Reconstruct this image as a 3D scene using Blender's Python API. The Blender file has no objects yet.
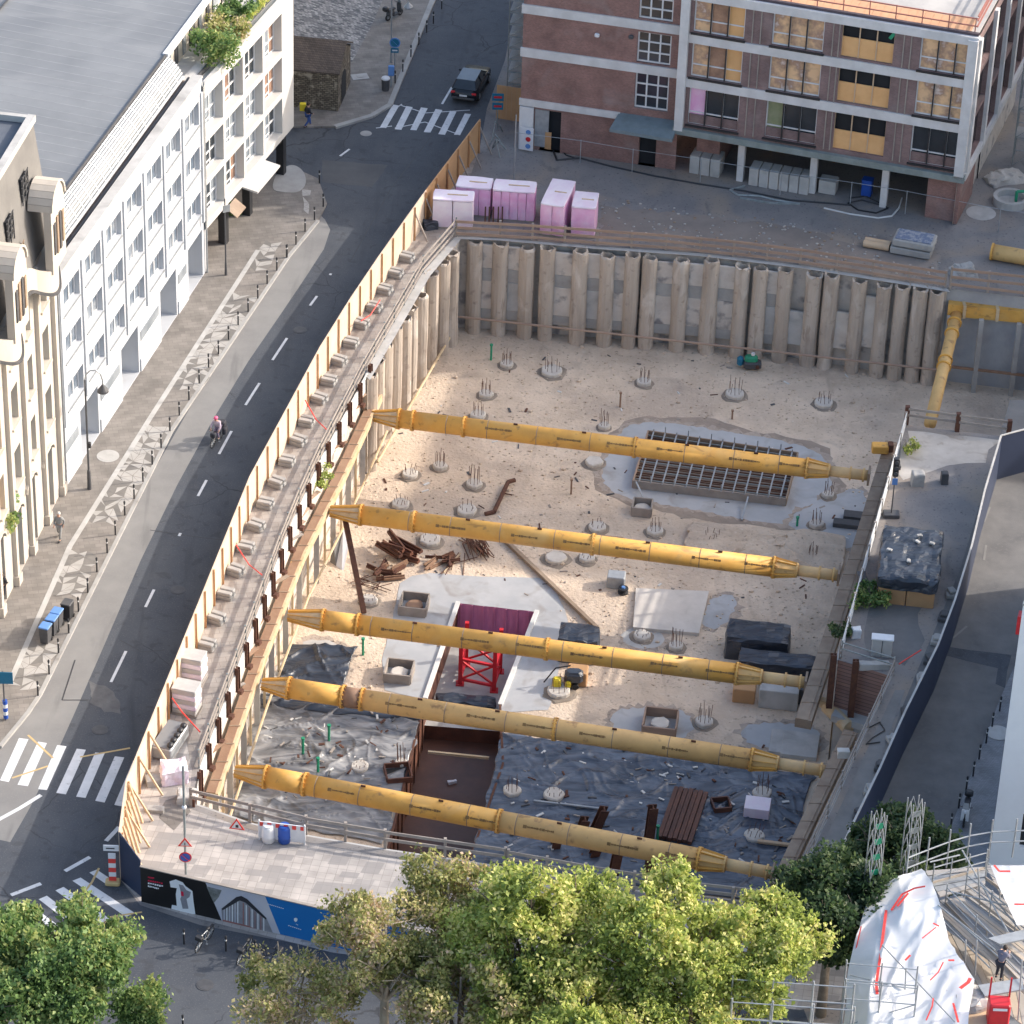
import bpy, math, random
from mathutils import Vector, Matrix, noise
from mathutils.geometry import tessellate_polygon
random.seed(7)
S = bpy.context.scene
COL = S.collection
PI = math.pi
# ------------------------------------------------------------------ camera
FL = 3620.0; CH = 110.0; TH = math.radians(34); RO = math.radians(2.04)
cF = Vector((0, math.cos(TH), -math.sin(TH)))
_r0 = Vector((1, 0, 0)); _u0 = Vector((0, math.sin(TH), math.cos(TH)))
cR = math.cos(RO)*_r0 + math.sin(RO)*_u0
cU = -math.sin(RO)*_r0 + math.cos(RO)*_u0
cam_d = bpy.data.cameras.new('camera'); cam = bpy.data.objects.new('camera', cam_d); COL.objects.link(cam)
m = Matrix((cR, cU, -cF)).transposed().to_4x4(); m.translation = (0, 0, CH)
cam.matrix_world = m
cam_d.sensor_width = 36; cam_d.lens = 36*FL/1024; cam_d.clip_start = 1; cam_d.clip_end = 3000
S.camera = cam

def P(px, py, z=0.0):
    """survey a point: where the sight line through a photo pixel meets the level z"""
    d = cF + cR*((px-512)/FL) - cU*((py-512)/FL)
    t = (z-CH)/d.z
    return Vector((0, 0, CH)) + d*t
def PL(pts, z=0.0): return [P(x, y, z) for x, y in pts]

# ------------------------------------------------------------------ materials
MATS = {}
def newmat(name):
    mt = bpy.data.materials.new(name); mt.use_nodes = True
    nt = mt.node_tree; b = nt.nodes['Principled BSDF']
    MATS[name] = mt
    return mt, nt, b
def nd(nt, t, **k):
    n = nt.nodes.new(t)
    for a, v in k.items():
        if a in n.inputs: n.inputs[a].default_value = v
        else: setattr(n, a, v)
    return n
def c4(c): return (c[0], c[1], c[2], 1)
def mat(name, c1, c2=None, scale=3.0, rough=.75, bump=.15, bscale=None, metal=0.0, detail=6, c3=None, lo=.35, hi=.65, stretch=None, spec=None, world=False, bdist=.03):
    mt, nt, b = newmat(name)
    if c2 is None: c2 = tuple(x*.82 for x in c1)
    if world:
        tc = nd(nt, 'ShaderNodeNewGeometry'); vec = tc.outputs['Position']
    else:
        tc = nd(nt, 'ShaderNodeTexCoord'); vec = tc.outputs['Object']
    if stretch:
        mp = nd(nt, 'ShaderNodeMapping'); mp.inputs['Scale'].default_value = stretch
        nt.links.new(vec, mp.inputs['Vector']); vec = mp.outputs['Vector']
    n = nd(nt, 'ShaderNodeTexNoise'); n.inputs['Scale'].default_value = scale; n.inputs['Detail'].default_value = detail; n.inputs['Roughness'].default_value = .62
    nt.links.new(vec, n.inputs['Vector'])
    r = nd(nt, 'ShaderNodeValToRGB')
    r.color_ramp.elements[0].position = lo; r.color_ramp.elements[0].color = c4(c1)
    r.color_ramp.elements[1].position = hi; r.color_ramp.elements[1].color = c4(c2)
    if c3:
        e = r.color_ramp.elements.new(min(.97, hi+.1)); e.color = c4(c3)
    nt.links.new(n.outputs['Fac'], r.inputs['Fac']); nt.links.new(r.outputs['Color'], b.inputs['Base Color'])
    b.inputs['Roughness'].default_value = rough; b.inputs['Metallic'].default_value = metal
    if spec is not None: b.inputs['Specular IOR Level'].default_value = spec
    if bump:
        n2 = nd(nt, 'ShaderNodeTexNoise'); n2.inputs['Scale'].default_value = bscale or scale*4; n2.inputs['Detail'].default_value = 4
        nt.links.new(vec, n2.inputs['Vector'])
        bp = nd(nt, 'ShaderNodeBump'); bp.inputs['Strength'].default_value = bump; bp.inputs['Distance'].default_value = bdist
        nt.links.new(n2.outputs['Fac'], bp.inputs['Height']); nt.links.new(bp.outputs['Normal'], b.inputs['Normal'])
    return mt
def mixin(nt, b, fac_out, col):
    """blend another colour over whatever feeds Base Color"""
    l = b.inputs['Base Color'].links[0].from_socket
    mx = nd(nt, 'ShaderNodeMix'); mx.data_type = 'RGBA'
    nt.links.new(fac_out, mx.inputs[0]); nt.links.new(l, mx.inputs[6]); mx.inputs[7].default_value = c4(col)
    nt.links.new(mx.outputs[2], b.inputs['Base Color'])
def ramp_of(nt, out, a, bb, ca=0, cb=1):
    r = nd(nt, 'ShaderNodeValToRGB'); r.color_ramp.elements[0].position = a; r.color_ramp.elements[1].position = bb
    r.color_ramp.elements[0].color = (ca,)*3+(1,); r.color_ramp.elements[1].color = (cb,)*3+(1,)
    nt.links.new(out, r.inputs['Fac']); return r.outputs['Color']
def add_speckle(mt, scale, col, lo, hi):
    nt = mt.node_tree; b = nt.nodes['Principled BSDF']
    g = nd(nt, 'ShaderNodeNewGeometry'); n = nd(nt, 'ShaderNodeTexNoise'); n.inputs['Scale'].default_value = scale; n.inputs['Detail'].default_value = 3
    nt.links.new(g.outputs['Position'], n.inputs['Vector'])
    mixin(nt, b, ramp_of(nt, n.outputs['Fac'], lo, hi), col)
def add_big(mt, scale, col, lo, hi, strength=1, stretch=None, rotz=0):
    nt = mt.node_tree; b = nt.nodes['Principled BSDF']
    g = nd(nt, 'ShaderNodeNewGeometry'); n = nd(nt, 'ShaderNodeTexNoise'); n.inputs['Scale'].default_value = scale; n.inputs['Detail'].default_value = 5; n.inputs['Distortion'].default_value = .6
    vec = g.outputs['Position']
    if stretch:
        mp = nd(nt, 'ShaderNodeMapping'); mp.inputs['Scale'].default_value = stretch; mp.inputs['Rotation'].default_value = (0, 0, rotz)
        nt.links.new(vec, mp.inputs['Vector']); vec = mp.outputs['Vector']
    nt.links.new(vec, n.inputs['Vector'])
    mixin(nt, b, ramp_of(nt, n.outputs['Fac'], lo, hi, 0, strength), col)

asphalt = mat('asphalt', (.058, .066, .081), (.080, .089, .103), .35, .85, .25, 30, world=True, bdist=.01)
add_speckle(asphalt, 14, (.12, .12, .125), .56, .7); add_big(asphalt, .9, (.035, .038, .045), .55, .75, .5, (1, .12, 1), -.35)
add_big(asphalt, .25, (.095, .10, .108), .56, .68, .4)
def add_cracks(mt, scale, col, w=.012, mask=.52):
    nt = mt.node_tree; b = nt.nodes['Principled BSDF']; g = nd(nt, 'ShaderNodeNewGeometry')
    n = nd(nt, 'ShaderNodeTexNoise'); n.inputs['Scale'].default_value = .6; n.inputs['Detail'].default_value = 4; nt.links.new(g.outputs['Position'], n.inputs['Vector'])
    a = nd(nt, 'ShaderNodeVectorMath'); a.operation = 'ADD'; nt.links.new(g.outputs['Position'], a.inputs[0]); nt.links.new(n.outputs['Color'], a.inputs[1])
    v = nd(nt, 'ShaderNodeTexVoronoi'); v.feature = 'DISTANCE_TO_EDGE'; v.inputs['Scale'].default_value = scale; nt.links.new(a.outputs[0], v.inputs['Vector'])
    n2 = nd(nt, 'ShaderNodeTexNoise'); n2.inputs['Scale'].default_value = .13; nt.links.new(g.outputs['Position'], n2.inputs['Vector'])
    m_ = nd(nt, 'ShaderNodeMath'); m_.operation = 'MULTIPLY'; nt.links.new(ramp_of(nt, v.outputs['Distance'], w*.4, w, 1, 0), m_.inputs[0]); nt.links.new(ramp_of(nt, n2.outputs['Fac'], mask, mask+.08), m_.inputs[1])
    mixin(nt, b, m_.outputs[0], col)
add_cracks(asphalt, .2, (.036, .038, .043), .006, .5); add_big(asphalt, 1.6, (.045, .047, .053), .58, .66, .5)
asphalt_lit = mat('asphalt_sunlit', (.20, .195, .19), (.245, .24, .23), .4, .9, .3, 25, world=True, bdist=.01)  # pale tone painted for the sunlit road; also colours the side street markings
add_speckle(asphalt_lit, 12, (.25, .24, .22), .58, .72); add_big(asphalt_lit, .8, (.09, .09, .09), .6, .75, .5, (1, .15, 1), -.35)
asphalt_yard = mat('asphalt_dusty', (.19, .18, .18), (.27, .25, .235), .3, .9, .3, 20, world=True)
add_big(asphalt_yard, .22, (.31, .255, .205), .48, .64, .85); add_big(asphalt_yard, .7, (.11, .11, .115), .6, .72, .6, (1, .4, 1), .3); add_speckle(asphalt_yard, 6, (.08, .08, .085), .6, .75)
setts = mat('dark_setts', (.13, .128, .128), (.19, .185, .18), .5, .9, .3, 18, world=True)
add_speckle(setts, 5, (.17, .165, .16), .56, .72)
gravel = mat('gravel', (.56, .445, .335), (.70, .57, .44), .45, .95, .6, 6, world=True, bdist=.12)
add_speckle(gravel, 4.5, (.33, .26, .2), .60, .74); add_speckle(gravel, 3.1, (.66, .56, .45), .62, .74); add_big(gravel, .16, (.41, .33, .265), .5, .66, .6); add_big(gravel, .9, (.36, .28, .21), .60, .74, .55, (1, .25, 1), .5); add_big(gravel, 2.2, (.70, .58, .45), .6, .72, .5); add_big(gravel, .5, (.38, .31, .25), .6, .75, .6)
# pit dust: pale concrete
conc = mat('concrete', (.40, .39, .37), (.31, .30, .285), .9, .85, .3, 7, c3=(.25, .235, .215))
conc_l = mat('pale_concrete', (.50, .49, .47), (.40, .39, .37), .7, .85, .25, 6, world=True); add_big(conc_l, .8, (.30, .29, .275), .52, .7, .7)
blind = mat('blinding_concrete', (.45, .455, .46), (.37, .38, .39), .5, .7, .25, 3, world=True); add_big(blind, .7, (.29, .27, .25), .55, .7, .7)
pilem = mat('pile_concrete', (.38, .315, .255), (.50, .43, .36), 1.1, .95, .5, 5, c3=(.29, .235, .19), stretch=(1, 1, .18), bdist=.08)
add_speckle(pilem, 2.2, (.27, .225, .19), .60, .78); add_big(pilem, .8, (.62, .56, .49), .57, .68, .7, (1, 1, .5)); add_big(pilem, .5, (.24, .20, .17), .58, .72, .6, (1, 1, .2))
infill = mat('sprayed_concrete', (.62, .57, .51), (.52, .46, .40), .9, .9, .5, 4, world=True, bdist=.06); add_speckle(infill, 1.1, (.25, .235, .23), .55, .68)
ledge_m = mat('ledge_concrete', (.42, .385, .345), (.52, .485, .44), .8, .9, .35, 5, world=True); add_big(ledge_m, .9, (.25, .21, .17), .55, .7, .8)
rust = mat('rusty_steel', (.13, .055, .03), (.075, .03, .022), 3, .8, .4, 14, c3=(.21, .09, .045))
rust_o = mat('orange_rust', (.30, .19, .125), (.23, .13, .08), .9, .75, .3, 10, c3=(.60, .36, .13)); 
rust_d = mat('dark_rust', (.085, .035, .024), (.15, .06, .035), 1.2, .6, .3, 8)
yel = mat('strut_yellow', (.72, .40, .09), (.61, .33, .08), .9, .55, .12, 8, c3=(.42, .26, .10), spec=.35)
add_speckle(yel, 2.4, (.30, .17, .07), .62, .78); add_big(yel, .5, (.66, .46, .19), .5, .7, .5); add_big(yel, 1.8, (.33, .17, .06), .64, .72, .7, (.3, 1, 1))
yel2 = mat('faded_strut_yellow', (.68, .44, .17), (.58, .36, .14), .9, .6, .12, 8, c3=(.38, .27, .14)); add_speckle(yel2, 2.2, (.34, .2, .09), .60, .74)
cream = mat('cream_steel', (.62, .50, .33), (.52, .38, .22), 1.3, .6, .15, 8, c3=(.40, .24, .12))
browntop = mat('brown_beam', (.24, .17, .12), (.33, .25, .18), 1.1, .7, .3, 6, c3=(.16, .10, .07))
plank = mat('plank_wood', (.38, .27, .20), (.30, .21, .16), 1.1, .85, .3, 12, c3=(.23, .15, .11), stretch=(.5, .5, 4))
plank_g = mat('grey_timber', (.36, .32, .28), (.27, .235, .21), 1.1, .9, .3, 12, c3=(.2, .16, .14))
plank_l = mat('pale_timber', (.60, .44, .29), (.52, .37, .24), 1.0, .85, .2, 10, c3=(.42, .28, .17))
ply = mat('plywood', (.50, .30, .15), (.42, .25, .13), .9, .8, .15, 8)
hoard_in = mat('hoarding_cream', (.66, .53, .41), (.60, .46, .34), .7, .8, .1, 6)
hoard_post = mat('hoarding_post', (.50, .27, .12), (.42, .22, .10), 2, .8, .1)
navy = mat('navy_paint', (.018, .028, .06), (.024, .036, .075), .4, .55, .05)
white = mat('white_plaster', (.49, .51, .54), (.45, .465, .49), .5, .85, .05, 6, lo=.4, hi=.75); add_big(white, .7, (.42, .425, .43), .55, .8, .5, (1, 1, .12))
white_w = mat('warm_white_plaster', (.56, .545, .52), (.50, .485, .46), .6, .85, .05, 6, lo=.4, hi=.75)
beige = mat('beige_stone', (.52, .475, .415), (.46, .415, .36), .9, .85, .15, 6, stretch=(1, 1, .4))
beige_d = mat('ochre_shutter', (.62, .45, .26), (.55, .38, .2), 1, .8, .05)
frame_w = mat('white_frame', (.72, .72, .72), (.62, .62, .62), .8, .6, .04)
dirtyw = mat('weathered_white_band', (.66, .65, .64), (.54, .53, .52), .9, .8, .1, 6)
black = mat('black_paint', (.02, .021, .024), (.03, .03, .033), 2, .5, .03)
dkgrey = mat('dark_grey', (.06, .062, .067), (.085, .085, .09), 2, .6, .1)
galv = mat('galvanised_steel', (.42, .44, .45), (.33, .345, .36), 3, .5, .08, metal=.4)
galv_g = mat('weathered_scaffold_tube', (.33, .36, .36), (.22, .25, .25), 3, .55, .08, metal=.3)
seam = mat('zinc_roof', (.225, .235, .245), (.18, .19, .20), .25, .6, .08, 3, metal=.1); add_big(seam, .12, (.145, .155, .17), .5, .68, .6); add_big(seam, .5, (.27, .275, .28), .58, .75, .5, (.25, 1, 1), .3)
slate = mat('slate_mansard', (.17, .165, .16), (.13, .127, .125), .6, .8, .25, 6)
darkroof = mat('bitumen_roof', (.10, .115, .14), (.14, .155, .175), .4, .85, .15)
gut = mat('terrace_gravel', (.17, .14, .125), (.25, .215, .195), 1.4, .9, .4, 9)
paint = mat('road_paint', (.70, .71, .72), (.58, .59, .60), 1.5, .7, .05, world=True); add_speckle(paint, 5, (.30, .30, .31), .62, .76)
ypaint = mat('yellow_paint', (.62, .45, .20), (.50, .36, .18), 1.5, .7, .05, world=True)
blue = mat('blue_plastic', (.02, .09, .42), (.02, .075, .35), 1, .4, .02)
blue_l = mat('blue_lid', (.12, .27, .58), (.10, .22, .5), 1, .5, .02)
teal = mat('teal_sign', (.01, .16, .27), (.01, .13, .23), 1, .4, .02)
whitep = mat('white_plastic', (.75, .76, .78), (.66, .67, .69), 1, .45, .03)
red = mat('red_paint', (.62, .02, .03), (.5, .02, .03), 2, .45, .05)
redt = mat('red_tape', (.75, .06, .05), (.62, .05, .04), 2, .5, .05)
redw = mat('faded_red_rail', (.42, .16, .12), (.34, .14, .11), 2, .7, .1)
green = mat('green_plastic', (.02, .30, .16), (.02, .24, .13), 2, .5, .05)
pinkw = mat('pink_wrap', (.78, .38, .62), (.84, .58, .75), .9, .45, .35, 3, c3=(.60, .33, .50), bdist=.05)
whitew = mat('white_wrap', (.82, .76, .81), (.76, .62, .73), .8, .4, .4, 2.5, bdist=.06)
magenta = mat('magenta_sheet', (.60, .22, .38), (.50, .17, .31), 1.5, .6, .3, 4, stretch=(3, 3, .5))
tile_w = mat('pallet_stone', (.52, .50, .47), (.43, .41, .39), 1.5, .85, .15)
cardboard = mat('tan_board', (.50, .29, .14), (.44, .25, .12), .8, .8, .08)
skin = mat('skin', (.55, .33, .24), (.5, .3, .21), 4, .6, .02)
hair_m = mat('hair', (.05, .035, .025), (.03, .02, .016), 20, .7, .1)
cloth_d = mat('dark_cloth', (.03, .032, .04), (.045, .045, .055), 5, .9, .1)
cloth_b = mat('blue_denim', (.04, .09, .26), (.05, .10, .3), 5, .9, .1)
cloth_w = mat('pale_shirt', (.55, .45, .52), (.5, .42, .48), 5, .9, .1)
cloth_g = mat('grey_cloth', (.30, .30, .29), (.24, .24, .235), 5, .9, .1)
yvest = mat('yellow_cloth', (.75, .60, .03), (.65, .52, .03), 4, .7, .1)
pinkh = mat('pink_helmet', (.75, .12, .25), (.7, .1, .22), 3, .4, .02)
rubber = mat('rubber', (.02, .02, .02), (.03, .03, .03), 5, .8, .1)
carp = mat('car_paint', (.012, .016, .022), (.014, .018, .026), 1, .25, 0)
bark = mat('bark', (.22, .18, .14), (.14, .11, .085), 3, .9, .5, 12)
bark_p = mat('pale_bark', (.42, .37, .29), (.30, .25, .19), 2, .9, .4, 9)
gridbase = mat('grid_base', (.26, .21, .17), (.19, .15, .12), 1.5, .9, .4, 6)
soil = mat('wet_concrete_slab', (.16, .155, .15), (.22, .21, .2), .8, .6, .3, world=True)
deckw = mat('scaffold_deck', (.55, .47, .38), (.46, .39, .32), 1.2, .8, .2, 8)
deckg = mat('scaffold_deck_grey', (.42, .40, .38), (.34, .325, .31), 1.2, .8, .2, 8)
stone_old = None
tape_w = mat('white_board', (.70, .69, .66), (.6, .59, .56), 1, .8, .1)

def glassmat(name, c, rough=.12, c2=None, scale=.6):
    mt = mat(name, c, c2 or tuple(x*.6 for x in c), scale, rough, 0, spec=.8); return mt
glass_d = glassmat('dark_glass', (.035, .045, .055))
glass_g = glassmat('curtained_glass', (.30, .33, .36), .2, (.17, .20, .23))
glass_w = glassmat('warm_glass', (.40, .24, .16), .2, (.20, .12, .09), .9)
glass_y = mat('pane_over_orange_board', (.78, .52, .30), (.40, .26, .19), .9, .15, 0, c3=(.72, .62, .56), lo=.40, hi=.56, detail=3)
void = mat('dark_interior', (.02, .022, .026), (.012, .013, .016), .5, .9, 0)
orange = mat('orange_board', (.76, .45, .20), (.68, .38, .16), 1, .7, .05)

def brickmat(name, c1, c2, mortar, scale, bw=.5, rh=.25, vert=True, msize=.02, rough=.85, bump=.3, off=.5, rotz=0):
    mt, nt, b = newmat(name)
    if vert:
        tc = nd(nt, 'ShaderNodeTexCoord'); sp = nd(nt, 'ShaderNodeSeparateXYZ'); nt.links.new(tc.outputs['Object'], sp.inputs[0])
        ad = nd(nt, 'ShaderNodeMath'); ad.operation = 'ADD'; nt.links.new(sp.outputs[0], ad.inputs[0]); nt.links.new(sp.outputs[1], ad.inputs[1])
        cb = nd(nt, 'ShaderNodeCombineXYZ'); nt.links.new(ad.outputs[0], cb.inputs[0]); nt.links.new(sp.outputs[2], cb.inputs[1]); vec = cb.outputs[0]
    else:
        g = nd(nt, 'ShaderNodeNewGeometry'); mp = nd(nt, 'ShaderNodeMapping'); mp.inputs['Rotation'].default_value = (0, 0, rotz)
        nt.links.new(g.outputs['Position'], mp.inputs['Vector']); vec = mp.outputs['Vector']
    br = nd(nt, 'ShaderNodeTexBrick'); br.offset = off
    for k, v in (('Color1', c4(c1)), ('Color2', c4(c2)), ('Mortar', c4(mortar)), ('Scale', scale), ('Mortar Size', msize), ('Brick Width', bw), ('Row Height', rh), ('Bias', 0.0)): br.inputs[k].default_value = v
    nt.links.new(vec, br.inputs['Vector'])
    n = nd(nt, 'ShaderNodeTexNoise'); n.inputs['Scale'].default_value = .8; n.inputs['Detail'].default_value = 6
    nt.links.new(vec, n.inputs['Vector'])
    mx = nd(nt, 'ShaderNodeMix'); mx.data_type = 'RGBA'; mx.blend_type = 'MULTIPLY'; mx.inputs[0].default_value = 1
    nt.links.new(br.outputs['Color'], mx.inputs[6]); nt.links.new(ramp_of(nt, n.outputs['Fac'], .3, .7, .68, 1.05), mx.inputs[7])
    nt.links.new(mx.outputs[2], b.inputs['Base Color']); b.inputs['Roughness'].default_value = rough
    bp = nd(nt, 'ShaderNodeBump'); bp.inputs['Strength'].default_value = bump; bp.inputs['Distance'].default_value = .01
    nt.links.new(br.outputs['Fac'], bp.inputs['Height']); bp.invert = True; nt.links.new(bp.outputs['Normal'], b.inputs['Normal'])
    return mt
brick = brickmat('red_brown_brick', (.34, .175, .145), (.25, .13, .11), (.30, .24, .22), 4, msize=.02)
brick2 = brickmat('brown_tile_cladding', (.27, .175, .165), (.21, .135, .13), (.25, .19, .18), 3, msize=.03)
brick_s = brickmat('yellowish_brick', (.42, .30, .23), (.34, .24, .19), (.36, .30, .25), 3)
STR = math.radians(-13)
pavers = brickmat('pavement_slabs', (.28, .255, .23), (.225, .205, .185), (.16, .145, .13), 1.6, .9, .5, False, .012, rotz=STR, bump=.15)
plaza = brickmat('plaza_slabs', (.54, .495, .455), (.44, .405, .375), (.32, .295, .27), 1.15, .5, .5, False, .012, off=0, rotz=math.radians(9), bump=.15)
def plaza_dark():
    nt = plaza.node_tree; b = nt.nodes['Principled BSDF']
    g = nd(nt, 'ShaderNodeNewGeometry'); mp = nd(nt, 'ShaderNodeMapping'); mp.inputs['Rotation'].default_value = (0, 0, math.radians(9)); mp.inputs['Scale'].default_value = (2.3/2, 2.3, 1)
    nt.links.new(g.outputs['Position'], mp.inputs['Vector'])
    fl = nd(nt, 'ShaderNodeVectorMath'); fl.operation = 'FLOOR'; nt.links.new(mp.outputs['Vector'], fl.inputs[0])
    wn = nd(nt, 'ShaderNodeTexWhiteNoise'); wn.noise_dimensions = '2D'; nt.links.new(fl.outputs[0], wn.inputs['Vector'])
    n = nd(nt, 'ShaderNodeTexNoise'); n.inputs['Scale'].default_value = .55; nt.links.new(fl.outputs[0], n.inputs['Vector'])
    m1 = nd(nt, 'ShaderNodeMath'); m1.operation = 'MULTIPLY'; m1.inputs[1].default_value = .4; nt.links.new(wn.outputs['Value'], m1.inputs[0])
    ad = nd(nt, 'ShaderNodeMath'); ad.operation = 'MULTIPLY_ADD'; ad.inputs[1].default_value = .6; nt.links.new(n.outputs['Fac'], ad.inputs[0]); nt.links.new(m1.outputs[0], ad.inputs[2])
    mixin(nt, b, ramp_of(nt, ad.outputs[0], .56, .60, 0, .75), (.27, .255, .245))
plaza_dark()
walk_r = brickmat('grey_setts', (.30, .305, .32), (.24, .245, .26), (.17, .17, .18), 3, .5, .25, False, .02, rotz=-.25, bump=.3)
stone_old = brickmat('rubble_stone', (.30, .25, .185), (.13, .105, .08), (.07, .06, .045), 2.1, .6, .28, True, .05, bump=1.0); add_speckle(stone_old, 2.2, (.38, .33, .26), .55, .7)
add_big(brick, .35, (.37, .31, .29), .56, .76, .5); add_big(brick2, .5, (.30, .26, .25), .55, .75, .5)
cobble = brickmat('patterned_setts', (.50, .47, .44), (.12, .12, .125), (.15, .15, .15), 1.6, .5, .25, False, .03, rotz=.6, bump=.3)
pit_slab = brickmat('grey_boards', (.30, .30, .31), (.25, .25, .26), (.17, .17, .17), .5, .5, .25, False, .01, rotz=.2)

def tarpmat(name, base, light, rough, sc, bump, dist):
    mt, nt, b = newmat(name)
    tc = nd(nt, 'ShaderNodeNewGeometry')
    n = nd(nt, 'ShaderNodeTexNoise'); n.inputs['Scale'].default_value = sc; n.inputs['Detail'].default_value = 5; n.inputs['Distortion'].default_value = 1.4
    mp = nd(nt, 'ShaderNodeMapping'); mp.inputs['Scale'].default_value = (.45, 1.3, 1); mp.inputs['Rotation'].default_value = (0, 0, .35)
    nt.links.new(tc.outputs['Position'], mp.inputs['Vector']); nt.links.new(mp.outputs['Vector'], n.inputs['Vector'])
    ms = nd(nt, 'ShaderNodeTexVoronoi'); ms.feature = 'DISTANCE_TO_EDGE'; ms.inputs['Scale'].default_value = sc*.9
    ds = nd(nt, 'ShaderNodeVectorMath'); ds.operation = 'ADD'; nt.links.new(mp.outputs['Vector'], ds.inputs[0]); nt.links.new(n.outputs['Color'], ds.inputs[1]); nt.links.new(ds.outputs[0], ms.inputs['Vector'])
    r = nd(nt, 'ShaderNodeValToRGB'); r.color_ramp.elements[0].position = .35; r.color_ramp.elements[0].color = c4(base); r.color_ramp.elements[1].position = .7; r.color_ramp.elements[1].color = c4(light)
    nt.links.new(n.outputs['Fac'], r.inputs['Fac']); nt.links.new(r.outputs['Color'], b.inputs['Base Color'])
    b.inputs['Roughness'].default_value = rough; b.inputs['Specular IOR Level'].default_value = .7
    ad = nd(nt, 'ShaderNodeMath'); ad.operation = 'MULTIPLY_ADD'; ad.inputs[1].default_value = .8
    nt.links.new(ramp_of(nt, ms.outputs['Distance'], 0, .12), ad.inputs[0]); nt.links.new(n.outputs['Fac'], ad.inputs[2])
    bp = nd(nt, 'ShaderNodeBump'); bp.inputs['Strength'].default_value = bump; bp.inputs['Distance'].default_value = dist
    nt.links.new(ad.outputs[0], bp.inputs['Height']); nt.links.new(bp.outputs['Normal'], b.inputs['Normal'])
    return mt
tarp_b = tarpmat('dark_plastic_sheet', (.045, .058, .082), (.13, .155, .20), .27, .9, .45, .07)
tarp_g = tarpmat('grey_plastic_sheet', (.085, .09, .10), (.36, .355, .35), .33, .9, .5, .07)
tarp_k = tarpmat('black_plastic_sheet', (.022, .028, .04), (.045, .055, .075), .33, 1.0, .5, .07)
tarp_w = tarpmat('white_scaffold_sheet', (.72, .72, .72), (.78, .78, .775), .9, .3, .25, .08)
tarp_w.node_tree.nodes['Principled BSDF'].inputs['Specular IOR Level'].default_value = .2

def leafmat(name, cols):
    mt, nt, b = newmat(name)
    g = nd(nt, 'ShaderNodeNewGeometry'); n = nd(nt, 'ShaderNodeTexNoise'); n.inputs['Scale'].default_value = .45; n.inputs['Detail'].default_value = 3
    nt.links.new(g.outputs['Position'], n.inputs['Vector'])
    ad = nd(nt, 'ShaderNodeMath'); ad.operation = 'MULTIPLY_ADD'; ad.inputs[1].default_value = .45
    nt.links.new(g.outputs['Random Per Island'], ad.inputs[0]); nt.links.new(n.outputs['Fac'], ad.inputs[2])
    r = nd(nt, 'ShaderNodeValToRGB'); els = r.color_ramp.elements
    els[0].position = .42; els[0].color = c4(cols[0]); els[1].position = .62; els[1].color = c4(cols[1])
    e = els.new(.8); e.color = c4(cols[2]); e = els.new(.94); e.color = c4(cols[3])
    nt.links.new(ad.outputs[0], r.inputs['Fac']); nt.links.new(r.outputs['Color'], b.inputs['Base Color'])
    b.inputs['Roughness'].default_value = .55
    tr = nd(nt, 'ShaderNodeBsdfTranslucent'); nt.links.new(r.outputs['Color'], tr.inputs['Color'])
    mx = nd(nt, 'ShaderNodeMixShader'); mx.inputs[0].default_value = .45
    nt.links.new(b.outputs[0], mx.inputs[1]); nt.links.new(tr.outputs[0], mx.inputs[2])
    nt.links.new(mx.outputs[0], nt.nodes['Material Output'].inputs['Surface'])
    return mt
leaf_y = leafmat('yellow_green_leaves', ((.12, .17, .045), (.30, .38, .085), (.50, .56, .14), (.70, .65, .26)))
leaf_a = leafmat('autumn_leaves', ((.15, .18, .055), (.33, .35, .11), (.52, .47, .20), (.66, .50, .36)))
leaf_g = leafmat('green_leaves', ((.07, .13, .045), (.14, .24, .07), (.24, .36, .12), (.40, .44, .15)))
leaf_d = leafmat('dark_leaves', ((.03, .055, .03), (.05, .095, .04), (.08, .135, .05), (.13, .18, .07)))

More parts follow.
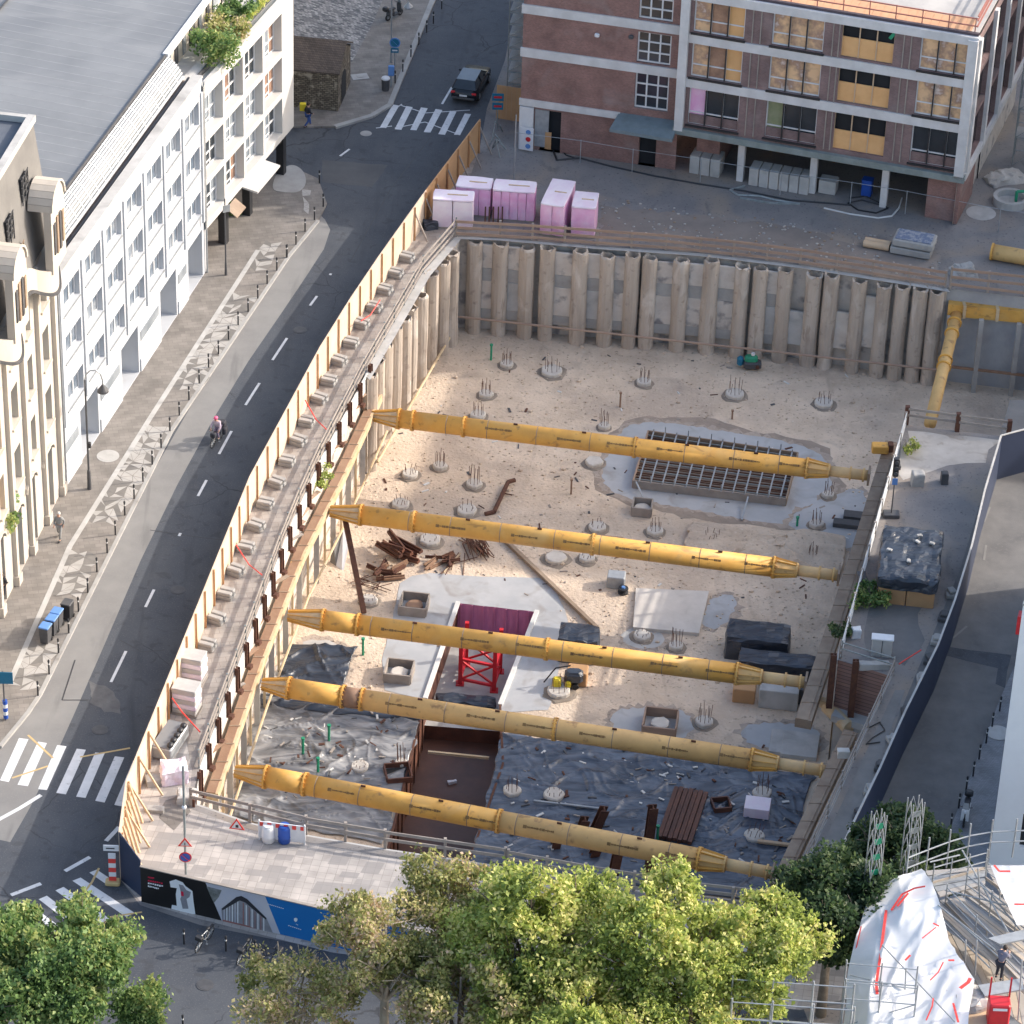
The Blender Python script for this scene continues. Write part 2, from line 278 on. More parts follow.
# ------------------------------------------------------------------ mesh builder and object helpers
class MB:
    def __init__(s): s.v = []; s.f = []; s.mi = []; s.cur = 0
    def quad(s, a, b, c, d):
        n = len(s.v); s.v += [tuple(a), tuple(b), tuple(c), tuple(d)]; s.f.append((n, n+1, n+2, n+3)); s.mi.append(s.cur); return s
    def poly(s, pts):
        n = len(s.v); s.v += [tuple(p) for p in pts]; s.f.append(tuple(range(n, n+len(pts)))); s.mi.append(s.cur); return s
    def box(s, c, size, rz=0, bev=0, M=None):
        hx, hy, hz = size[0]/2, size[1]/2, size[2]/2
        if M is None: M = Matrix.Translation(Vector(c)) @ Matrix.Rotation(rz, 4, 'Z')
        n = len(s.v)
        if bev <= 0:
            for dz in (-hz, hz):
                for dx, dy in ((-hx, -hy), (hx, -hy), (hx, hy), (-hx, hy)): s.v.append(tuple(M @ Vector((dx, dy, dz))))
            fs = [(0, 3, 2, 1), (4, 5, 6, 7), (0, 1, 5, 4), (1, 2, 6, 5), (2, 3, 7, 6), (3, 0, 4, 7)]
        else:
            b = min(bev, hx*.9, hy*.9, hz*.9); fs = []
            ring = lambda ex, ey: [(-ex+b, -ey), (ex-b, -ey), (ex, -ey+b), (ex, ey-b), (ex-b, ey), (-ex+b, ey), (-ex, ey-b), (-ex, -ey+b)]
            for z, e in ((-hz, b), (-hz+b, 0), (hz-b, 0), (hz, b)):
                for x, y in ring(hx-e*.8, hy-e*.8): s.v.append(tuple(M @ Vector((x, y, z))))
            fs.append(tuple(reversed(range(8)))); fs.append(tuple(range(24, 32)))
            for k in range(3):
                for i in range(8): j = (i+1) % 8; fs.append((k*8+i, k*8+j, k*8+8+j, k*8+8+i))
        for q in fs: s.f.append(tuple(n+i for i in q)); s.mi.append(s.cur)
        return s
    def bar(s, a, b, w, h=None, up=(0, 0, 1), bev=0):
        """rectangular bar from a to b"""
        a = Vector(a); b = Vector(b); h = h or w; d = b-a; L = d.length
        if L < 1e-6: return s
        x = d/L; up = Vector(up)
        if abs(x.dot(up)) > .98: up = Vector((0, 1, 0))
        y = up.cross(x).normalized(); z = x.cross(y)
        M = Matrix((x, y, z)).transposed().to_4x4(); M.translation = (a+b)/2
        return s.box((0, 0, 0), (L, w, h), M=M, bev=bev)
    def tube(s, a, b, r1, r2=None, n=8, caps=True):
        a = Vector(a); b = Vector(b); r2 = r1 if r2 is None else r2
        d = (b-a)
        if d.length < 1e-6: return s
        x = d.normalized(); t = Vector((0, 0, 1)) if abs(x.z) < .95 else Vector((1, 0, 0))
        u = x.cross(t).normalized(); w = x.cross(u); k = len(s.v)
        for p, r in ((a, r1), (b, r2)):
            for i in range(n):
                an = 2*PI*i/n; s.v.append(tuple(p+u*math.cos(an)*r+w*math.sin(an)*r))
        for i in range(n):
            j = (i+1) % n; s.f.append((k+i, k+j, k+n+j, k+n+i)); s.mi.append(s.cur)
        if caps:
            s.f.append(tuple(reversed(range(k, k+n)))); s.mi.append(s.cur); s.f.append(tuple(range(k+n, k+2*n))); s.mi.append(s.cur)
        return s
    def path(s, pts, r, n=6):
        for a, b in zip(pts[:-1], pts[1:]): s.tube(a, b, r, n=n)
        return s
    def lathe(s, prof, c=(0, 0, 0), n=16, jit=0, seed=0):
        c = Vector(c); k = len(s.v); R = random.Random(seed)
        js = [1+R.uniform(-jit, jit) for _ in range(n)]
        for r, z in prof:
            for i in range(n):
                an = 2*PI*i/n; s.v.append((c.x+math.cos(an)*r*js[i], c.y+math.sin(an)*r*js[i], c.z+z+(R.uniform(-jit, jit)*r*.25 if jit else 0)))
        for q in range(len(prof)-1):
            for i in range(n):
                j = (i+1) % n; s.f.append((k+q*n+i, k+q*n+j, k+q*n+n+j, k+q*n+n+i)); s.mi.append(s.cur)
        s.f.append(tuple(range(k+(len(prof)-1)*n, k+len(prof)*n))); s.mi.append(s.cur)
        s.f.append(tuple(reversed(range(k, k+n)))); s.mi.append(s.cur)
        return s
    def prism(s, pts, z0, z1):
        """vertical prism over a plan polygon"""
        pts = [Vector((p[0], p[1], 0)) for p in pts]
        ar = sum(a.x*b.y-b.x*a.y for a, b in zip(pts, pts[1:]+pts[:1]))
        if ar < 0: pts.reverse()
        s.poly([(p.x, p.y, z1) for p in pts]); s.poly([(p.x, p.y, z0) for p in reversed(pts)])
        for a, b in zip(pts, pts[1:]+pts[:1]): s.quad((a.x, a.y, z0), (b.x, b.y, z0), (b.x, b.y, z1), (a.x, a.y, z1))
        return s
    def ext(s, pts, v):
        """extrude a 3D polygon by v"""
        v = Vector(v); p = [Vector(q) for q in pts]; q = [a+v for a in p]
        s.poly(list(reversed(p))); s.poly(q)
        for i in range(len(p)):
            j = (i+1) % len(p); s.quad(p[i], p[j], q[j], q[i])
        return s
    def sphere(s, c, r, n=10, m_=6, sc=(1, 1, 1)):
        k = len(s.v); c = Vector(c)
        for a in range(m_+1):
            t = PI*a/m_
            for i in range(n):
                an = 2*PI*i/n; s.v.append((c.x+r*sc[0]*math.sin(t)*math.cos(an), c.y+r*sc[1]*math.sin(t)*math.sin(an), c.z-r*sc[2]*math.cos(t)))
        for a in range(m_):
            for i in range(n):
                j = (i+1) % n; s.f.append((k+a*n+i, k+a*n+j, k+a*n+n+j, k+a*n+n+i)); s.mi.append(s.cur)
        return s
    def build(s, name, mats, parent=None, smooth=False, world=False, loc=None):
        me = bpy.data.meshes.new(name)
        v = s.v
        if world and parent is not None:
            iv = Matrix.Translation(parent.location) @ Matrix.Rotation(parent.rotation_euler.z, 4, 'Z'); iv = iv.inverted()
            v = [tuple(iv @ Vector(p)) for p in v]
        elif loc is not None: v = [(p[0]-loc[0], p[1]-loc[1], p[2]-loc[2]) for p in v]
        me.from_pydata(v, [], s.f)
        if not isinstance(mats, (list, tuple)): mats = [mats]
        for mm in mats: me.materials.append(mm)
        if len(mats) > 1: me.polygons.foreach_set('material_index', s.mi)
        if smooth: me.polygons.foreach_set('use_smooth', [True]*len(me.polygons))
        me.update()
        o = bpy.data.objects.new(name, me); COL.objects.link(o)
        if loc is not None: o.location = loc
        if parent is not None: o.parent = parent
        return o
def tag(o, label=None, cat=None, group=None, kind=None):
    if label: o['label'] = label
    if cat: o['category'] = cat
    if group: o['group'] = group
    if kind: o['kind'] = kind
    return o
def thing(name, label, cat, loc=(0, 0, 0), rz=0, group=None):
    o = bpy.data.objects.new(name, None); COL.objects.link(o); o.empty_display_size = .3
    o.location = loc; o.rotation_euler = (0, 0, rz); return tag(o, label, cat, group)
def dup(root, loc, rz=0, label=None, scale=None):
    r = root.copy(); COL.objects.link(r); r.location = loc; r.rotation_euler = (0, 0, rz)
    if label: r['label'] = label
    if scale: r.scale = scale
    for ch in root.children:
        c = ch.copy(); COL.objects.link(c); c.parent = r
        for g in ch.children:
            d = g.copy(); COL.objects.link(d); d.parent = c
    return r
def struct(name, mb, mt, parent=None):
    o = mb.build(name, mt, parent); o['kind'] = 'structure'; return o
ORD = 'first second third fourth fifth sixth seventh eighth ninth tenth eleventh twelfth thirteenth fourteenth fifteenth sixteenth seventeenth eighteenth nineteenth twentieth'.split()
def ordn(i):
    if i < 20: return ORD[i]
    return 'twenty-'+ORD[i-20] if i < 29 else ('thirtieth' if i == 29 else 'thirty-'+ORD[i-30])
def frame(A, B):
    d = Vector(B)-Vector(A); return math.atan2(d.y, d.x), math.hypot(d.x, d.y)
def flat(mb, pts, z=None):
    """triangulated flat polygon"""
    tri = tessellate_polygon([[Vector((p.x, p.y, 0)) for p in pts]])
    n = len(mb.v); mb.v += [(p.x, p.y, p.z if z is None else z) for p in pts]
    for t in tri:
        a, b, c = (pts[i] for i in t)
        t = t if ((b.x-a.x)*(c.y-a.y)-(b.y-a.y)*(c.x-a.x)) > 0 else (t[0], t[2], t[1])
        mb.f.append(tuple(n+i for i in t)); mb.mi.append(mb.cur)
    return mb
def ragged(pts, step=.6, amp=.25, seed=1):
    R = random.Random(seed); out = []
    for a, b in zip(pts, pts[1:]+pts[:1]):
        n = max(1, int((b-a).length/step)); d = (b-a); nrm = Vector((-d.y, d.x, 0)).normalized()
        for i in range(n): out.append(a+d*(i/n)+nrm*R.uniform(-amp, amp)*(1 if i else .4))
    return out
def smooth_loop(pts, it=2):
    for _ in range(it):
        q = []
        for a, b in zip(pts, pts[1:]+pts[:1]): q += [a*.75+b*.25, a*.25+b*.75]
        pts = q
    return pts
def wallgrid(mb, u0, u1, z0, z1, ops, depth, y=0.0):
    """wall in the local plane y facing -y with rectangular openings and reveals"""
    us = sorted({u0, u1, *[o[0] for o in ops], *[o[1] for o in ops]}); zs = sorted({z0, z1, *[o[2] for o in ops], *[o[3] for o in ops]})
    us = [u for u in us if u0 <= u <= u1]; zs = [z for z in zs if z0 <= z <= z1]
    for a, b in zip(us[:-1], us[1:]):
        for c, d in zip(zs[:-1], zs[1:]):
            um, zm = (a+b)/2, (c+d)/2
            if any(o[0] < um < o[1] and o[2] < zm < o[3] for o in ops): continue
            mb.quad((a, y, c), (b, y, c), (b, y, d), (a, y, d))
    for a, b, c, d in ops:
        e = y+depth
        mb.quad((a, y, c), (a, y, d), (a, e, d), (a, e, c)); mb.quad((b, y, c), (b, e, c), (b, e, d), (b, y, d))
        mb.quad((a, y, d), (b, y, d), (b, e, d), (a, e, d)); mb.quad((a, y, c), (a, e, c), (b, e, c), (b, y, c))
    return mb

# ================================================================== SETTING: ground, roads, pit
PF = -6.6
L0 = [(456, 234), (423, 272), (364, 374), (320, 459), (288, 530), (199, 768)]          # left rim of the pit, street level
OUT = [(456, 236), (500, 238), (597, 246), (700, 253), (800, 265), (945, 288), (1100, 306), (1100, 446), (1010, 437), (905, 425), (838, 660), (893, 676), (785, 911),
       (732, 908), (585, 882), (505, 868), (385, 850), (306, 836), (250, 824), (196, 805)] + L0[::-1][:-1]
outp = PL(OUT)
mb = MB()
big = [Vector((-600, -200, 0)), Vector((600, -200, 0)), Vector((600, 1500, 0)), Vector((-600, 1500, 0))]
tri = tessellate_polygon([[Vector((p.x, p.y, 0)) for p in big], [Vector((p.x, p.y, 0)) for p in outp]])
allp = big+outp; mb.v = [tuple(p) for p in allp]
for t in tri:
    a, b, c = (allp[i] for i in t)
    t = t if ((b.x-a.x)*(c.y-a.y)-(b.y-a.y)*(c.x-a.x)) > 0 else (t[0], t[2], t[1])
    mb.f.append(tuple(t)); mb.mi.append(0)
struct('ground', mb, asphalt_yard)
HT = [(480, 119), (426, 190), (379, 256), (350, 299), (320, 347), (250, 476), (176, 658), (126, 781), (119, 832)]   # hoarding, top edge
HH = 2.3
hb = [P(x, y, HH) for x, y in HT[:-2]]+[P(126, 781, 2.4), P(119, 832, 2.9)]
hbase = [Vector((p.x, p.y, 0)) for p in hb]
ROADZ = .004
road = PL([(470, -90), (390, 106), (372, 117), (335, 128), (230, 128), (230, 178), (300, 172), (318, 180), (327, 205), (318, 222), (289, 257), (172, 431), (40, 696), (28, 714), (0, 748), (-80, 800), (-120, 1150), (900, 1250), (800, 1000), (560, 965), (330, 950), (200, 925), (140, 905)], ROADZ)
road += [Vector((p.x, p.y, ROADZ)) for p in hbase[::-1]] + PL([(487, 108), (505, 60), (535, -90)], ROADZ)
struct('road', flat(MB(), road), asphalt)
old = PL([(322, 214), (318, 222), (289, 257), (172, 431), (40, 696), (28, 714), (0, 748), (-30, 775), (0, 860), (40, 790), (85, 690), (158, 520), (232, 385), (296, 292), (333, 235)], ROADZ)  # sunlit lane painted pale; outline follows the hoarding's shadow edge on the road
struct('sunlit_road_lane', flat(MB(), smooth_loop([p+Vector((0, 0, .004)) for p in old], 1)), asphalt_lit)  # old holds the outline of the painted sunlit lane
# pavements with kerbs
def pavement(name, px, mt, z=.12, cat=None):
    p = PL(px, 0); mbx = MB(); mbx.prism(p, .0, z); return struct(name, mbx, mt)
pavement('pavement', [(400, -400), (318, 180), (327, 205), (318, 222), (289, 257), (172, 431), (40, 696), (28, 714), (0, 748), (-80, 800), (-500, 800), (-500, 100), (100, 178), (300, 172)][1:14], pavers)
pavement('upper_pavement', [(470, -90), (390, 106), (372, 117), (335, 128), (100, 128), (100, -90)], pavers)
_cr = smooth_loop(PL([(271, 192), (276, 175), (291, 165), (304, 172), (307, 186), (298, 195), (283, 194)]), 3)
struct('corner_refuge', MB().prism(_cr, 0, .14), conc)
mb = MB(); ks = [(318, 222), (289, 257), (172, 431), (40, 696), (28, 714), (0, 748)]
kp = PL(ks)
for a, b in zip(kp[:-1], kp[1:]): mb.bar(a+Vector((0, 0, .065)), b+Vector((0, 0, .065)), .2, .15)
kp = PL([(470, -90), (390, 106), (372, 117), (335, 128)])
for a, b in zip(kp[:-1], kp[1:]): mb.bar(a+Vector((0, 0, .075)), b+Vector((0, 0, .075)), .35, .16)
struct('kerb', mb, conc)
mb = MB(); kp = PL([(258, 250), (152, 415), (70, 546), (10, 682)], .125)
for a, b in zip(kp[:-1], kp[1:]): mb.bar(a, b, .28, .012)
struct('gutter_strip', mb, conc_l)
# cobbled square at the top
struct('patterned_square', flat(MB(), PL([(294, -120), (294, 40), (352, 62), (372, 25), (385, -5), (420, -120)], .126)), cobble)
# white triangles in the paving
def tri_pattern(polys):
    mbx = MB(); mby = MB(); R = random.Random(5); kz = 0
    for (x0, y0, x1, y1, w) in polys:
        a, b = P(x0+4, y0, .128), P(x1+4, y1, .128); d = (b-a); L = d.length; u = d/L; n = Vector((-u.y, u.x, 0))
        if n.x < 0: n = -n
        a = a-n*.42; c_ = .58; nu, nv = int(L/c_), max(1, int((w+.2)/c_)); V = {}
        for i in range(nu+1):
            for j in range(nv+1): V[i, j] = a+u*(i*c_+R.uniform(-.16, .16)+(.3 if j % 2 else 0))+n*(j*c_+R.uniform(-.14, .14))
        for i in range(nu):
            for j in range(nv):
                q = [V[i, j], V[i+1, j], V[i+1, j+1], V[i, j+1]]
                ts = ((0, 1, 2), (0, 2, 3)) if R.random() < .5 else ((0, 1, 3), (1, 2, 3))
                for t in ts:
                    k = R.random()
                    if k > .97: continue
                    p = [q[e] for e in t]; m_ = (p[0]+p[1]+p[2])/3; p = [m_+(e-m_)*.93 for e in p]
                    if (p[1].x-p[0].x)*(p[2].y-p[0].y)-(p[1].y-p[0].y)*(p[2].x-p[0].x) < 0: p.reverse()
                    (mbx if k < .52 else mby).poly(p)
    struct('paving_triangles', mbx, tri_m); struct('dark_paving_triangles', mby, dktri)
dktri = mat('dark_paving_stone', (.17, .16, .148), (.21, .197, .18), 1.2, .85, .15, 8, world=True)
tri_m = mat('pale_paving_stone', (.43, .41, .385), (.36, .345, .32), 1.2, .85, .15, 8, world=True)
tri_pattern([(234, 292, 171, 390, 1.55), (149, 424, 89, 520, 1.75), (71, 550, 51, 595, 1.8), (31, 640, 11, 688, 2.0), (306, 188, 304, 214, .9), (268, 240, 250, 268, 1.0)])
# road markings
def quads(px, sc, ox, oy, mt, name, z=.012):
    mbx = MB()
    for q in px: mbx.poly(list(reversed(PL([(ox+x/sc, oy+y/sc) for x, y in q], z))))
    return struct(name, mbx, mt)
quads([[(280, 465), (308, 470), (250, 570), (222, 567)], [(340, 472), (368, 477), (318, 578), (288, 575)], [(405, 478), (435, 482), (385, 580), (357, 578)], [(470, 485), (500, 490), (447, 590), (417, 588)], [(535, 493), (563, 497), (512, 600), (482, 597)], [(600, 505), (628, 508), (580, 600), (552, 600)]], 4.452, 330, 0, paint, 'zebra_crossing_markings')
quads([[(-60, 35), (-30, 40), (-95, 180), (-125, 175)], [(65, 48), (97, 52), (30, 198), (0, 192)], [(130, 60), (160, 65), (95, 212), (60, 207)], [(195, 72), (227, 76), (160, 225), (130, 222)], [(262, 84), (293, 88), (225, 240), (192, 235)], [(325, 97), (357, 100), (292, 252), (260, 248)], [(392, 110), (424, 114), (357, 268), (325, 262)], [(455, 125), (487, 128), (420, 282), (390, 276)]], 3.413, 0, 724, paint, 'zebra_crossing_markings')
quads([[(305, 507), (330, 497), (395, 540), (370, 552)], [(247, 535), (275, 524), (460, 645), (430, 658)], [(189, 568), (217, 556), (375, 665), (345, 680)], [(132, 598), (160, 586), (310, 700), (280, 712)], [(80, 620), (105, 618), (250, 725), (222, 738)], [(-10, 655), (20, 650), (160, 750), (130, 765)]], 3.413, 0, 724, paint, 'zebra_crossing_markings')
def dashes(segs, w, mt, name, z=.014):
    mbx = MB()
    for x0, y0, x1, y1 in segs:
        a, b = P(x0, y0, z), P(x1, y1, z); d = (b-a).normalized(); n = Vector((-d.y, d.x, 0))*w/2
        mbx.quad(a-n, b-n, b+n, a+n) if True else None
    for i, q in enumerate(mbx.f): pass
    return struct(name, mbx, mt)
dashes([(154, 589.5, 145.5, 607), (126, 651, 111, 682), (287, 338, 272.5, 360), (259.5, 383, 245.5, 405), (231.5, 431, 219, 454), (206.5, 480, 198, 496), (180.5, 533, 179, 536), (317, 296, 310, 305.5), (349.5, 149, 340, 156), (331, 273.5, 330, 275), (452, 87, 442, 104)], .15, paint, 'lane_markings')
dashes([(90, 857, 65, 871), (41, 883.5, 11, 895), (119, 827, 106, 841), (41, 795, 20, 808), (20, 808, -2, 820), (140, 120, 139, 121), (95, 915, 90, 930)], .22, paint, 'junction_markings')
dashes([(28, 735, 53, 758), (12, 778, 48, 766), (80, 757, 130, 748), (99, 868, 92, 882), (92, 882, 80, 898), (110, 917, 142, 912)], .11, ypaint, 'yellow_markings')
dashes([(393, 110, 402, 104), (400, 105, 425, 113), (395, 128, 425, 122), (376, 128, 392, 126), (425, 122, 460, 135), (425, 113, 470, 110)], .09, paint, 'old_markings', .016)
# light road patches
struct('asphalt_patch', flat(MB(), ragged(PL([(88, 680), (90, 702), (104, 712), (120, 714), (119, 700), (105, 686)], .012), .3, .12, 5)), mat('pale_worn_asphalt', (.15, .15, .15), (.10, .10, .105), 1.2, .9, .3, 25, world=True))
struct('asphalt_repair', flat(MB(), ragged(PL([(322, 160), (388, 165), (372, 187), (322, 182)], .010), .5, .05, 3)), mat('mid_asphalt', (.085, .087, .092), (.11, .11, .113), .6, .9, .3, 25, world=True))
def manhole(px, py, r, z, label, mt=conc):
    c = P(px, py, z); mbx = MB(); mbx.lathe([(r*1.25, 0), (r*1.25, .012), (r, .014), (r, .02)], c, 20)
    o = mbx.build('manhole_cover', mt, loc=c); tag(o, label, 'manhole cover')
manhole(108, 456, .5, .12, 'round pale manhole cover in the left pavement beside the lamp post', conc_l)
manhole(366, 133.5, .3, .01, 'small round manhole cover in the road below the upper crossing')
manhole(981, 213, .75, .0, 'round concrete manhole cover beside the brick building corner', conc_l)
# plaza in front of the pit and the strip behind the hoarding
pl = [Vector((p.x, p.y, .006)) for p in hbase[4:]] + PL([(139, 885), (139, 903), (200, 918), (330, 952), (560, 985), (800, 1010), (905, 985), (840, 960), (785, 920), (732, 916), (585, 890), (505, 876), (385, 857), (306, 842), (250, 830), (188, 808), (192, 770), (281, 530), (311, 459)], .006)
pl2 = [Vector((p.x, p.y, .006)) for p in hbase[6:]] + PL([(141, 902), (200, 919), (330, 952), (560, 985), (800, 1010), (905, 985), (840, 960), (785, 920), (732, 916), (585, 890), (505, 876), (385, 857), (306, 842), (250, 830), (188, 808), (192, 770)], .006)
struct('plaza_paving', flat(MB(), pl2), plaza)
site_m = brickmat('site_path_paving', (.42, .38, .34), (.34, .30, .27), (.24, .21, .19), 1.2, .9, .5, False, .012, rotz=STR, bump=.2)
st = [Vector((p.x, p.y, .006)) for p in hbase[:7]] + PL([(192, 768), (281, 530), (313, 459), (357, 374), (416, 272), (450, 234)], .006)
struct('site_path', flat(MB(), st), site_m)
struct('dark_paving', flat(MB(), ragged(PL([(165, 800), (185, 790), (192, 812), (175, 830), (160, 818)], .012), .6, .2, 4)), pavers)
# right hand street, pavement and yard
struct('side_street', flat(MB(), PL([(850, 850), (905, 700), (960, 570), (990, 470), (1010, 400), (1300, 400), (1300, 560), (1040, 640), (930, 870), (870, 1000), (800, 1010)], .004)), setts)
pavement('side_pavement', [(935, 870), (1000, 700), (1040, 610), (1200, 610), (1200, 1100), (900, 1100), (905, 950)], walk_r, .12)
struct('site_yard', flat(MB(), PL([(905, 427), (1010, 439), (1000, 440), (975, 480), (905, 690), (845, 850), (880, 1000), (790, 925), (896, 678), (841, 660)], .005)), asphalt_yard)
struct('dusty_ground', flat(MB(), ragged(PL([(908, 430), (1003, 441), (985, 462), (930, 470), (903, 480), (897, 470)], .012), 1, .35, 3)), ledge_m)
struct('asphalt_patch', flat(MB(), ragged(PL([(872, 604), (905, 600), (925, 604), (918, 625), (925, 640), (905, 665), (868, 652), (864, 630)], .012), .8, .2, 6)), setts)
struct('paving_strip', flat(MB(), PL([(895, 690), (905, 690), (850, 845), (835, 850), (785, 925)], .010)), soil)
struct('dirt_track', flat(MB(), ragged(PL([(600, 205), (700, 215), (800, 228), (860, 245), (930, 262), (940, 280), (800, 258), (650, 243), (600, 238)], .010), .5, .3, 9)), mat('brown_dirt', (.27, .23, .20), (.21, .18, .16), .5, .95, .4, 6, c3=(.33, .28, .235), world=True))
struct('road_patch', flat(MB(), ragged(PL([(945, 646), (1012, 655), (1005, 688), (996, 684), (998, 668), (944, 655)], .010), 1, .08, 4)), asphalt)
dashes([(990, 507, 984, 522), (986, 545, 984, 560), (967, 626, 953, 638)], .12, asphalt_lit, 'side_street_markings')
# ---- pit floor
pit = PL([(380, 300), (1250, 300), (1250, 520), (900, 900), (820, 1010), (150, 960), (180, 780)], PF)
tr_o = PL([(458, 603), (537, 612), (500, 706), (503, 765), (470, 860), (388, 850), (425, 700)], PF)
mb = MB()
tri = tessellate_polygon([[Vector((p.x, p.y, 0)) for p in pit], [Vector((p.x, p.y, 0)) for p in tr_o]])
allp = pit+tr_o; mb.v = [tuple(p) for p in allp]
for t in tri:
    a, b, c = (allp[i] for i in t)
    t = t if ((b.x-a.x)*(c.y-a.y)-(b.y-a.y)*(c.x-a.x)) > 0 else (t[0], t[2], t[1])
    mb.f.append(tuple(t)); mb.mi.append(0)
struct('pit_floor', mb, gravel)
damp = mat('damp_gravel', (.36, .30, .25), (.45, .37, .30), 1.3, .95, .6, 6, world=True, bdist=.1); add_speckle(damp, 3.3, (.26, .21, .17), .56, .68)
def patch(px, mt, z, seed=1, amp=.2, name='blinding_patch', step=.6, sm=1):
    pp_ = smooth_loop(PL(px, PF+z), sm)
    if sm and mt in (blind, conc_l):
        c_ = sum(pp_, Vector((0, 0, 0)))/len(pp_)
        struct('damp_margin', flat(MB(), ragged([e+(e-c_).normalized()*.3-Vector((0, 0, .003)) for e in pp_], .22, .28, seed+40)), damp); step, amp = .25, .13
    return struct(name, flat(MB(), ragged(pp_, step, amp, seed)), mt)
patch([(590, 478), (602, 440), (632, 415), (700, 418), (800, 438), (840, 452), (842, 520), (800, 535), (740, 528), (680, 515), (610, 500)], mat('disturbed_soil', (.27, .22, .18), (.36, .29, .23), .8, .95, .7, 4, world=True, bdist=.1), .006, 2, .35)
patch([(598, 478), (612, 440), (636, 420), (700, 427), (790, 442), (826, 456), (832, 480), (830, 520), (800, 526), (740, 519), (680, 507), (620, 498)], blind, .012, 3, .15)
patch([(780, 520), (845, 488), (870, 492), (860, 545), (830, 553), (812, 540)], blind, .018, 4, .3)
patch([(400, 583), (412, 576), (430, 573), (470, 576), (510, 577), (540, 578), (556, 592), (565, 610), (573, 640), (560, 660), (556, 690), (548, 710), (500, 712), (500, 706), (537, 612), (458, 603), (425, 700), (385, 690), (382, 660), (391, 625)], blind, .020, 5, .03, sm=0)
patch([(620, 632), (650, 625), (668, 640), (650, 650), (625, 645)], conc_l, .012, 6, .2)
patch([(708, 600), (730, 592), (740, 605), (720, 630), (700, 625)], blind, .012, 7, .25)
patch([(610, 712), (640, 706), (690, 710), (695, 735), (660, 742), (615, 735)], blind, .012, 8, .25)
patch([(738, 725), (780, 722), (820, 728), (822, 750), (790, 748), (750, 748)], blind, .012, 9, .25)
struct('concrete_slab', MB().prism(PL([(636, 588), (709, 591), (699, 633), (633, 627)], PF+.22), PF, PF+.22), mat('slab_concrete', (.60, .56, .51), (.52, .485, .44), 1.2, .85, .2, 5, c3=(.42, .39, .35), world=True))
patch([(250, 700), (300, 640), (330, 640), (350, 650), (345, 690), (300, 700)], conc_l, .010, 12, .2)
# little rubble and gravel lumps strewn on the floor
R = random.Random(11); mb = MB()
for i in range(2600):
    sx, sy = R.uniform(330, 880), R.uniform(335, 690)
    if (380 < sx < 560 and sy > 575) or (600 < sx < 840 and 420 < sy < 530): continue
    a = P(sx, sy, PF)
    r = R.uniform(.03, .10)*(1.8 if R.random() < .06 else 1); mb.sphere(a+Vector((0, 0, r*.3)), r, 5, 3, (1, R.uniform(.6, 1), .6))
o = mb.build('loose_stones', [gravel]); tag(o, 'loose stones scattered over the floor of the pit', 'stones', kind='stuff')

# ================================================================== PIT WALLS
def V2(p, z): return Vector((p.x, p.y, z))
def rail(name, label, base, z0=0.0, h=1.15, planks=3, mt=plank, post_mt=plank_g, sp=2.3, pw=.14, ph=.17, posts=True, group=None, cat='guard rail', th=.05):
    r0 = base[0]; root = thing(name, label, cat, (r0.x, r0.y, z0), 0, group)
    R = random.Random(int(abs(r0.x*100)))
    pts = []
    for a, b in zip(base[:-1], base[1:]):
        L = (b-a).length; n = max(1, round(L/sp)); pts += [a+(b-a)*(i/n) for i in range(n)]
    pts.append(base[-1])
    pmesh = None
    for p in pts:
        if pmesh is None:
            o = MB().box((0, 0, h/2), (pw, pw, h)).build('post', post_mt, root); pmesh = o.data
        else:
            o = bpy.data.objects.new('post', pmesh); COL.objects.link(o); o.parent = root
        o.location = (p.x-r0.x, p.y-r0.y, 0)
    for k in range(planks):
        zz = h*(1-.02-k*.36)-ph/2
        for i in range(0, len(pts)-1, 2):
            a, b = pts[i], pts[min(i+2, len(pts)-1)]
            off = Vector((0, -.09, 0))
            j = R.uniform(-.03, .03)
            MB().bar(V2(a+off, zz+z0+j), V2(b+off, zz+z0-j), th, ph).build('rail_board', mt, root, world=True)
    return root
BK = PL([(456, 236), (500, 237), (597, 245), (700, 252), (800, 264), (945, 287)])
rail('guard_rail', 'long weathered timber guard rail along the far edge of the pit', BK, planks=3, mt=plank, group=None)
rail('guard_rail', 'brown timber guard rail behind the yellow corner strut at the upper right', PL([(950, 288), (1100, 305)]), planks=3, mt=plank, h=1.5)
rail('guard_rail', 'slim pale guard rail running along the left rim of the pit', PL(L0), planks=3, mt=plank_g, post_mt=galv_g, sp=2.2, pw=.10, ph=.13)
rail('guard_rail', 'pale timber guard rail across the front edge beside the paved plaza', PL([(191, 806), (250, 822), (306, 834), (385, 848), (505, 866)]), planks=2, mt=plank_g, h=1.15, sp=2.4)
rail('guard_rail', 'grey timber guard rail partly behind the yellow green treetops', PL([(508, 868), (585, 882), (732, 906), (783, 910)]), planks=3, mt=plank_g, h=1.15, sp=2.4)
rail('guard_rail', 'stacked thin rails leaning along the lower right rim beside the navy hoarding', PL([(784, 911), (893, 676)]), planks=4, mt=plank_g, post_mt=plank_g, h=1.1, sp=2.6, ph=.09, pw=.08)
rail('guard_rail', 'pale board rail along the yard above the right waling beam', PL([(840, 658), (905, 427)]), planks=3, mt=tape_w, post_mt=plank_g, h=1.0, sp=2.4, ph=.12)
rail('guard_rail', 'low timber guard rail at the back end of the right yard', PL([(906, 424), (1008, 438)]), planks=2, mt=plank_g, post_mt=rust, h=1.2, sp=2.8, pw=.25, ph=.16)
rail('guard_rail', 'short rail above the timber lagged notch in the right pit wall', PL([(841, 658), (893, 674)]), planks=2, mt=galv_g, post_mt=galv_g, h=1.1, sp=2, ph=.07, pw=.07)

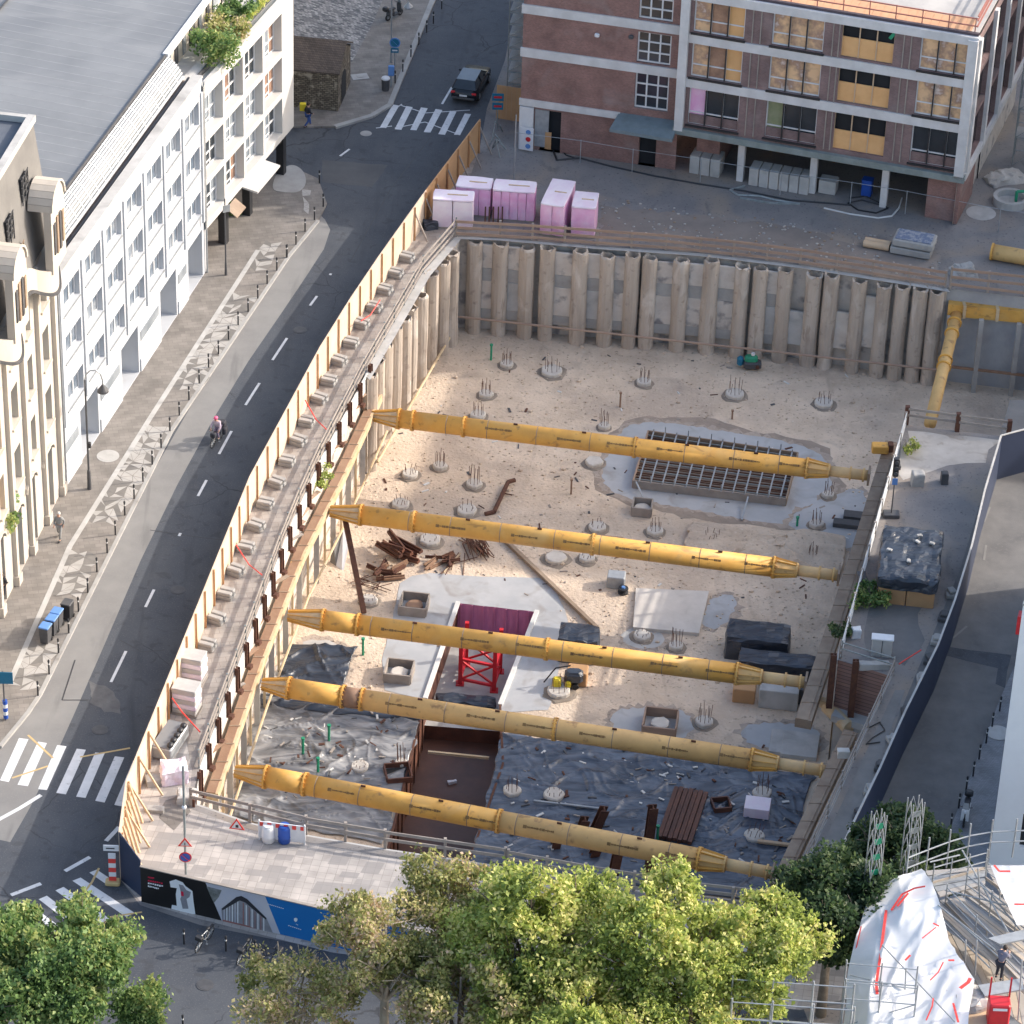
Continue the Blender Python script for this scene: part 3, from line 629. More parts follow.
def pile_mesh(h, r=.46, seed=0, hollow=True):
    m_ = MB(); R = random.Random(seed); n = 14; k = 0
    js = [1+R.uniform(-.05, .05) for _ in range(n)]
    zs = [-h, -h*.8, -h*.6, -h*.4, -.12, 0]; base = len(m_.v)
    for q, z in enumerate(zs):
        rr = r*(1+R.uniform(-.07, .06))
        for i in range(n):
            an = 2*PI*i/n; zz = z+(R.uniform(-.12, .14) if q == 5 else 0)
            m_.v.append((math.cos(an)*rr*js[i], math.sin(an)*rr*js[i], zz))
    rings = len(zs)
    if hollow:
        for f_, z in ((.74, .0), (.66, -1.3)):
            for i in range(n):
                an = 2*PI*i/n; m_.v.append((math.cos(an)*r*f_*js[i], math.sin(an)*r*f_*js[i], z+R.uniform(-.05, .05)))
        rings += 2
    for q in range(rings-1):
        for i in range(n): j = (i+1) % n; m_.f.append((q*n+i, q*n+j, q*n+n+j, q*n+n+i)); m_.mi.append(0)
    m_.f.append(tuple(range((rings-1)*n, rings*n))); m_.mi.append(0)
    return m_
pms = []
for sd in range(6):
    o = pile_mesh(6.9, seed=sd).build('pile', pilem); pms.append(o.data); bpy.data.objects.remove(o)
def pile_wall(label, top_px, wall_line, z_top=-.15, slabs=True, seed=1, bandfrac=.6):
    R = random.Random(seed); a0 = wall_line[0]
    root = thing('pile_wall', label, 'retaining wall', (a0.x, a0.y, 0))
    tops = []
    for x, y in top_px:
        p = P(x, y, z_top); o = bpy.data.objects.new('pile', R.choice(pms)); COL.objects.link(o); o.parent = root
        o.location = (p.x-a0.x, p.y-a0.y, z_top+R.uniform(-.12, .12)); o.rotation_euler = (0, 0, R.uniform(0, 6)); s = R.uniform(.92, 1.08); o.scale = (s, s, 1); tops.append(p)
    mb = MB()
    for a, b in zip(wall_line[:-1], wall_line[1:]): mb.quad(V2(a, PF-.1), V2(b, PF-.1), V2(b, -.1), V2(a, -.1))
    mb.build('wall_face', infill, root, world=True)
    return root, tops
bt = [476, 501, 528, 548, 581, 608, 633, 650, 682, 712, 743, 761, 786, 815, 832, 860, 885, 903, 921, 937]
def yb(x):
    K = [(456, 237), (500, 240), (597, 250), (700, 257), (800, 268), (945, 290)]
    for (x0, y0), (x1, y1) in zip(K[:-1], K[1:]):
        if x0 <= x <= x1: return y0+(y1-y0)*(x-x0)/(x1-x0)
    return K[-1][1]
bw, tops = pile_wall('long wall of round concrete piles along the far side of the pit', [(x, yb(x)+3) for x in bt], [p+Vector((0, .28, 0)) for p in PL([(452, 237), (500, 239), (597, 247), (700, 255), (800, 267), (948, 290)])])
# pale infill panels and grey bands between the piles
R = random.Random(3)
for i, (a, b) in enumerate(zip(tops[:-1], tops[1:])):
    d = (b-a); L = d.length; u = d/L
    if L < 1.25: continue
    n = Vector((u.y, -u.x, 0)); c = (a+b)/2-n*.12
    zt = -.3-R.uniform(0, .2)
    if i < 12:
        for z0, z1, mt in ((-2.0, zt, infill), (-2.9, -2.0, conc), (-4.9, -2.9, infill if R.random() < .6 else conc_l), (-5.6, -4.9, conc)):
            MB().bar(V2(c-u*(L/2-.35), (z0+z1)/2), V2(c+u*(L/2-.35), (z0+z1)/2), .16 if mt is not conc else .1, (z1-z0), bev=.03).build('infill_panel', mt, bw, world=True)
    else:
        z0, z1 = R.choice(((-5.2, -2.6), (-4.8, -1.2), (-5.4, -3)))
        MB().bar(V2(c-u*(L/2-.3), (z0+z1)/2), V2(c+u*(L/2-.3), (z0+z1)/2), .2, (z1-z0), bev=.04).build('infill_panel', conc_l if R.random() < .5 else infill, bw, world=True)
a, b = P(458, 312, -5.0), P(945, 366, -5.0)
off = Vector((0, -.55, 0))
o = MB().tube(a+off, b+off, .07, n=8).build('pipe', plank, bw, world=True)
lp = [(475, 237), (452, 250), (443, 259), (432, 272), (421, 290), (411, 303), (404, 314), (394, 323), (385, 340), (377, 357), (370, 372)]
lw, _t = pile_wall('shorter wall of round concrete piles in the upper left corner of the pit', [(x, y+3) for x, y in lp], [p+Vector((.1, 0, 0)) for p in PL([(366, 378), (374, 357), (392, 323), (421, 279), (458, 237)])], seed=5)
a, b = P(449, 333, -5.9), P(374, 462, -5.9)
MB().tube(a+Vector((.2, 0, 0)), b+Vector((.2, 0, 0)), .08).build('pipe', cream, lw, world=True)
for i_, (pa, pb) in enumerate((([(456, 235.5), (500, 237.5), (597, 245.5), (700, 252.5), (800, 264.5), (947, 288)], [(950, 292), (800, 268), (700, 256), (597, 249), (500, 240.5), (458, 239)]), ([(456, 235), (423, 272), (364, 374)], [(370, 380), (430, 276), (462, 238)]))):
    flat(MB(), PL(pa, -.03)+PL(pb, -.03)).build('capping', conc_l, bw if i_ == 0 else lw, world=True)
# right of the corner: sheeted wall with posts
root = thing('sheet_wall', 'bluish grey sprayed wall with steel posts in the upper right corner of the pit', 'retaining wall', tuple(P(950, 292)))
mb = MB(); a, b = P(948, 291)+Vector((0, .5, 0)), P(1120, 312)+Vector((0, .5, 0))
mb.quad(V2(a, PF-.1), V2(b, PF-.1), V2(b, 0), V2(a, 0)); mb.build('wall_face', mat('bluish_sprayed_wall', (.30, .31, .33), (.40, .41, .42), .5, .8, .4, 3, c3=(.22, .21, .21), world=True, bdist=.08), root, world=True)
for x in (952, 984, 1022, 1060):
    p = P(x, 294+(x-950)*.1, 0); MB().box((p.x, p.y-.1, PF/2-.8), (.28, .28, -PF-1.4)).build('post', conc, root, world=True)
MB().bar(P(945, 366, -5), P(1100, 384, -5), .14, .14).build('pipe', rust_o, root, world=True)
# left: ledge, lagging and lower wall
WL = [P(x, y, -2.5) for x, y in [(380, 391), (340, 478), (300, 556), (258, 664), (212, 797), (204, 818)]]
WLi = [p+Vector((-.5, .1, 0)) for p in WL]
root = thing('stepped_wall', 'stepped retaining wall with a pale ledge and rusty posts on the left side of the pit', 'retaining wall', tuple(P(199, 768)))
lo_ = PL([(371, 364), (320, 459), (288, 530), (199, 768), (190, 806)])
mb = MB()
for a, b in zip(lo_[:-1], lo_[1:]): mb.bar(V2(a, -.5)+Vector((.06, 0, 0)), V2(b, -.5)+Vector((.06, 0, 0)), .1, 1.0)
mb.build('lagging', tape_w, root, world=True)
mb = MB(); ring = [V2(p, -1.0) for p in lo_]+[V2(p, -1.0) for p in WLi[::-1]]
flat(mb, ring); mb.build('ledge', ledge_m, root, world=True)
mb = MB()
for a, b in zip(WLi[:-1], WLi[1:]): mb.quad(V2(b, PF-.1), V2(a, PF-.1), V2(a, -1), V2(b, -1))
mb.build('wall_face', infill, root, world=True)
hpost = None
def along(pts, sp, start=0):
    out = []; t = start
    for a, b in zip(pts[:-1], pts[1:]):
        L = (b-a).length
        while t < L: out.append(a+(b-a)*(t/L)); t += sp
        t -= L
    return out
for p in along(lo_, 2.15, .8):
    if hpost is None:
        m_ = MB(); m_.box((0, -.1, .55), (.22, .04, 1.5)); m_.box((0, .1, .55), (.22, .04, 1.5)); m_.box((0, 0, .55), (.04, .2, 1.49)); m_.box((.2, -.05, -.1), (.22, .3, .22))
        o = m_.build('soldier_post', rust, root); hpost = o.data
    else: o = bpy.data.objects.new('soldier_post', hpost); COL.objects.link(o); o.parent = root
    o.location = (p.x+.18-root.location.x, p.y-root.location.y, -.85); o.rotation_euler.z = -.38
R = random.Random(31)
for k, p in enumerate(along([(a_+b_)/2 for a_, b_ in zip(lo_, [WLi[0], WLi[1], WLi[2], WLi[4], WLi[5]])], 1.35, .3)):
    dd_ = Vector((-.35, -.93, 0)).lerp(Vector((R.uniform(-1, 1), R.uniform(-1, 1), 0)), .25).normalized()*R.uniform(.4, 1.1)
    MB().bar(V2(p, -.93)-dd_+Vector((R.uniform(-.25, .25), 0, 0)), V2(p, -.90)+dd_, R.uniform(.12, .3), .06).build('loose_plank', R.choice((plank, plank_g, browntop, rust_o)), root, world=True)
mb1 = None
for i, p in enumerate(along(WL, 1.7, .5)):
    MB().bar(V2(p+Vector((-.05, 0, 0)), PF), V2(p+Vector((-.05, 0, 0)), -2.7), .13 if i % 2 else .3, .12).build('column', cream if i % 2 else conc_l, root, world=True)
MB().path([V2(p+Vector((.45, -.1, 0)), -5.2) for p in WL], .07).build('pipe', cream, root, world=True)
# hidden sides of the pit
for lab, px in (('plain concrete retaining wall under the front rail of the pit', [(196, 805), (250, 824), (306, 836), (385, 850), (505, 868), (585, 882), (732, 908), (785, 911)]), ('plain concrete retaining wall below the lower right rim of the pit', [(785, 911), (893, 676)]), ('plain concrete retaining wall below the right yard', [(838, 660), (905, 425)])):
    pp = PL(px); mb = MB(); r_ = thing('retaining_wall', lab, 'retaining wall', tuple(pp[0]))
    for a, b in zip(pp[:-1], pp[1:]): mb.quad(V2(a, PF-.1), V2(b, PF-.1), V2(b, -.004), V2(a, -.004))
    mb.build('wall_face', conc, r_, world=True); mb = MB()
    for a, b in zip(pp[:-1], pp[1:]): mb.bar(V2(a, -.15), V2(b, -.15), .25, .28)
    mb.build('capping', conc_l, r_, world=True)
# wall behind the right yard and the notch with timber lagging
r_ = thing('lagged_wall', 'reddish timber lagged wall with rusty posts in the notch of the right rim', 'retaining wall', tuple(P(838, 660)))
a, b = P(838, 660), P(893, 676); mb = MB()
lagm = brickmat('reddish_lagging', (.34, .20, .16), (.28, .165, .14), (.12, .08, .07), 1, 3, .22)
mb.quad(V2(a, -3.0), V2(b, -3.0), V2(b, 0), V2(a, 0)); mb.build('lagging', lagm, r_, world=True)
mb = MB(); mb.bar(V2(a, -3.2)+Vector((0, -.4, 0)), V2(b, -3.2)+Vector((0, -.4, 0)), .8, .4); mb.build('capping', conc_l, r_, world=True)
mb = MB(); mb.quad(V2(a, PF-.1)+Vector((0, -.7, 0)), V2(b, PF-.1)+Vector((0, -.7, 0)), V2(b, -3.3)+Vector((0, -.7, 0)), V2(a, -3.3)+Vector((0, -.7, 0))); mb.build('wall_face', conc, r_, world=True)
for x, y, h in ((833, 662, 3.4), (855, 668, 3.9)):
    p = P(x, y); m_ = MB(); m_.box((p.x, p.y-.25, .6-h/2), (.32, .05, h)); m_.box((p.x, p.y-.05, .6-h/2), (.32, .05, h)); m_.box((p.x, p.y-.15, .6-h/2), (.05, .15, h-.01)); m_.build('soldier_post', rust, r_, world=True)
a, b = P(820, 702, -3.2), P(866, 711, -3.2)
MB().bar(a, b, .35, .45).build('waling', cream, r_, world=True)
o = MB().tube(P(828, 706, -3.4), P(850, 728, -3.4), .42, n=16).build('short_strut', cream); tag(o, 'short thick pale strut under the timber lagged notch', 'strut')
r_ = thing('retaining_wall', 'grey concrete wall under the back end of the right yard', 'retaining wall', tuple(P(905, 425)))
mb = MB(); mb.quad(P(905, 425, 0)*1, P(1010, 437), V2(P(1010, 437), PF), V2(P(905, 425), PF)); mb.build('wall_face', conc, r_, world=True)

# ================================================================== WALERS AND STRUTS
def waler(label, pts, w, h, top_mt, side_mt, lip=True):
    r_ = thing('waling_beam', label, 'steel beam', tuple(pts[0]))
    for a, b in zip(pts[:-1], pts[1:]):
        MB().bar(a, b, w, h).build('beam', side_mt, r_, world=True)
        MB().bar(a+Vector((-w*.1, 0, h/2+.02)), b+Vector((-w*.1, 0, h/2+.02)), w*.75, .05).build('top_flange', top_mt, r_, world=True)
    mb = MB()
    for p in along(pts, 1.5, .4): mb.bar(p+Vector((-w*.5, 0, h/2+.06)), p+Vector((w*.45, .02, h/2+.06)), .06, .03)
    mb.build('stiffeners', browntop, r_, world=True)
    return r_
waler('long orange rusted waling beam with a cream edge along the left wall', WL[:5], .62, .5, rust_o, cream)
waler('dark brown waling beam along the right side below the yard', [P(x, y, -2.4) for x, y in [(892, 446), (858, 556), (823, 664), (803, 724)]], .85, .55, browntop, browntop)
waler('brown waling beam along the lower right wall behind the strut ends', [P(x, y, -2.3) for x, y in [(850, 735), (777, 889)]], .7, .5, browntop, browntop)
letter = mat('faded_lettering', (.16, .09, .03), (.28, .17, .06), 3, .7, 0)
def strut(label, x0, y0, x1, y1, xb0, xb1, fl, mt=yel, segs=None, z=-2.5, rad=.54):
    at = lambda x: P(x, y0+(y1-y0)*(x-x0)/(x1-x0), z)
    A, B = at(x0), at(x1); r_ = thing('tube_strut', label, 'steel strut', tuple(A), 0, 'yellow tube struts braced across the pit')
    d = (B-A).normalized()
    edges = [xb0]+[s_[0] for s_ in (segs or [])]+[xb1]; mts = [mt]+[s_[1] for s_ in (segs or [])]
    for i, (ea, eb) in enumerate(zip(edges[:-1], edges[1:])): MB().tube(at(ea), at(eb), rad, n=28).build('tube', mts[i], r_, True, world=True)
    a, b = at(x0), at(xb0)
    MB().tube(a, b-d*.02, .2, .5, n=10).build('tapered_end', cream if z else yel, r_, world=True)
    mb = MB(); y_ = Vector((0, 0, 1)); sd = d.cross(y_).normalized()
    for k in range(8):
        an = k*PI/4; q = y_*math.cos(an)+sd*math.sin(an); mb.bar(a+q*.26, b+q*.53, .03, .13, up=q)
    mb.build('end_ribs', yel, r_, world=True)
    e = b+d*0
    th = at(xb1); ln = (B-th).length; c = th+d*min(1.25, ln*.35)
    MB().tube(th+d*.02, c, .48, .33, n=10).build('tapered_end', yel2, r_, world=True)
    mb = MB()
    for k in range(8):
        an = k*PI/4+.2; q = y_*math.cos(an)+sd*math.sin(an); mb.bar(th+q*.53, c+q*.35, .03, .12, up=q)
    mb.build('end_ribs', yel, r_, world=True)
    MB().tube(c, B, .31, n=18).build('jack_tube', mat('pale_jack_tube', (.66, .45, .21), (.54, .37, .19), 1.2, .6, .15, 8, c3=(.36, .27, .2)) if 'pale_jack_tube' not in MATS else MATS['pale_jack_tube'], r_, True, world=True)
    for q in (c, c+(B-c)*.55, B-d*.25): MB().tube(q-d*.05, q+d*.05, .40, n=18).build('flange', yel2, r_, world=True)
    MB().box(tuple(B+d*.05), (.12, .9, .8), rz=math.atan2(d.y, d.x)).build('end_plate', browntop, r_, world=True)
    for x in fl:
        p = at(x); m_ = MB(); m_.tube(p-d*.045, p+d*.045, rad+.085, n=24)
        for k in range(16):
            an = k*PI/8; q = y_*math.cos(an)+sd*math.sin(an); m_.tube(p+q*(rad+.045)-d*.12, p+q*(rad+.045)+d*.12, .03, n=5)
        m_.build('flange', yel, r_, world=True)
    mbw = None
    for fr in (.12, .22, .34, .47, .58, .7, .82, .93):
        p = at(xb0+(xb1-xb0)*fr); MB().tube(p-d*.02, p+d*.02, rad+.012, n=24, caps=False).build('weld_seam', browntop, r_, world=True)
    # small dark lettering marks and lifting lugs on the tubes
    R = random.Random(int(x0)); cs = sorted(fl); mb = MB()
    for a_, b_ in zip(cs[:-1], cs[1:]):
        if b_-a_ < 60: continue
        for fr in ((.13,), (.13, .82), (.13, .55, .84))[1 if b_-a_ < 150 else 2]:
            p = at(a_+(b_-a_)*fr); an = math.radians(R.uniform(48, 62)); q = (y_*math.cos(an)+Vector((d.y, -d.x, 0))*math.sin(an)).normalized(); up = q.cross(d).normalized()
            if up.z < 0: up = -up
            t = 0; big_ = fr == .13
            p0 = p+q*(rad+.012)
            mb = MB(); mb.bar(p0+d*t, p0+d*(t+.18), .012, .16, up=up); t += .20
            for k in range(13):
                w = R.choice((.05, .1, .14)); hh = R.choice((.05, .08, .12)); mb.bar(p0+d*t, p0+d*(t+w), .012, hh, up=up); t += w+R.choice((.008, .015))
            mb.build('stencilled_lettering', letter, r_, world=True)
        for fr in (.3, .7):
            p = at(a_+(b_-a_)*fr)+Vector((0, 0, rad+.03)); MB().bar(p-d*.12, p+d*.12, .05, .14).build('lifting_lug', rust, r_, world=True)
    return r_
strut('farthest yellow tube strut crossing above the steel grid formwork', 372, 415.5, 868, 475.5, 398, 808, [399, 413, 464, 635, 807])
strut('second yellow tube strut from the back with clear dark lettering on its right half', 330, 511, 838, 575.5, 360, 775, [361, 414, 593, 774])
strut('middle yellow tube strut crossing over the red steel frame', 288, 615.5, 805, 682.5, 322, 738, [323, 358, 547, 737], segs=[(358, yel)])
strut('tube strut with a rusty orange band near its left end and faded tubes', 262, 684, 826, 771, 288, 753, [289, 343, 362, 555, 752], segs=[(343, rust_o), (362, yel2)])
strut('nearest tube strut running behind the treetops at the front', 235, 771, 772, 873, 265, 700, [266, 305, 499, 699], segs=[(305, yel), (499, yel2)])
# corner strut and beam at upper right
r_ = thing('corner_beam', 'yellow box beam along the top of the upper right pit wall', 'steel beam', tuple(P(950, 309, -1.3)))
MB().bar(P(948, 307, -1.3), P(1100, 322, -1.3), .75, .8).build('beam', yel, r_, world=True)
for x in (962, 995): MB().bar(P(x, 309+(x-962)*.1, -1.28), P(x+3, 309+(x-962)*.1, -1.28), .82, .86).build('splice_plate', cream, r_, world=True)
r_ = thing('corner_strut', 'slim yellow strut slanting down from the upper right corner beam to the yard', 'steel strut', tuple(P(957, 312, -1.6)))
a, b = P(957, 312, -1.6), P(930, 424, -2.6); d = (b-a).normalized()
MB().tube(a, b, .36, n=18).build('tube', yel2, r_, True, world=True)
for t in (.1, .2, .44, .5): q = a+(b-a)*t; MB().tube(q-d*.05, q+d*.05, .45, n=18).build('flange', yel, r_, world=True)

# ================================================================== HOARDINGS
def hoarding_left():
    r_ = thing('timber_hoarding', 'long cream timber hoarding with orange posts between the main road and the pit', 'hoarding', tuple(hbase[0]))
    for i, (a, b, c, d) in enumerate(zip(hb[:-1], hb[1:], hbase[:-1], hbase[1:])):
        mb = MB(); t = (b-a); n = Vector((-t.y, t.x, 0)).normalized()*.03
        mb.ext([c-n, d-n, b-n, a-n], n*2); mb.build('panel', ply if i == 0 else hoard_in, r_, world=True)
    n_ = 0
    pts = along(hbase, 2.0, .3)
    for p in pts[:]:
        # find top height
        z = 2.3 if p.y > 135 else 2.4
        MB().bar(V2(p+Vector((.1, 0, 0)), 0), V2(p+Vector((.1, 0, 0)), z), .09, .09).build('post', hoard_post, r_, world=True)
    for p in along(hbase, 2.0, .3):
        if p.y < 140:
            MB().bar(V2(p+Vector((.12, 0, 0)), 2.2), V2(p+Vector((1.2, -.1, 0)), .05), .09, .09).build('brace', plank_l, r_, world=True)
        elif p.y > 192: MB().bar(V2(p+Vector((.1, 0, 0)), 1.9), V2(p+Vector((.9, -.3, 0)), .1), .08, .08).build('brace', plank_g, r_, world=True)
    a, b = hb[-2], hb[-1]
    for k in range(7):
        p = a+(b-a)*(k/6+.02); MB().bar(V2(p+Vector((.15, 0, 0)), p.z-.1), V2(p+Vector((.75, -.2, 0)), .1), .1, .1).build('brace', plank_l, r_, world=True)
    for z in (.8, 1.6): MB().bar(V2(hbase[-2]+Vector((.2, 0, 0)), z), V2(hbase[-1]+Vector((.2, .2, 0)), z), .08, .1).build('brace', plank_l, r_, world=True)
hoarding_left()
# concrete ballast blocks behind the hoarding
bl = [(406.8, 260), (395.7, 276), (385, 292.5), (374.6, 310), (361.5, 326.5), (351, 345.5), (339, 363.5), (329, 383.5), (319.5, 401.5), (306.5, 424.5), (298.5, 443.5), (287, 464), (277, 485.5), (265.5, 506.5), (256.5, 528.5), (246.2, 550.5), (236, 573.5), (226, 597), (217, 621.5), (207.5, 648)]
m_ = MB()
for k in (-.19, .19): m_.box((0, k, .12), (.85, .32, .24), bev=.04); m_.box((0, k, .36), (.8, .3, .2), bev=.04)
o0 = m_.build('ballast_block', conc)
for i, (x, y) in enumerate(bl):
    o = o0 if i == 0 else o0.copy()
    if i: COL.objects.link(o)
    o.location = P(x, y); o.rotation_euler.z = -.38+.1*math.sin(i*3)
    tag(o, 'pair of concrete ballast blocks behind the cream hoarding, %s from the far end' % ordn(i), 'ballast block', 'ballast blocks behind the hoarding')
# navy panels at the front left corner
nb = PL([(120, 882), (141, 894)]); 
r_ = thing('navy_hoarding', 'tall plain navy hoarding panels at the front left corner', 'hoarding', tuple(nb[0]))
A0, B0 = hbase[-1], P(141.5, 897)
for k in range(2):
    a = A0+(B0-A0)*(k/2); b = A0+(B0-A0)*((k+1)/2)
    MB().ext([V2(a, 0), V2(b, 0), V2(b, 2.9-.35*(k+1)), V2(a, 2.9-.35*k)], Vector((.02, .05, 0))).build('panel', navy, r_, world=True)
# poster hoarding
PA, PB = P(141.5, 902), P(560, 1000); rz, LL = frame(PA, PB)
r_ = thing('poster_hoarding', 'black and blue printed hoarding with a large white number 1 around the plaza', 'hoarding', tuple(PA), rz)
PHh = 2.15
mb = MB(); mb.box((LL/2, .06, PHh/2), (LL, .1, PHh)); mb.build('backing', conc, r_)
ink = mat('poster_black', (.006, .006, .007), (.009, .009, .01), 1, .5, 0); pblue = mat('poster_blue', (.005, .17, .50), (.006, .15, .45), .4, .5, 0); sky_p = mat('poster_sky', (.42, .46, .58), (.58, .56, .60), .5, .6, 0, lo=.3, hi=.7); pgrey = mat('poster_grey', (.30, .30, .33), (.22, .22, .25), 2, .6, 0); pdark = mat('poster_roof', (.02, .022, .03), (.03, .03, .04), 2, .6, 0)
pwarm = mat('poster_shopfront', (.36, .14, .12), (.2, .1, .1), 1.5, .6, 0); pwhite = mat('poster_white', (.80, .82, .85), (.75, .77, .8), 2, .6, 0); pred = mat('poster_red', (.6, .01, .06), (.55, .01, .05), 2, .6, 0)
def fp(name, pts, mt, y): MB().poly([(u, y, z) for u, z in pts]).build(name, mt, r_)
def pu(px, py):      # photo pixel -> (u, z) on the hoarding face
    d = cF+cR*((px-512)/FL)-cU*((py-512)/FL); n = Vector((math.sin(rz), -math.cos(rz), 0)); o_ = Vector((0, 0, CH))
    t = (PA-o_).dot(n)/d.dot(n); q = o_+d*t; return ((q-PA).dot(Vector((math.cos(rz), math.sin(rz), 0))), q.z)
zq = lambda x, y: pu(130+x/5.12, 850+y/5.12)
H1 = PHh-.01
u1t = zq(385, 180)[0]; u1b = zq(470, 395)[0]; u2t = zq(690, 258)[0]; u2b = zq(770, 480)[0]
fp('black_print', [(0, .02), (u1b, .02), (u1t, H1), (0, H1)], ink, -.004)
fp('sky_print', [(u1b, .02), (u2b, .02), (u2t, H1), (u1t, H1)], sky_p, -.004)
fp('blue_print', [(u2b, .02), (LL-.02, .02), (LL-.02, H1), (u2t, H1)], pblue, -.004)
fp('numeral', [zq(*q) for q in [(203, 160), (235, 150), (270, 165), (285, 185), (320, 210), (325, 260), (335, 328), (290, 325), (265, 315), (212, 300), (215, 280), (240, 285), (235, 225), (240, 195), (208, 190)]], pwhite, -.008)
fp('numeral_detail', [zq(*q) for q in [(250, 175), (272, 180), (290, 205), (312, 215), (305, 240), (290, 250), (300, 300), (270, 300), (258, 250), (265, 230)]], pgrey, -.011)
fp('numeral_detail', [zq(*q) for q in [(260, 210), (274, 213), (276, 236), (262, 234)]], pred, -.013)
for (x0, y0, x1, y1, mt_) in ((92, 135, 125, 148, pred), (92, 152, 170, 176, pred), (92, 166, 172, 190, pwhite), (92, 180, 150, 203, pwhite)):
    n_ = 7; mb = MB(); RR = random.Random(x1)
    for k in range(n_):
        xa = x0+(x1-x0)*k/n_; xb = xa+(x1-x0)/n_*.75; ya = y0+(y1-8-y0)*k/n_; h_ = RR.choice((6, 8, 9))
        mb.poly([(u, -.008, z) for u, z in [zq(xa, ya+h_), zq(xb, ya+h_+1), zq(xb, ya+1), zq(xa, ya)]])
    mb.build('small_print', mt_, r_)
fp('printed_building', [zq(*q) for q in [(468, 305), (560, 240), (700, 350), (735, 430), (745, 455), (640, 430), (475, 380)]], pgrey, -.008)
fp('printed_roof', [zq(*q) for q in [(468, 300), (545, 240), (570, 234), (600, 250), (700, 348), (695, 356), (590, 268), (562, 258), (475, 308)]], pdark, -.012)
for k in range(6):
    x = 480+k*14; fp('printed_column', [zq(x, 300-k*9), zq(x+5, 297-k*9), zq(x+5, 375), zq(x, 372)], pwhite if k % 2 else sky_p, -.011)
for k in range(8):
    x = 578+k*15; fp('printed_column', [zq(x, 268+k*11), zq(x+5, 272+k*11), zq(x+5, 405+k*4), zq(x, 402+k*4)], pwhite if k % 2 else pwarm, -.011)
fp('printed_shopfront', [zq(*q) for q in [(475, 355), (600, 385), (735, 440), (745, 458), (640, 432), (475, 385)]], pwarm, -.0125)
fp('printed_street', [zq(*q) for q in [(475, 386), (640, 433), (765, 470), (775, 484), (600, 440), (475, 400)]], pwhite, -.012)
fp('printed_tree', [zq(*q) for q in [(392, 185), (470, 205), (455, 240), (430, 270), (415, 240)]], mat('poster_tree', (.10, .11, .10), (.25, .26, .27), 3, .7, 0), -.011)
fp('small_emblem', [zq(*q) for q in [(840, 350), (850, 346), (858, 352), (856, 364), (847, 368), (840, 360)]], pwhite, -.008)
for (x0, y0, x1, y1) in ((705, 275, 790, 300), (810, 385, 880, 408), (850, 378, 862, 384)):
    mb = MB(); n_ = max(2, int((x1-x0)/9))
    for k in range(n_):
        xa = x0+(x1-x0)*k/n_; xb = xa+(x1-x0)/n_*.7; ya = y0+(y1-y0)*k/n_
        mb.poly([(u, -.008, z) for u, z in [zq(xa, ya+3), zq(xb, ya+3.6), zq(xb, ya), zq(xa, ya)]])
    mb.build('small_print', pwhite, r_)
mb = MB(); mb.bar((0, 0, PHh+.03), (LL, 0, PHh+.03), .16, .05); mb.build('top_cap', plank_g, r_)
# navy hoarding curving along the right street
NT = [(850, 830), (880, 768), (905, 712), (938, 645), (955, 600), (972, 545), (985, 490), (1001, 436)]
nbase = PL([(850, 862), (885, 790), (910, 735), (945, 665), (963, 612), (977, 560), (989, 505), (1003, 462)])
nbase = [P(x, y, 2.9) for x, y in NT]; nbase = [V2(p, 0) for p in nbase]; nbase.insert(0, V2(P(800, 935, 2.9), 0))
r_ = thing('navy_hoarding', 'long curving navy hoarding between the site yard and the side street', 'hoarding', tuple(nbase[0]))
for a, b in zip(nbase[:-1], nbase[1:]):
    MB().ext([V2(a, 0), V2(b, 0), V2(b, 2.9), V2(a, 2.9)], Vector((.06, .02, 0))).build('panel', navy, r_, world=True)
    MB().bar(V2(a, 2.93), V2(b, 2.93), .10, .05).build('top_cap', conc_l, r_, world=True)
    MB().ext([V2(a, .1)+Vector((-.03, 0, 0)), V2(b, .1)+Vector((-.03, 0, 0)), V2(b, 2.8)+Vector((-.03, 0, 0)), V2(a, 2.8)+Vector((-.03, 0, 0))], Vector((.025, 0, 0))).build('inner_board', tape_w, r_, world=True)
a = nbase[-1]; b = V2(P(1060, 420, 2.9), 0)
r_ = thing('navy_hoarding', 'short broad navy hoarding panel across the top of the side street', 'hoarding', tuple(a))
MB().ext([V2(a, 0), V2(b, 0), V2(b, 2.9), V2(a, 2.9)], Vector((0, .06, 0))).build('panel', navy, r_, world=True)
MB().bar(V2(a, 2.93), V2(b, 2.93), .10, .05).build('top_cap', conc_l, r_, world=True)
# ballast lumps beside the navy hoarding
R = random.Random(8)
for i, t in enumerate((.28, .34, .4, .46, .52, .6, .66, .72, .78, .84)):
    n_ = t*(len(nbase)-2); k = int(n_); p = nbase[k]+(nbase[k+1]-nbase[k])*(n_-k)+Vector((-.75, 0, 0))
    m_ = MB(); m_.box((0, 0, .14), (.5, .7, .28), rz=R.uniform(-.3, .3), bev=.05); m_.box((.05, .02, .36), (.4, .5, .16), rz=R.uniform(-.5, .5), bev=.04)
    o = m_.build('ballast_stone', conc if i % 2 else dkgrey); o.location = p; tag(o, '%s ballast stone at the foot of the long navy hoarding, counted from the front' % ordn(i), 'ballast stone', 'ballast stones by the navy hoarding')

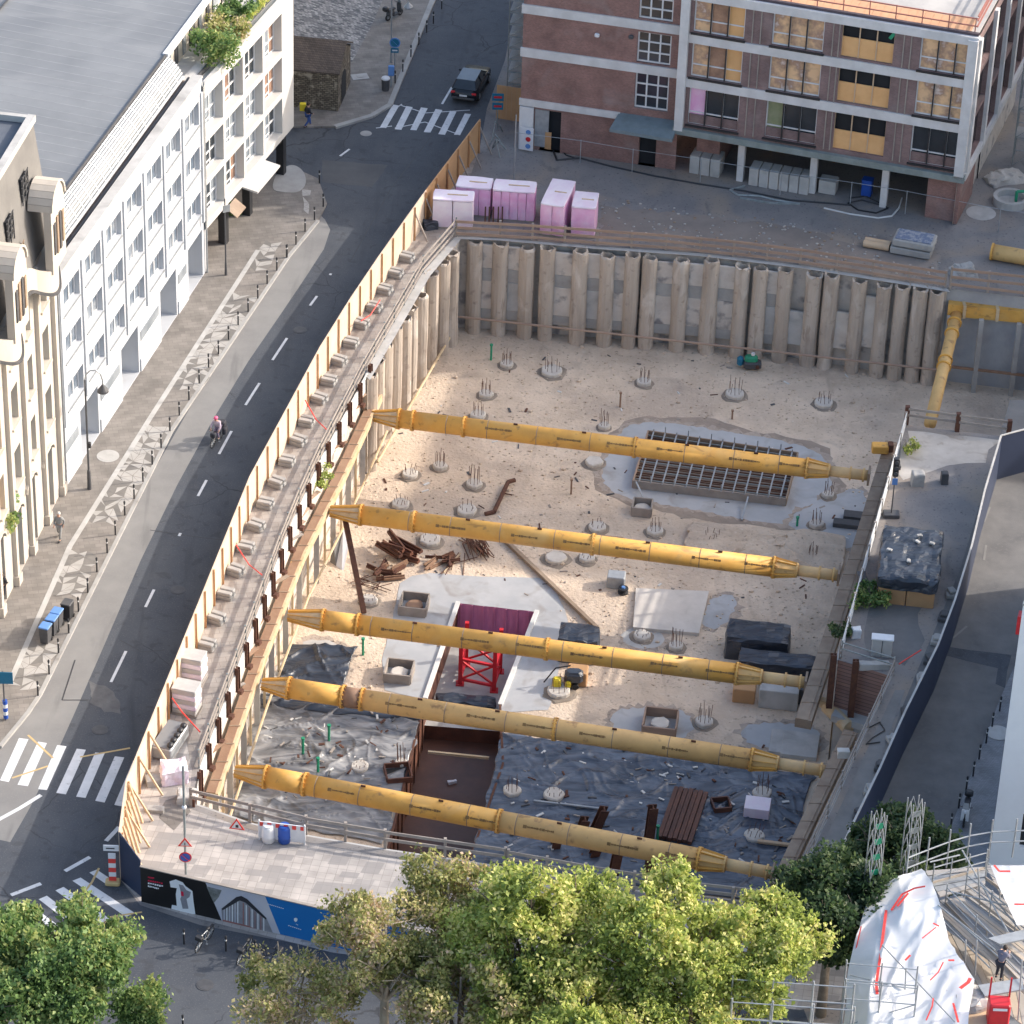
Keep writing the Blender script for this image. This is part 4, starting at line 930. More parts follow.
# ================================================================== BUILDINGS
def sash_window(parent, u0, u1, z0, z1, y, n, fr, gl, bar=None, t=.07, gls=None):
    """a window: frame with mullions (part) and pane (sub-part), in the parent's frame"""
    mb = MB(); w = (u1-u0)/n
    for k in range(n+1): mb.box((u0+w*k+(t/2 if k == 0 else -t/2 if k == n else 0), y, (z0+z1)/2), (t, .08, z1-z0))
    e = t/2
    for zz in ([z0+e, z1-e]+(bar or [])): 
        for k in range(n): mb.box((u0+w*(k+.5), y, zz), (w-t*1.02, .07, t))
    f = mb.build('window', fr, parent)
    if gls:
        for k in range(n):
            MB().quad((u0+w*k, y+.02, z0), (u0+w*(k+1), y+.02, z0), (u0+w*(k+1), y+.02, z1), (u0+w*k, y+.02, z1)).build('pane', gls[k], f)
    else: MB().quad((u0, y+.02, z0), (u1, y+.02, z0), (u1, y+.02, z1), (u0, y+.02, z1)).build('pane', gl, f)
    return f
def backbox(mb, L, D, z0, z1, y0=0):
    """side, rear and top faces of a block behind a facade"""
    mb.quad((0, y0, z0), (0, y0, z1), (0, D, z1), (0, D, z0)); mb.quad((L, y0, z0), (L, D, z0), (L, D, z1), (L, y0, z1)); mb.quad((0, D, z0), (0, D, z1), (L, D, z1), (L, D, z0))
office_glass = mat('office_glass', (.10, .13, .17), (.20, .23, .27), .9, .2, 0, c3=(.33, .34, .35), lo=.42, hi=.56, spec=.7)
# --- white office building with the slatted glass canopy
A, B = P(64, 490), P(206, 273); rz, L1 = frame(A, B)
w1 = thing('office_building', 'white office building with rows of deep windows and a slatted glass roof edge', 'building', tuple(A), rz)
H1_ = 13.1; ops = []; bays = [2.35+3.36*k for k in range(7)]; rows = [(4.4, 5.95), (7.4, 8.95), (10.35, 11.9)]
for c in bays:
    for z0, z1 in rows: ops.append((c-1.3, c+1.3, z0, z1))
gops = [(2.9, 5.7), (9.6, 12.4), (16.3, 19.1), (21.3, 23.9)]
for a, b in gops: ops.append((a, b, .17, 3.3))
mb = MB(); wallgrid(mb, 0, L1, 0, H1_, [o for o in ops if o[2] > 1], .45); 
mb.build('wall', white, w1) if False else None
mb = MB(); wallgrid(mb, 0, L1, 3.6, H1_, [o for o in ops if o[2] > 1], .4); wallgrid(mb, 0, L1, 0, 3.6, [(a, b, c, d) for a, b, c, d in ops if c < 1], 2.2)
backbox(mb, L1, 16, 0, H1_-.5); mb.quad((0, .5, H1_-.5), (L1, .5, H1_-.5), (L1, 16, H1_-.5), (0, 16, H1_-.5))
for a, b in gops: mb.quad((a, 2.2, 0), (b, 2.2, 0), (b, 2.2, 3.3), (a, 2.2, 3.3))
mb.build('wall', white, w1)
for c in bays:
    for z0, z1 in rows: MB().box((c, -.03, z0-.05), (2.6, .1, .07)).build('sill', galv, w1); sash_window(w1, c-1.3, c+1.3, z0, z1, .33, 3, frame_w, office_glass, t=.1)
mb = MB()
for k in range(8):
    u = bays[0]-1.68+3.36*k; mb.box((max(.28, min(L1-.28, u)), -.05, 8.0), (.3, .1, 8.6))
mb.build('pilasters', white, w1)
for a, b in ((0.3, 2.7), (5.9, 9.4), (12.6, 16.1), (19.3, 21.1)): MB().box(((a+b)/2, -.01, 2.35), (b-a-.4, .06, .6)).build('basement_window', glass_g, w1); MB().box(((a+b)/2, -.03, .5), (b-a, .1, .9)).build('plinth', white, w1)
MB().box((L1/2, .25, H1_+.06), (L1, .6, .12)).build('coping', conc_l, w1)
for u in (.12, L1-.1): MB().tube((u, -.12, .1), (u, -.12, H1_-.2), .06, n=8).build('downpipe', galv, w1)
MB().box((L1/2, .9, H1_-.42), (L1, .9, .1)).build('roof_gutter', gut, w1)
MB().box((L1/2, .8, H1_-.25), (L1, .1, .3)).build('gutter_edge', dkgrey, w1)
# curved canopy
prof = [(2.7+3.0*(1-math.cos(t*PI/2*.9)) if False else 2.7+2.9*math.sin(t*.95)**1.3, H1_-.1+2.5*math.sin(min(1, t*.98)*PI/2*.98)) for t in [i/9*1.25 for i in range(10)]]
prof = [(1.15+1.05*(i/9)**1.25, H1_-.15+1.1*(1-(1-i/9)**1.7)) for i in range(10)]
mb = MB()
for (ya, za), (yb_, zb) in zip(prof[:-1], prof[1:]): mb.quad((0, ya, za), (L1, ya, za), (L1, yb_, zb), (0, yb_, zb))
cn = mb.build('canopy_glazing', glassmat('canopy_glass', (.17, .19, .21), .3), w1)
mb = MB()
for i in range(1, 10):
    for f_ in (0,):
        if i == 9 and f_: continue
        ya = prof[i][0] if not f_ else (prof[i][0]+prof[i-1][0])/2; za = (prof[i][1] if not f_ else (prof[i][1]+prof[i-1][1])/2)+.05
        mb.bar((0, ya, za), (L1, ya, za), .075, .03, up=(0, -.5, 1))
mb.bar((0, prof[0][0], prof[0][1]), (L1, prof[0][0], prof[0][1]), .14, .14)
k = 0
while k*1.12 < L1:
    for (ya, za), (yb_, zb) in zip(prof[:-1], prof[1:]): mb.bar((k*1.12, ya, za+.02), (k*1.12, yb_, zb+.02), .04, .04)
    k += 1
mb.build('slats', frame_w, cn)
# zinc roof, reaching over both white buildings
mb = MB(); mb.ext([(-3, 2.25, 14.0), (60, 2.25, 14.0), (60, 45, 15.8), (-3, 45, 15.8)], (0, 0, .16)); zr = mb.build('roof', seam, w1)
mb = MB()
for k in range(0, 70): mb.bar((-3+k*.9, 2.25, 14.163), (-3+k*.9, 45, 15.963), .05, .006)
mb.build('seams', mat('seam_metal', (.29, .30, .31), (.25, .255, .265), 1, .8, 0), zr)
mb = MB(); mb.bar((-3, 2.2, 14.15), (L1, 2.2, 14.15), .1, .24); mb.build('roof_edge', dkgrey, zr)
mb = MB(); mb.bar((L1, 2.2, 14.16), (60, 2.2, 14.16), .35, .22); mb.build('white_roof_edge', frame_w, zr)
MB().bar((-3, 13, 14.72), (60, 13, 14.72), .12, .06).build('roof_joint', dkgrey, zr)
mb = MB(); mb.box((27, 20, 15.4), (1.1, .7, .9)); mb.build('vent_box', whitep, zr); MB().box((27, 19.64, 15.5), (.8, .04, .4)).build('vent_grille', dkgrey, zr)
MB().lathe([(.14, 0), (.14, .5), (.2, .52), (.2, .6)], (28, 13.5, 14.6), 10).build('vent_pipe', whitep, zr)
mb = MB(); mb.box((31, 26, 16), (8, 4, 2.2)); mb.build('plant_room', whitep, zr)
mb = MB(); mb.box((38, 19, 15.2), (3.5, .9, .5)); mb.build('solar_panel', navy, zr)
# --- second white building with the square loggia grid
A, B = P(207, 275), P(294, 170); rz2, L2 = frame(A, B)
w2 = thing('loggia_building', 'white building with a grid of deep square loggias and a planted roof terrace', 'building', tuple(A), rz2)
f_ = [0, .215, .435, .655, .875]; H2 = 12.6; ops = []
for i in range(4):
    a, b = f_[i]*L2+.18, f_[i+1]*L2-.14
    for z0, z1 in ((3.55, 6.0), (6.4, 8.8), (9.2, 11.75)): ops.append((a, b, z0, z1))
mb = MB(); wallgrid(mb, 0, L2, 3.1, H2, ops, .62)
mb.quad((0, 0, 3.1), (0, 3, 3.1), (L2, 3, 3.1), (L2, 0, 3.1)); mb.quad((L2, 0, 3.1), (L2, 14, 3.1), (L2, 14, H2), (L2, 0, H2)); mb.quad((0, .6, H2-.3), (L2, .6, H2-.3), (L2, 14, H2-.3), (0, 14, H2-.3)); mb.quad((0, .3, H2), (L2, .3, H2), (L2, .6, H2-.3), (0, .6, H2-.3)); mb.quad((0, 0, H2), (L2, 0, H2), (L2, .3, H2), (0, .3, H2)); mb.quad((L2, 14, 0), (0, 14, 0), (0, 14, H2), (L2, 14, H2))
mb.build('wall', white_w, w2)
R = random.Random(4)
for j, (a, b, z0, z1) in enumerate(ops):
    sash_window(w2, a, b, z0, z1, .56, 3, frame_w, glass_d, bar=[z0+.95], t=.09, gls=[R.choice((glass_g, glass_d, glass_w)) for _ in range(3)])
    MB().box((a+.9, .45, z0+.5), (1.6, .05, .08)).build('railing', frame_w, w2)
    if j % 3 == 1: MB().box((a+.35, .4, z0+.45), (.4, .4, .8), bev=.08).build('planter', rust_o if j % 2 else dkgrey, w2)
mb = MB(); mb.quad((0, 2.4, 0), (L2-.5, 2.4, 0), (L2-.5, 2.4, 3.1), (0, 2.4, 3.1)); mb.quad((L2-.5, 2.4, 0), (L2-.5, 14, 0), (L2-.5, 14, 3.1), (L2-.5, 2.4, 3.1)); mb.build('shop_front', glass_d, w2)
for u in (.4, L2*.27, L2*.54, L2-.9): MB().box((u, .5, 1.55), (.45, .5, 3.1)).build('column', black if u > 2 else white_w, w2)
for u0, u1, m_ in ((1, 4, glass_w), (5.5, 8, glass_g)): MB().box(((u0+u1)/2, 2.3, 1.4), (u1-u0, .1, 2.2)).build('shop_window', m_, w2)
MB().ext([(L2*.4, 0, 3.0), (L2*.66, 0, 3.0), (L2*.66, -1.0, 2.85), (L2*.4, -1.0, 2.85)], (0, 0, .12)).build('awning', white_w, w2)
MB().ext([(L2*.22, 0, 2.9), (L2*.32, 0, 2.9), (L2*.32, -.7, 2.4), (L2*.22, -.7, 2.4)], (0, 0, .05)).build('brown_awning', browntop, w2)
MB().box((L2/2, 1.2, H2-.15), (L2, .8, .2)).build('terrace_kerb', white_w, w2)
MB().box((L2/2, .85, H2-.1), (L2, .12, .3)).build('terrace_joint', dkgrey, w2)
mb = MB(); mb.quad((L1, 2.4, 12.3), (60, 2.4, 12.3), (60, 2.4, 14.0), (L1, 2.4, 14.0)); mb.build('penthouse_wall', beige, w1)
for k in range(12): MB().box((L1+.9+k*1.45, 2.36, 13.1), (.5 if k % 3 else .9, .08, 1.3)).build('penthouse_window', dkgrey if k % 2 else glass_g, w1)
mb = MB(); RR = random.Random(3)
for i in range(2500):
    u = RR.uniform(L2*.42, L2*1.0); c = Vector((u, .95+RR.uniform(-.14, .14), H2+RR.uniform(-.05, .3))); a = Vector((RR.uniform(-1, 1), RR.uniform(-1, 1), RR.uniform(-.3, 1))).normalized(); b = a.orthogonal().normalized()*.1; a = a.cross(b).normalized()*.1
    mb.quad(c-a-b, c+a-b, c+a+b, c-a+b)
tag(mb.build('low_hedge', leaf_y, None), None); o = bpy.data.objects['low_hedge']; o.location = A; o.rotation_euler.z = rz2; tag(o, 'thin yellow green hedge along the front edge of the loggia building terrace', 'hedge')
# --- ornate beige building at the left edge
A, B = P(-66, 748), P(62, 492); rz3, L3 = frame(A, B)
b3 = thing('ornate_building', 'ornate beige stone building with curved gables and a grey mansard roof', 'building', tuple(A), rz3)
g = lambda px: L3-(62-px)/128*L3    # distance along the facade from a photo column
H3 = 16.0; ops = []; wins = []
cols3 = [L3-1.6-2.9*k for k in range(9)]
for k, u in enumerate(cols3):
    w = .55 if k % 2 == 0 else .42
    for z0 in (5.4, 9.1, 12.7): ops.append((u-w, u+w, z0, z0+2.2)); wins.append((u-w, u+w, z0, z0+2.2))
for k in range(4):
    u = L3-2.4-5.8*k; ops.append((u-.95, u+.95, .15, 3.9)); ops.append((u-4.0, u-2.3, .15, 4.2))
mb = MB(); wallgrid(mb, 0, L3, 0, H3, ops, .55); backbox(mb, L3, 14, 0, H3); mb.build('wall', beige, b3)
for a, b, z0, z1 in wins: f = MB().quad((a, .5, z0), (b, .5, z0), (b, .5, z1), (a, .5, z1)).build('window', beige_d if (int(a*3) % 3) else glass_g, b3); MB().box(((a+b)/2, -.06, z0-.08), (b-a+.3, .14, .14)).build('sill', beige, f)
for a, b, z0, z1 in [o for o in ops if o[2] < 1]:
    sash_window(b3, a, b, z0, z1, .45, 2, dkgrey, glass_g, bar=[2.9], t=.08)
    mb = MB(); c = (a+b)/2; r = (b-a)/2
    for q in range(8): t0, t1 = PI*q/8, PI*(q+1)/8; mb.bar((c+(r+.12)*math.cos(t0), -.05, z1-.1+.6*math.sin(t0)), (c+(r+.12)*math.cos(t1), -.05, z1-.1+.6*math.sin(t1)), .1, .22, up=(0, -1, 0))
    mb.build('arch_moulding', beige, b3)
mb = MB()
for k in range(11):
    u = L3-.3-2.9*k; mb.box((u, -.12, 8.2), (.34, .24, 15.4)); mb.box((u+.05, -.16, .35), (.6, .32, .7))
mb.build('pilasters', beige, b3)
# waved cornice
mb = MB(); N = 120; mb2 = MB()
def wav(u): s = (L3-u-2.6)/6.9; return -.8*math.cos(s*2*PI)
for i in range(N):
    u0, u1 = L3*i/N, L3*(i+1)/N; z0, z1 = 16.5+wav(u0), 16.5+wav(u1); y0, y1 = -.5-.75*max(0, -wav(u0)), -.5-.75*max(0, -wav(u1))
    mb.quad((u0, y0, z0-1.4), (u1, y1, z1-1.4), (u1, y1, z1), (u0, y0, z0)); mb.quad((u0, y0, z0), (u1, y1, z1), (u1, 1.6, z1), (u0, 1.6, z0)); mb.quad((u0, .0, z0-1.4), (u1, 0, z1-1.4), (u1, y1, z1-1.4), (u0, y0, z0-1.4))
    mb2.bar((u0, y0-.06, z0-1.35), (u1, y1-.06, z1-1.35), .14, .16)
mb.build('cornice', beige, b3); mb2.build('cornice_gutter', dkgrey, b3)
# mansard with dark windows
mb = MB(); mb.quad((0, -.1, 16.2), (L3+.1, -.1, 16.2), (L3-.3, .5, 22.8), (0, .5, 22.8)); mb.quad((L3+.1, -.1, 16.2), (L3+.1, 14, 16.2), (L3-.3, 14, 22.8), (L3-.3, .5, 22.8)); mr = mb.build('mansard_roof', slate, b3)
mb = MB(); mb.quad((0, .5, 22.7), (L3-.3, .5, 22.7), (L3-.3, 14, 22.7), (0, 14, 22.7)); mb.build('flat_roof', darkroof, b3)
mb = MB(); mb.bar((0, .6, 22.9), (L3-.1, .6, 22.9), .4, .35); mb.bar((L3-.3, .8, 22.9), (L3-.3, 14, 22.9), .3, .34); mb.build('roof_parapet', conc_l, b3)
mb = MB(); mb.box((L3-4.5, 2.6, 23.0), (1.3, 1.0, .6), bev=.1); mb.build('skylight', whitep, b3)
for u, z in ((L3-3.2, 20.6), (L3-6.2, 19.8), (L3-5.3, 17.6), (L3-9.5, 20.2), (L3-12.6, 19.8)):
    y = -.1+(z-16.2)*.09
    o = MB(); o.box((u, y+.02, z), (1.0, .2, 1.3)); f = o.build('dormer_window', void, b3)
    mb = MB()
    for k in range(4): mb.bar((u-.6, y-.12, z-.6+k*.4), (u+.6, y-.12, z-.4+k*.4), .05, .05)
    for s_ in (-.55, 0, .55): mb.bar((u+s_, y-.14, z-.8), (u+s_*.8, y-.14, z+.8), .06, .06)
    mb.build('bars', dkgrey if z > 18 else browntop, f)
# gables
def gable(u, w, z0, z1):
    pts = [(u-w, -1.1, z0), (u+w, -1.1, z0), (u+w, -1.1, z1-w*.9)]
    for k in range(1, 10): t = PI*k/10; pts.append((u+w*math.cos(t), -1.1, z1-w*.9+w*.95*math.sin(t)))
    pts.append((u-w, -1.1, z1-w*.9))
    gb = MB().ext(pts, (0, .4, 0)).build('gable', beige, b3)
    mb = MB()
    a = pts[2:]; 
    for p, q in zip(a[:-1], a[1:]): mb.bar(Vector(p)+Vector((0, .55, .02)), Vector(q)+Vector((0, .55, .02)), 1.3, .12, up=(0, 0, 1) if abs(p[0]-q[0]) > .1 else (1, 0, 0))
    mb.build('barrel_roof', beige, gb)
    for k in range(4):
        uu = u-w*.62+k*w*.42; MB().box((uu, -1.12, z0+1.9), (.28, .1, 2.3-.35*abs(k-1.5))).build('gable_window', browntop if k % 2 else dkgrey, gb)
gable(L3-2.0, 1.2, 15.6, 20.3); gable(L3-8.9, 1.2, 15.6, 20.3); gable(L3-15.8, 1.2, 15.6, 20.3)

# --- brick building
A, B = P(673, 176), P(957, 226); rzb, LB = frame(A, B)
bb = thing('brick_building', 'four storey brown brick building with white bands and a projecting window block on columns', 'building', tuple(A), rzb)
dA = (B-A)/(284.0)
bu = lambda px: LB*(px-673)/284*1.0
levels = [(3.75, 6.45), (7.05, 9.5), (10.1, 12.4)]
cent = [709, 786, 853.5, 929]; gw = 1.62; ops = []
for c in cent:
    for z0, z1 in levels: ops.append((bu(c)-gw, bu(c)+gw, z0+.12, z1))
mb = MB(); wallgrid(mb, 0, LB, 3.3, 12.7, ops, .35); mb.quad((0, 0, 3.3), (0, 1.2, 3.3), (0, 1.2, 12.7), (0, 0, 12.7)) ; mb.build('wall', brick2, bb)
for z0, z1, m_ in ((6.45, 7.05, dirtyw), (9.5, 10.1, dirtyw), (12.4, 12.95, dirtyw)): MB().box((LB/2-.02, .1, (z0+z1)/2), (LB+.2, .45, z1-z0)).build('band', m_, bb)
MB().box((LB/2, 3.3, 3.35), (LB+.3, 7.2, .42)).build('slab', mat('green_grey_slab', (.26, .30, .29), (.18, .21, .2), .9, .8, .2, c3=(.36, .38, .36)), bb)
MB().box((.2, -.06, 8.2), (.55, .5, 9.6)).build('white_pier', dirtyw, bb); MB().box((LB-.22, -.05, 8.1), (.6, .5, 9.4)).build('white_pier', dirtyw, bb)
for ci, c in enumerate(cent):
    for li, (z0, z1) in enumerate(levels):
        u0, u1 = bu(c)-gw, bu(c)+gw; z0 += .12
        if ci == 2:
            MB().quad((u0, .34, z0), (u1, .34, z0), (u1, .34, z1), (u0, .34, z1)).build('open_window', void, bb)
            for k in range(3): MB().box((u0+(k+.5)*(u1-u0)/3, .2, z0+.65), ((u1-u0)/3-.06, .05, 1.3)).build('board', orange, bb)
            for k in range(4): MB().box((u0+k*(u1-u0)/3, .16, (z0+z1)/2), (.07, .08, z1-z0)).build('mullion', plank_l, bb)
            if li == 2: MB().bar((u1-.3, .1, z1-.5), (u1-.05, .1, z1-.1), .14, .2).build('green_cloth', green, bb)
        else:
            if li == 0: g_ = [mat_ for mat_ in ([glass_d]*3)]; 
            else: g_ = [glass_y]*3
            if ci == 0: g_ = [pinkw, glass_d, glass_d] if li == 0 else [glass_y, glass_w, orange]
            if ci == 1 and li == 0: g_ = [mat('green_pane', (.20, .24, .12), (.3, .3, .2), 1, .3, 0), glass_d, glass_d]
            f = sash_window(bb, u0, u1, z0, z1, .22, 3, frame_w, None, bar=[z0+.8], t=.08, gls=g_)
            MB().box(((u0+u1)/2, -.06, z0-.08), (u1-u0+.2, .2, .1)).build('sill', black, f)
            for k in (1, 2): MB().box((u0+k*(u1-u0)/3, .1, (z0+z1)/2-.2), (.07, .14, z1-z0+.1)).build('black_mullion', black, f)
            if li == 0: MB().box(((u0+u1)/2, .17, z0+.35), (u1-u0-.1, .03, .62)).build('spandrel', brick2, f)
for z0, z1 in levels:
    for px in (742, 750, 820, 826, 888, 895): MB().box((bu(px), -.02, (z0+z1)/2), (.07, .08, z1-z0)).build('joint_strip', plank_g, bb)
# under the overhang
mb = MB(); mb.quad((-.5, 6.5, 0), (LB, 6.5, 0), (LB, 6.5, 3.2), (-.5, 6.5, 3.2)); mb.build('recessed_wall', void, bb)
MB().box((1.8, 3.5, 1.6), (1.5, 4, 3.15)).build('brick_pier', brick, bb); MB().box((LB-1.2, 3.2, 1.6), (1.9, 5.6, 3.15)).build('brick_pier', brick, bb)
for px, py in ((740, 180), (812, 192), (883, 206)):
    p = P(px, py); q = Matrix.Rotation(-rzb, 3, 'Z') @ (p-A); MB().box((q.x, q.y, 1.6), (.42, .42, 3.2)).build('column', dirtyw, bb)
MB().box((4.8, 5.9, 1.4), (2.6, .1, 2.6)).build('board_panel', ply, bb)
# left brick wing
Aw, Bw = P(519, 147), P(675, 170); rzw, Lw = frame(Aw, Bw)
q = Matrix.Rotation(-rzb, 3, 'Z') @ (Aw-A); q2 = Matrix.Rotation(-rzb, 3, 'Z') @ (Bw-A)
ww = thing('brick_wing', 'plain brown brick wing with white bands and a garage opening next to the window block', 'building', tuple(Aw), rzw)
wu = lambda px: Lw*(px-519)/156.0
ops = [(wu(631), wu(664), z0, z1) for z0, z1 in ((4.0, 6.5), (7.2, 9.3), (10.2, 12.3))]+[(wu(539), wu(560), 0, 2.9), (wu(638), wu(655), 0, 2.2)]
mb = MB(); wallgrid(mb, 0, Lw, 0, 14.5, ops, .3); mb.quad((0, 0, 0), (0, 0, 14.5), (8, 48, 14.5), (8, 48, 0)); mb.quad((0, 0, 14.5), (Lw, 0, 14.5), (Lw+8, 48, 14.5), (8, 48, 14.5)); mb.quad((Lw, 0, 12.8), (Lw+8, 48, 12.8), (Lw+8, 48, 14.5), (Lw, 0, 14.5)); mb.build('wall', brick, ww)  # rear lengthened out of view so its shadow covers the upper road
MB().quad((wu(539), .3, 0), (wu(560), .3, 0), (wu(560), .3, 2.9), (wu(539), .3, 2.9)).build('garage_door', void, ww); MB().quad((wu(638), .3, 0), (wu(655), .3, 0), (wu(655), .3, 2.2), (wu(638), .3, 2.2)).build('door', void, ww)
for z0, z1 in ((6.5, 7.1), (9.5, 10.1), (12.5, 13.1)): MB().box((Lw/2-.1, -.05, (z0+z1)/2), (Lw, .16, z1-z0)).build('band', dirtyw, ww)
MB().box((wu(568), -.05, 3.3), (wu(619), .16, .45)).build('lintel', dirtyw, ww)
MB().box((.45, -.1, 1.5), (.9, .24, 3.0)).build('white_door_surround', frame_w, ww); MB().box((1.45, -.04, 1.6), (.9, .1, 2.6)).build('grey_panel', galv, ww); MB().box((1.9, -.07, .8), (.4, .06, 1.2)).build('tan_board', cardboard, ww)
for z0, z1 in ((4.0, 6.5), (7.2, 9.3), (10.2, 12.3)): sash_window(ww, wu(631), wu(664), z0, z1, .2, 3, frame_w, glass_d, bar=[z0+(z1-z0)/3, z0+2*(z1-z0)/3], t=.1)
MB().ext([(wu(617), .1, 3.3), (wu(676), .1, 3.3), (wu(676), -2.0, 3.0), (wu(614), -1.8, 3.0)], (0, 0, .22)).build('canopy', mat('canopy_lead', (.20, .25, .27), (.15, .19, .2), 1.2, .7, .1), ww)
for x_, z_ in ((wu(592), 8.7), (wu(625), 8.9)): MB().box((x_, -.12, z_), (.3, .22, .25), bev=.05).build('wall_lamp', whitep if x_ < wu(600) else dkgrey, ww)
# side face, to the right
As, Bs = P(957, 226), P(1019, 105); rzs, Ls = frame(As, Bs)
ops = [(1.2+3.9*i, 4.4+3.9*i, z0, z1) for i in range(6) for z0, z1 in ((3.8, 6.6), (7.0, 9.5), (9.9, 12.2)) if 4.4+3.9*i < Ls]
sf = MB(); M_ = Matrix.Rotation(rzs-rzb, 3, 'Z'); t = MB(); wallgrid(t, 0, Ls, 3.3, 12.9, ops, .3)
def loc(mb_):   # side frame -> building frame
    o_ = Matrix.Rotation(-rzb, 3, 'Z') @ (As-A)
    mb_.v = [tuple(M_ @ Vector(v)+o_) for v in mb_.v]; return mb_
loc(t).build('side_wall', brick2, bb)
for i, (a, b, z0, z1) in enumerate(ops): loc(MB().quad((a, .28, z0), (b, .28, z0), (b, .28, z1), (a, .28, z1))).build('side_window', glass_d, bb); loc(MB().box(((a+b)/2, .2, (z0+z1)/2), (.08, .08, z1-z0))).build('mullion', black, bb)
for u in (.45, 4.8, 8.7, 12.6): loc(MB().box((u, -.08, 8.0), (.5, .3, 9.4))).build('white_pier', dirtyw, bb)
loc(MB().box((Ls/2, -.06, 3.45), (Ls, .3, .5))).build('white_band', dirtyw, bb)
t = MB(); t.quad((0, .3, 0), (Ls, .3, 0), (Ls, .3, 3.3), (0, .3, 3.3)); loc(t).build('side_base', infill, bb)
t = MB(); t.box((2.2, .2, 1.6), (4.2, .25, 3.1)); loc(t).build('side_base_brick', brick, bb)
# roof
o_ = Matrix.Rotation(-rzb, 3, 'Z') @ (As-A); far = M_ @ Vector((Ls, 0, 0))+o_
roofm = mat('roof_concrete', (.52, .49, .45), (.38, .36, .34), .35, .85, .2, 5, c3=(.26, .26, .27), world=True)
MB().prism([(0, .35), (LB-.1, .35), (far.x-.1, far.y), (-3, far.y)], 12.5, 12.92).build('roof', roofm, bb)
mb = MB()
for k in range(34): mb.box((.6+k*(LB-1.4)/33, 1.25+.03*math.sin(k), 13.0), ((LB-1.4)/33*.97, 1.9, .09))
mb.build('roof_boards', orange if False else mat('orange_shuttering', (.62, .36, .20), (.55, .30, .17), 1.5, .8, .05), bb)
mb = MB(); mb.box((LB/2, .25, 13.03), (LB, .25, .16)); mb.build('roof_edge', mat('dark_mauve_edge', (.10, .075, .085), (.07, .05, .06), 2, .7, .1), bb)
rr = MB()
for z in (13.45, 13.95): rr.bar((0, .45, z), (LB-.2, .45, z), .07, .07)
for k in range(12): rr.bar((k*(LB-.4)/11+.1, .45, 13.0), (k*(LB-.4)/11+.1, .45, 14.0), .06, .06)
for z in (13.4, 13.8, 14.1): rr.bar((LB-.2, .5, z), (far.x-.3, far.y, z), .09, .07)
rr.build('red_railing', redw, bb)
# --- old rubble stone building
A_, B_ = P(288, 108), P(338, 113); rzo, Lo = frame(A_, B_)
rb = thing('stone_ruin', 'small old rubble stone building with a brown tiled roof at the square', 'building', tuple(A_), rzo)
D = 4.2
mb = MB(); wallgrid(mb, 0, Lo, 0, 2.9, [], .1); mb.quad((Lo, 0, 0), (Lo, D, 0), (Lo, D, 2.9), (Lo, 0, 2.9)); mb.poly([(Lo, 0, 2.9), (Lo, D, 2.9), (Lo, D*.5, 4.0)]); mb.quad((0, D, 0), (0, D, 2.9), (Lo, D, 2.9), (Lo, D, 0)); mb.quad((0, 0, 0), (0, 0, 2.9), (0, D, 2.9), (0, D, 0)); mb.build('wall', stone_old, rb)
mb = MB(); mb.ext([(-.2, -.25, 2.85), (Lo+.15, -.25, 2.85), (Lo+.15, D*.5, 4.05), (-.2, D*.5, 4.05)], (0, 0, .12)); mb.ext([(-.2, D*.5, 4.05), (Lo+.15, D*.5, 4.05), (Lo+.15, D+.2, 2.85), (-.2, D+.2, 2.85)], (0, 0, .12))
mb.build('roof', brickmat('old_roof_tiles', (.16, .125, .10), (.10, .08, .07), (.05, .04, .035), 3, .4, .25), rb)
mb = MB(); pts = [(Lo+.02, 1.0, 0), (Lo+.02, 2.6, 0), (Lo+.02, 2.6, 1.5)]+[(Lo+.02, 1.8+.8*math.cos(PI*k/8), 1.5+.7*math.sin(PI*k/8)) for k in range(1, 8)]+[(Lo+.02, 1.0, 1.5)]
mb.poly(pts).build('arched_opening', void, rb)
o = MB().box(tuple(P(303, 84, 0.0)+Vector((.1, -.5, 1.3))), (.35, .05, .7)).build('blue_sign', blue_l); tag(o, 'small blue sign on the wall of the old stone building', 'sign')
# --- white building, lower right
A_ = P(988, 868); dW = Vector((1, -.24, 0)).normalized(); rzr = math.atan2(dW.y, dW.x)
wr = thing('corner_building', 'plain white building with dark windows at the right edge beside the side street', 'building', tuple(A_), rzr)
ops = [(1.3, 2.9, z, z+2.0) for z in (1.6, 5.0, 8.6, 12.0)]+[(4.4, 6.0, z, z+2.0) for z in (1.6, 5.0, 8.6, 12.0)]+[(8, 10, z, z+2) for z in (1.6, 5, 8.6, 12)]
mb = MB(); wallgrid(mb, 0, 22, 0, 15.4, ops, .3); skx = 2.6
mb.quad((0, 0, 0), (0, 0, 15.4), (skx, 26, 15.4), (skx, 26, 0)); mb.quad((skx, 26, 0), (skx, 26, 15.4), (22, 26, 15.4), (22, 26, 0)); mb.quad((22, 0, 0), (22, 26, 0), (22, 26, 15.4), (22, 0, 15.4)); mb.quad((0, 0, 15.0), (22, 0, 15.0), (22, 26, 15.0), (skx, 26, 15.0)); mb.build('wall', mat('bright_white_render', (.86, .86, .86), (.80, .80, .80), .5, .85, .05), wr)
for a, b, z0, z1 in ops: sash_window(wr, a, b, z0, z1, .25, 2, black, glass_d, t=.08)
mb = MB(); mb.bar((0, .12, 15.45), (22, .12, 15.45), .3, .12); mb.bar((.12, 0, 15.43), (skx+.12, 26, 15.43), .3, .12); mb.build('coping', galv, wr)
MB().box((-.05, .3, 14.2), (.25, .5, 1.0)).build('red_sign', red, wr)
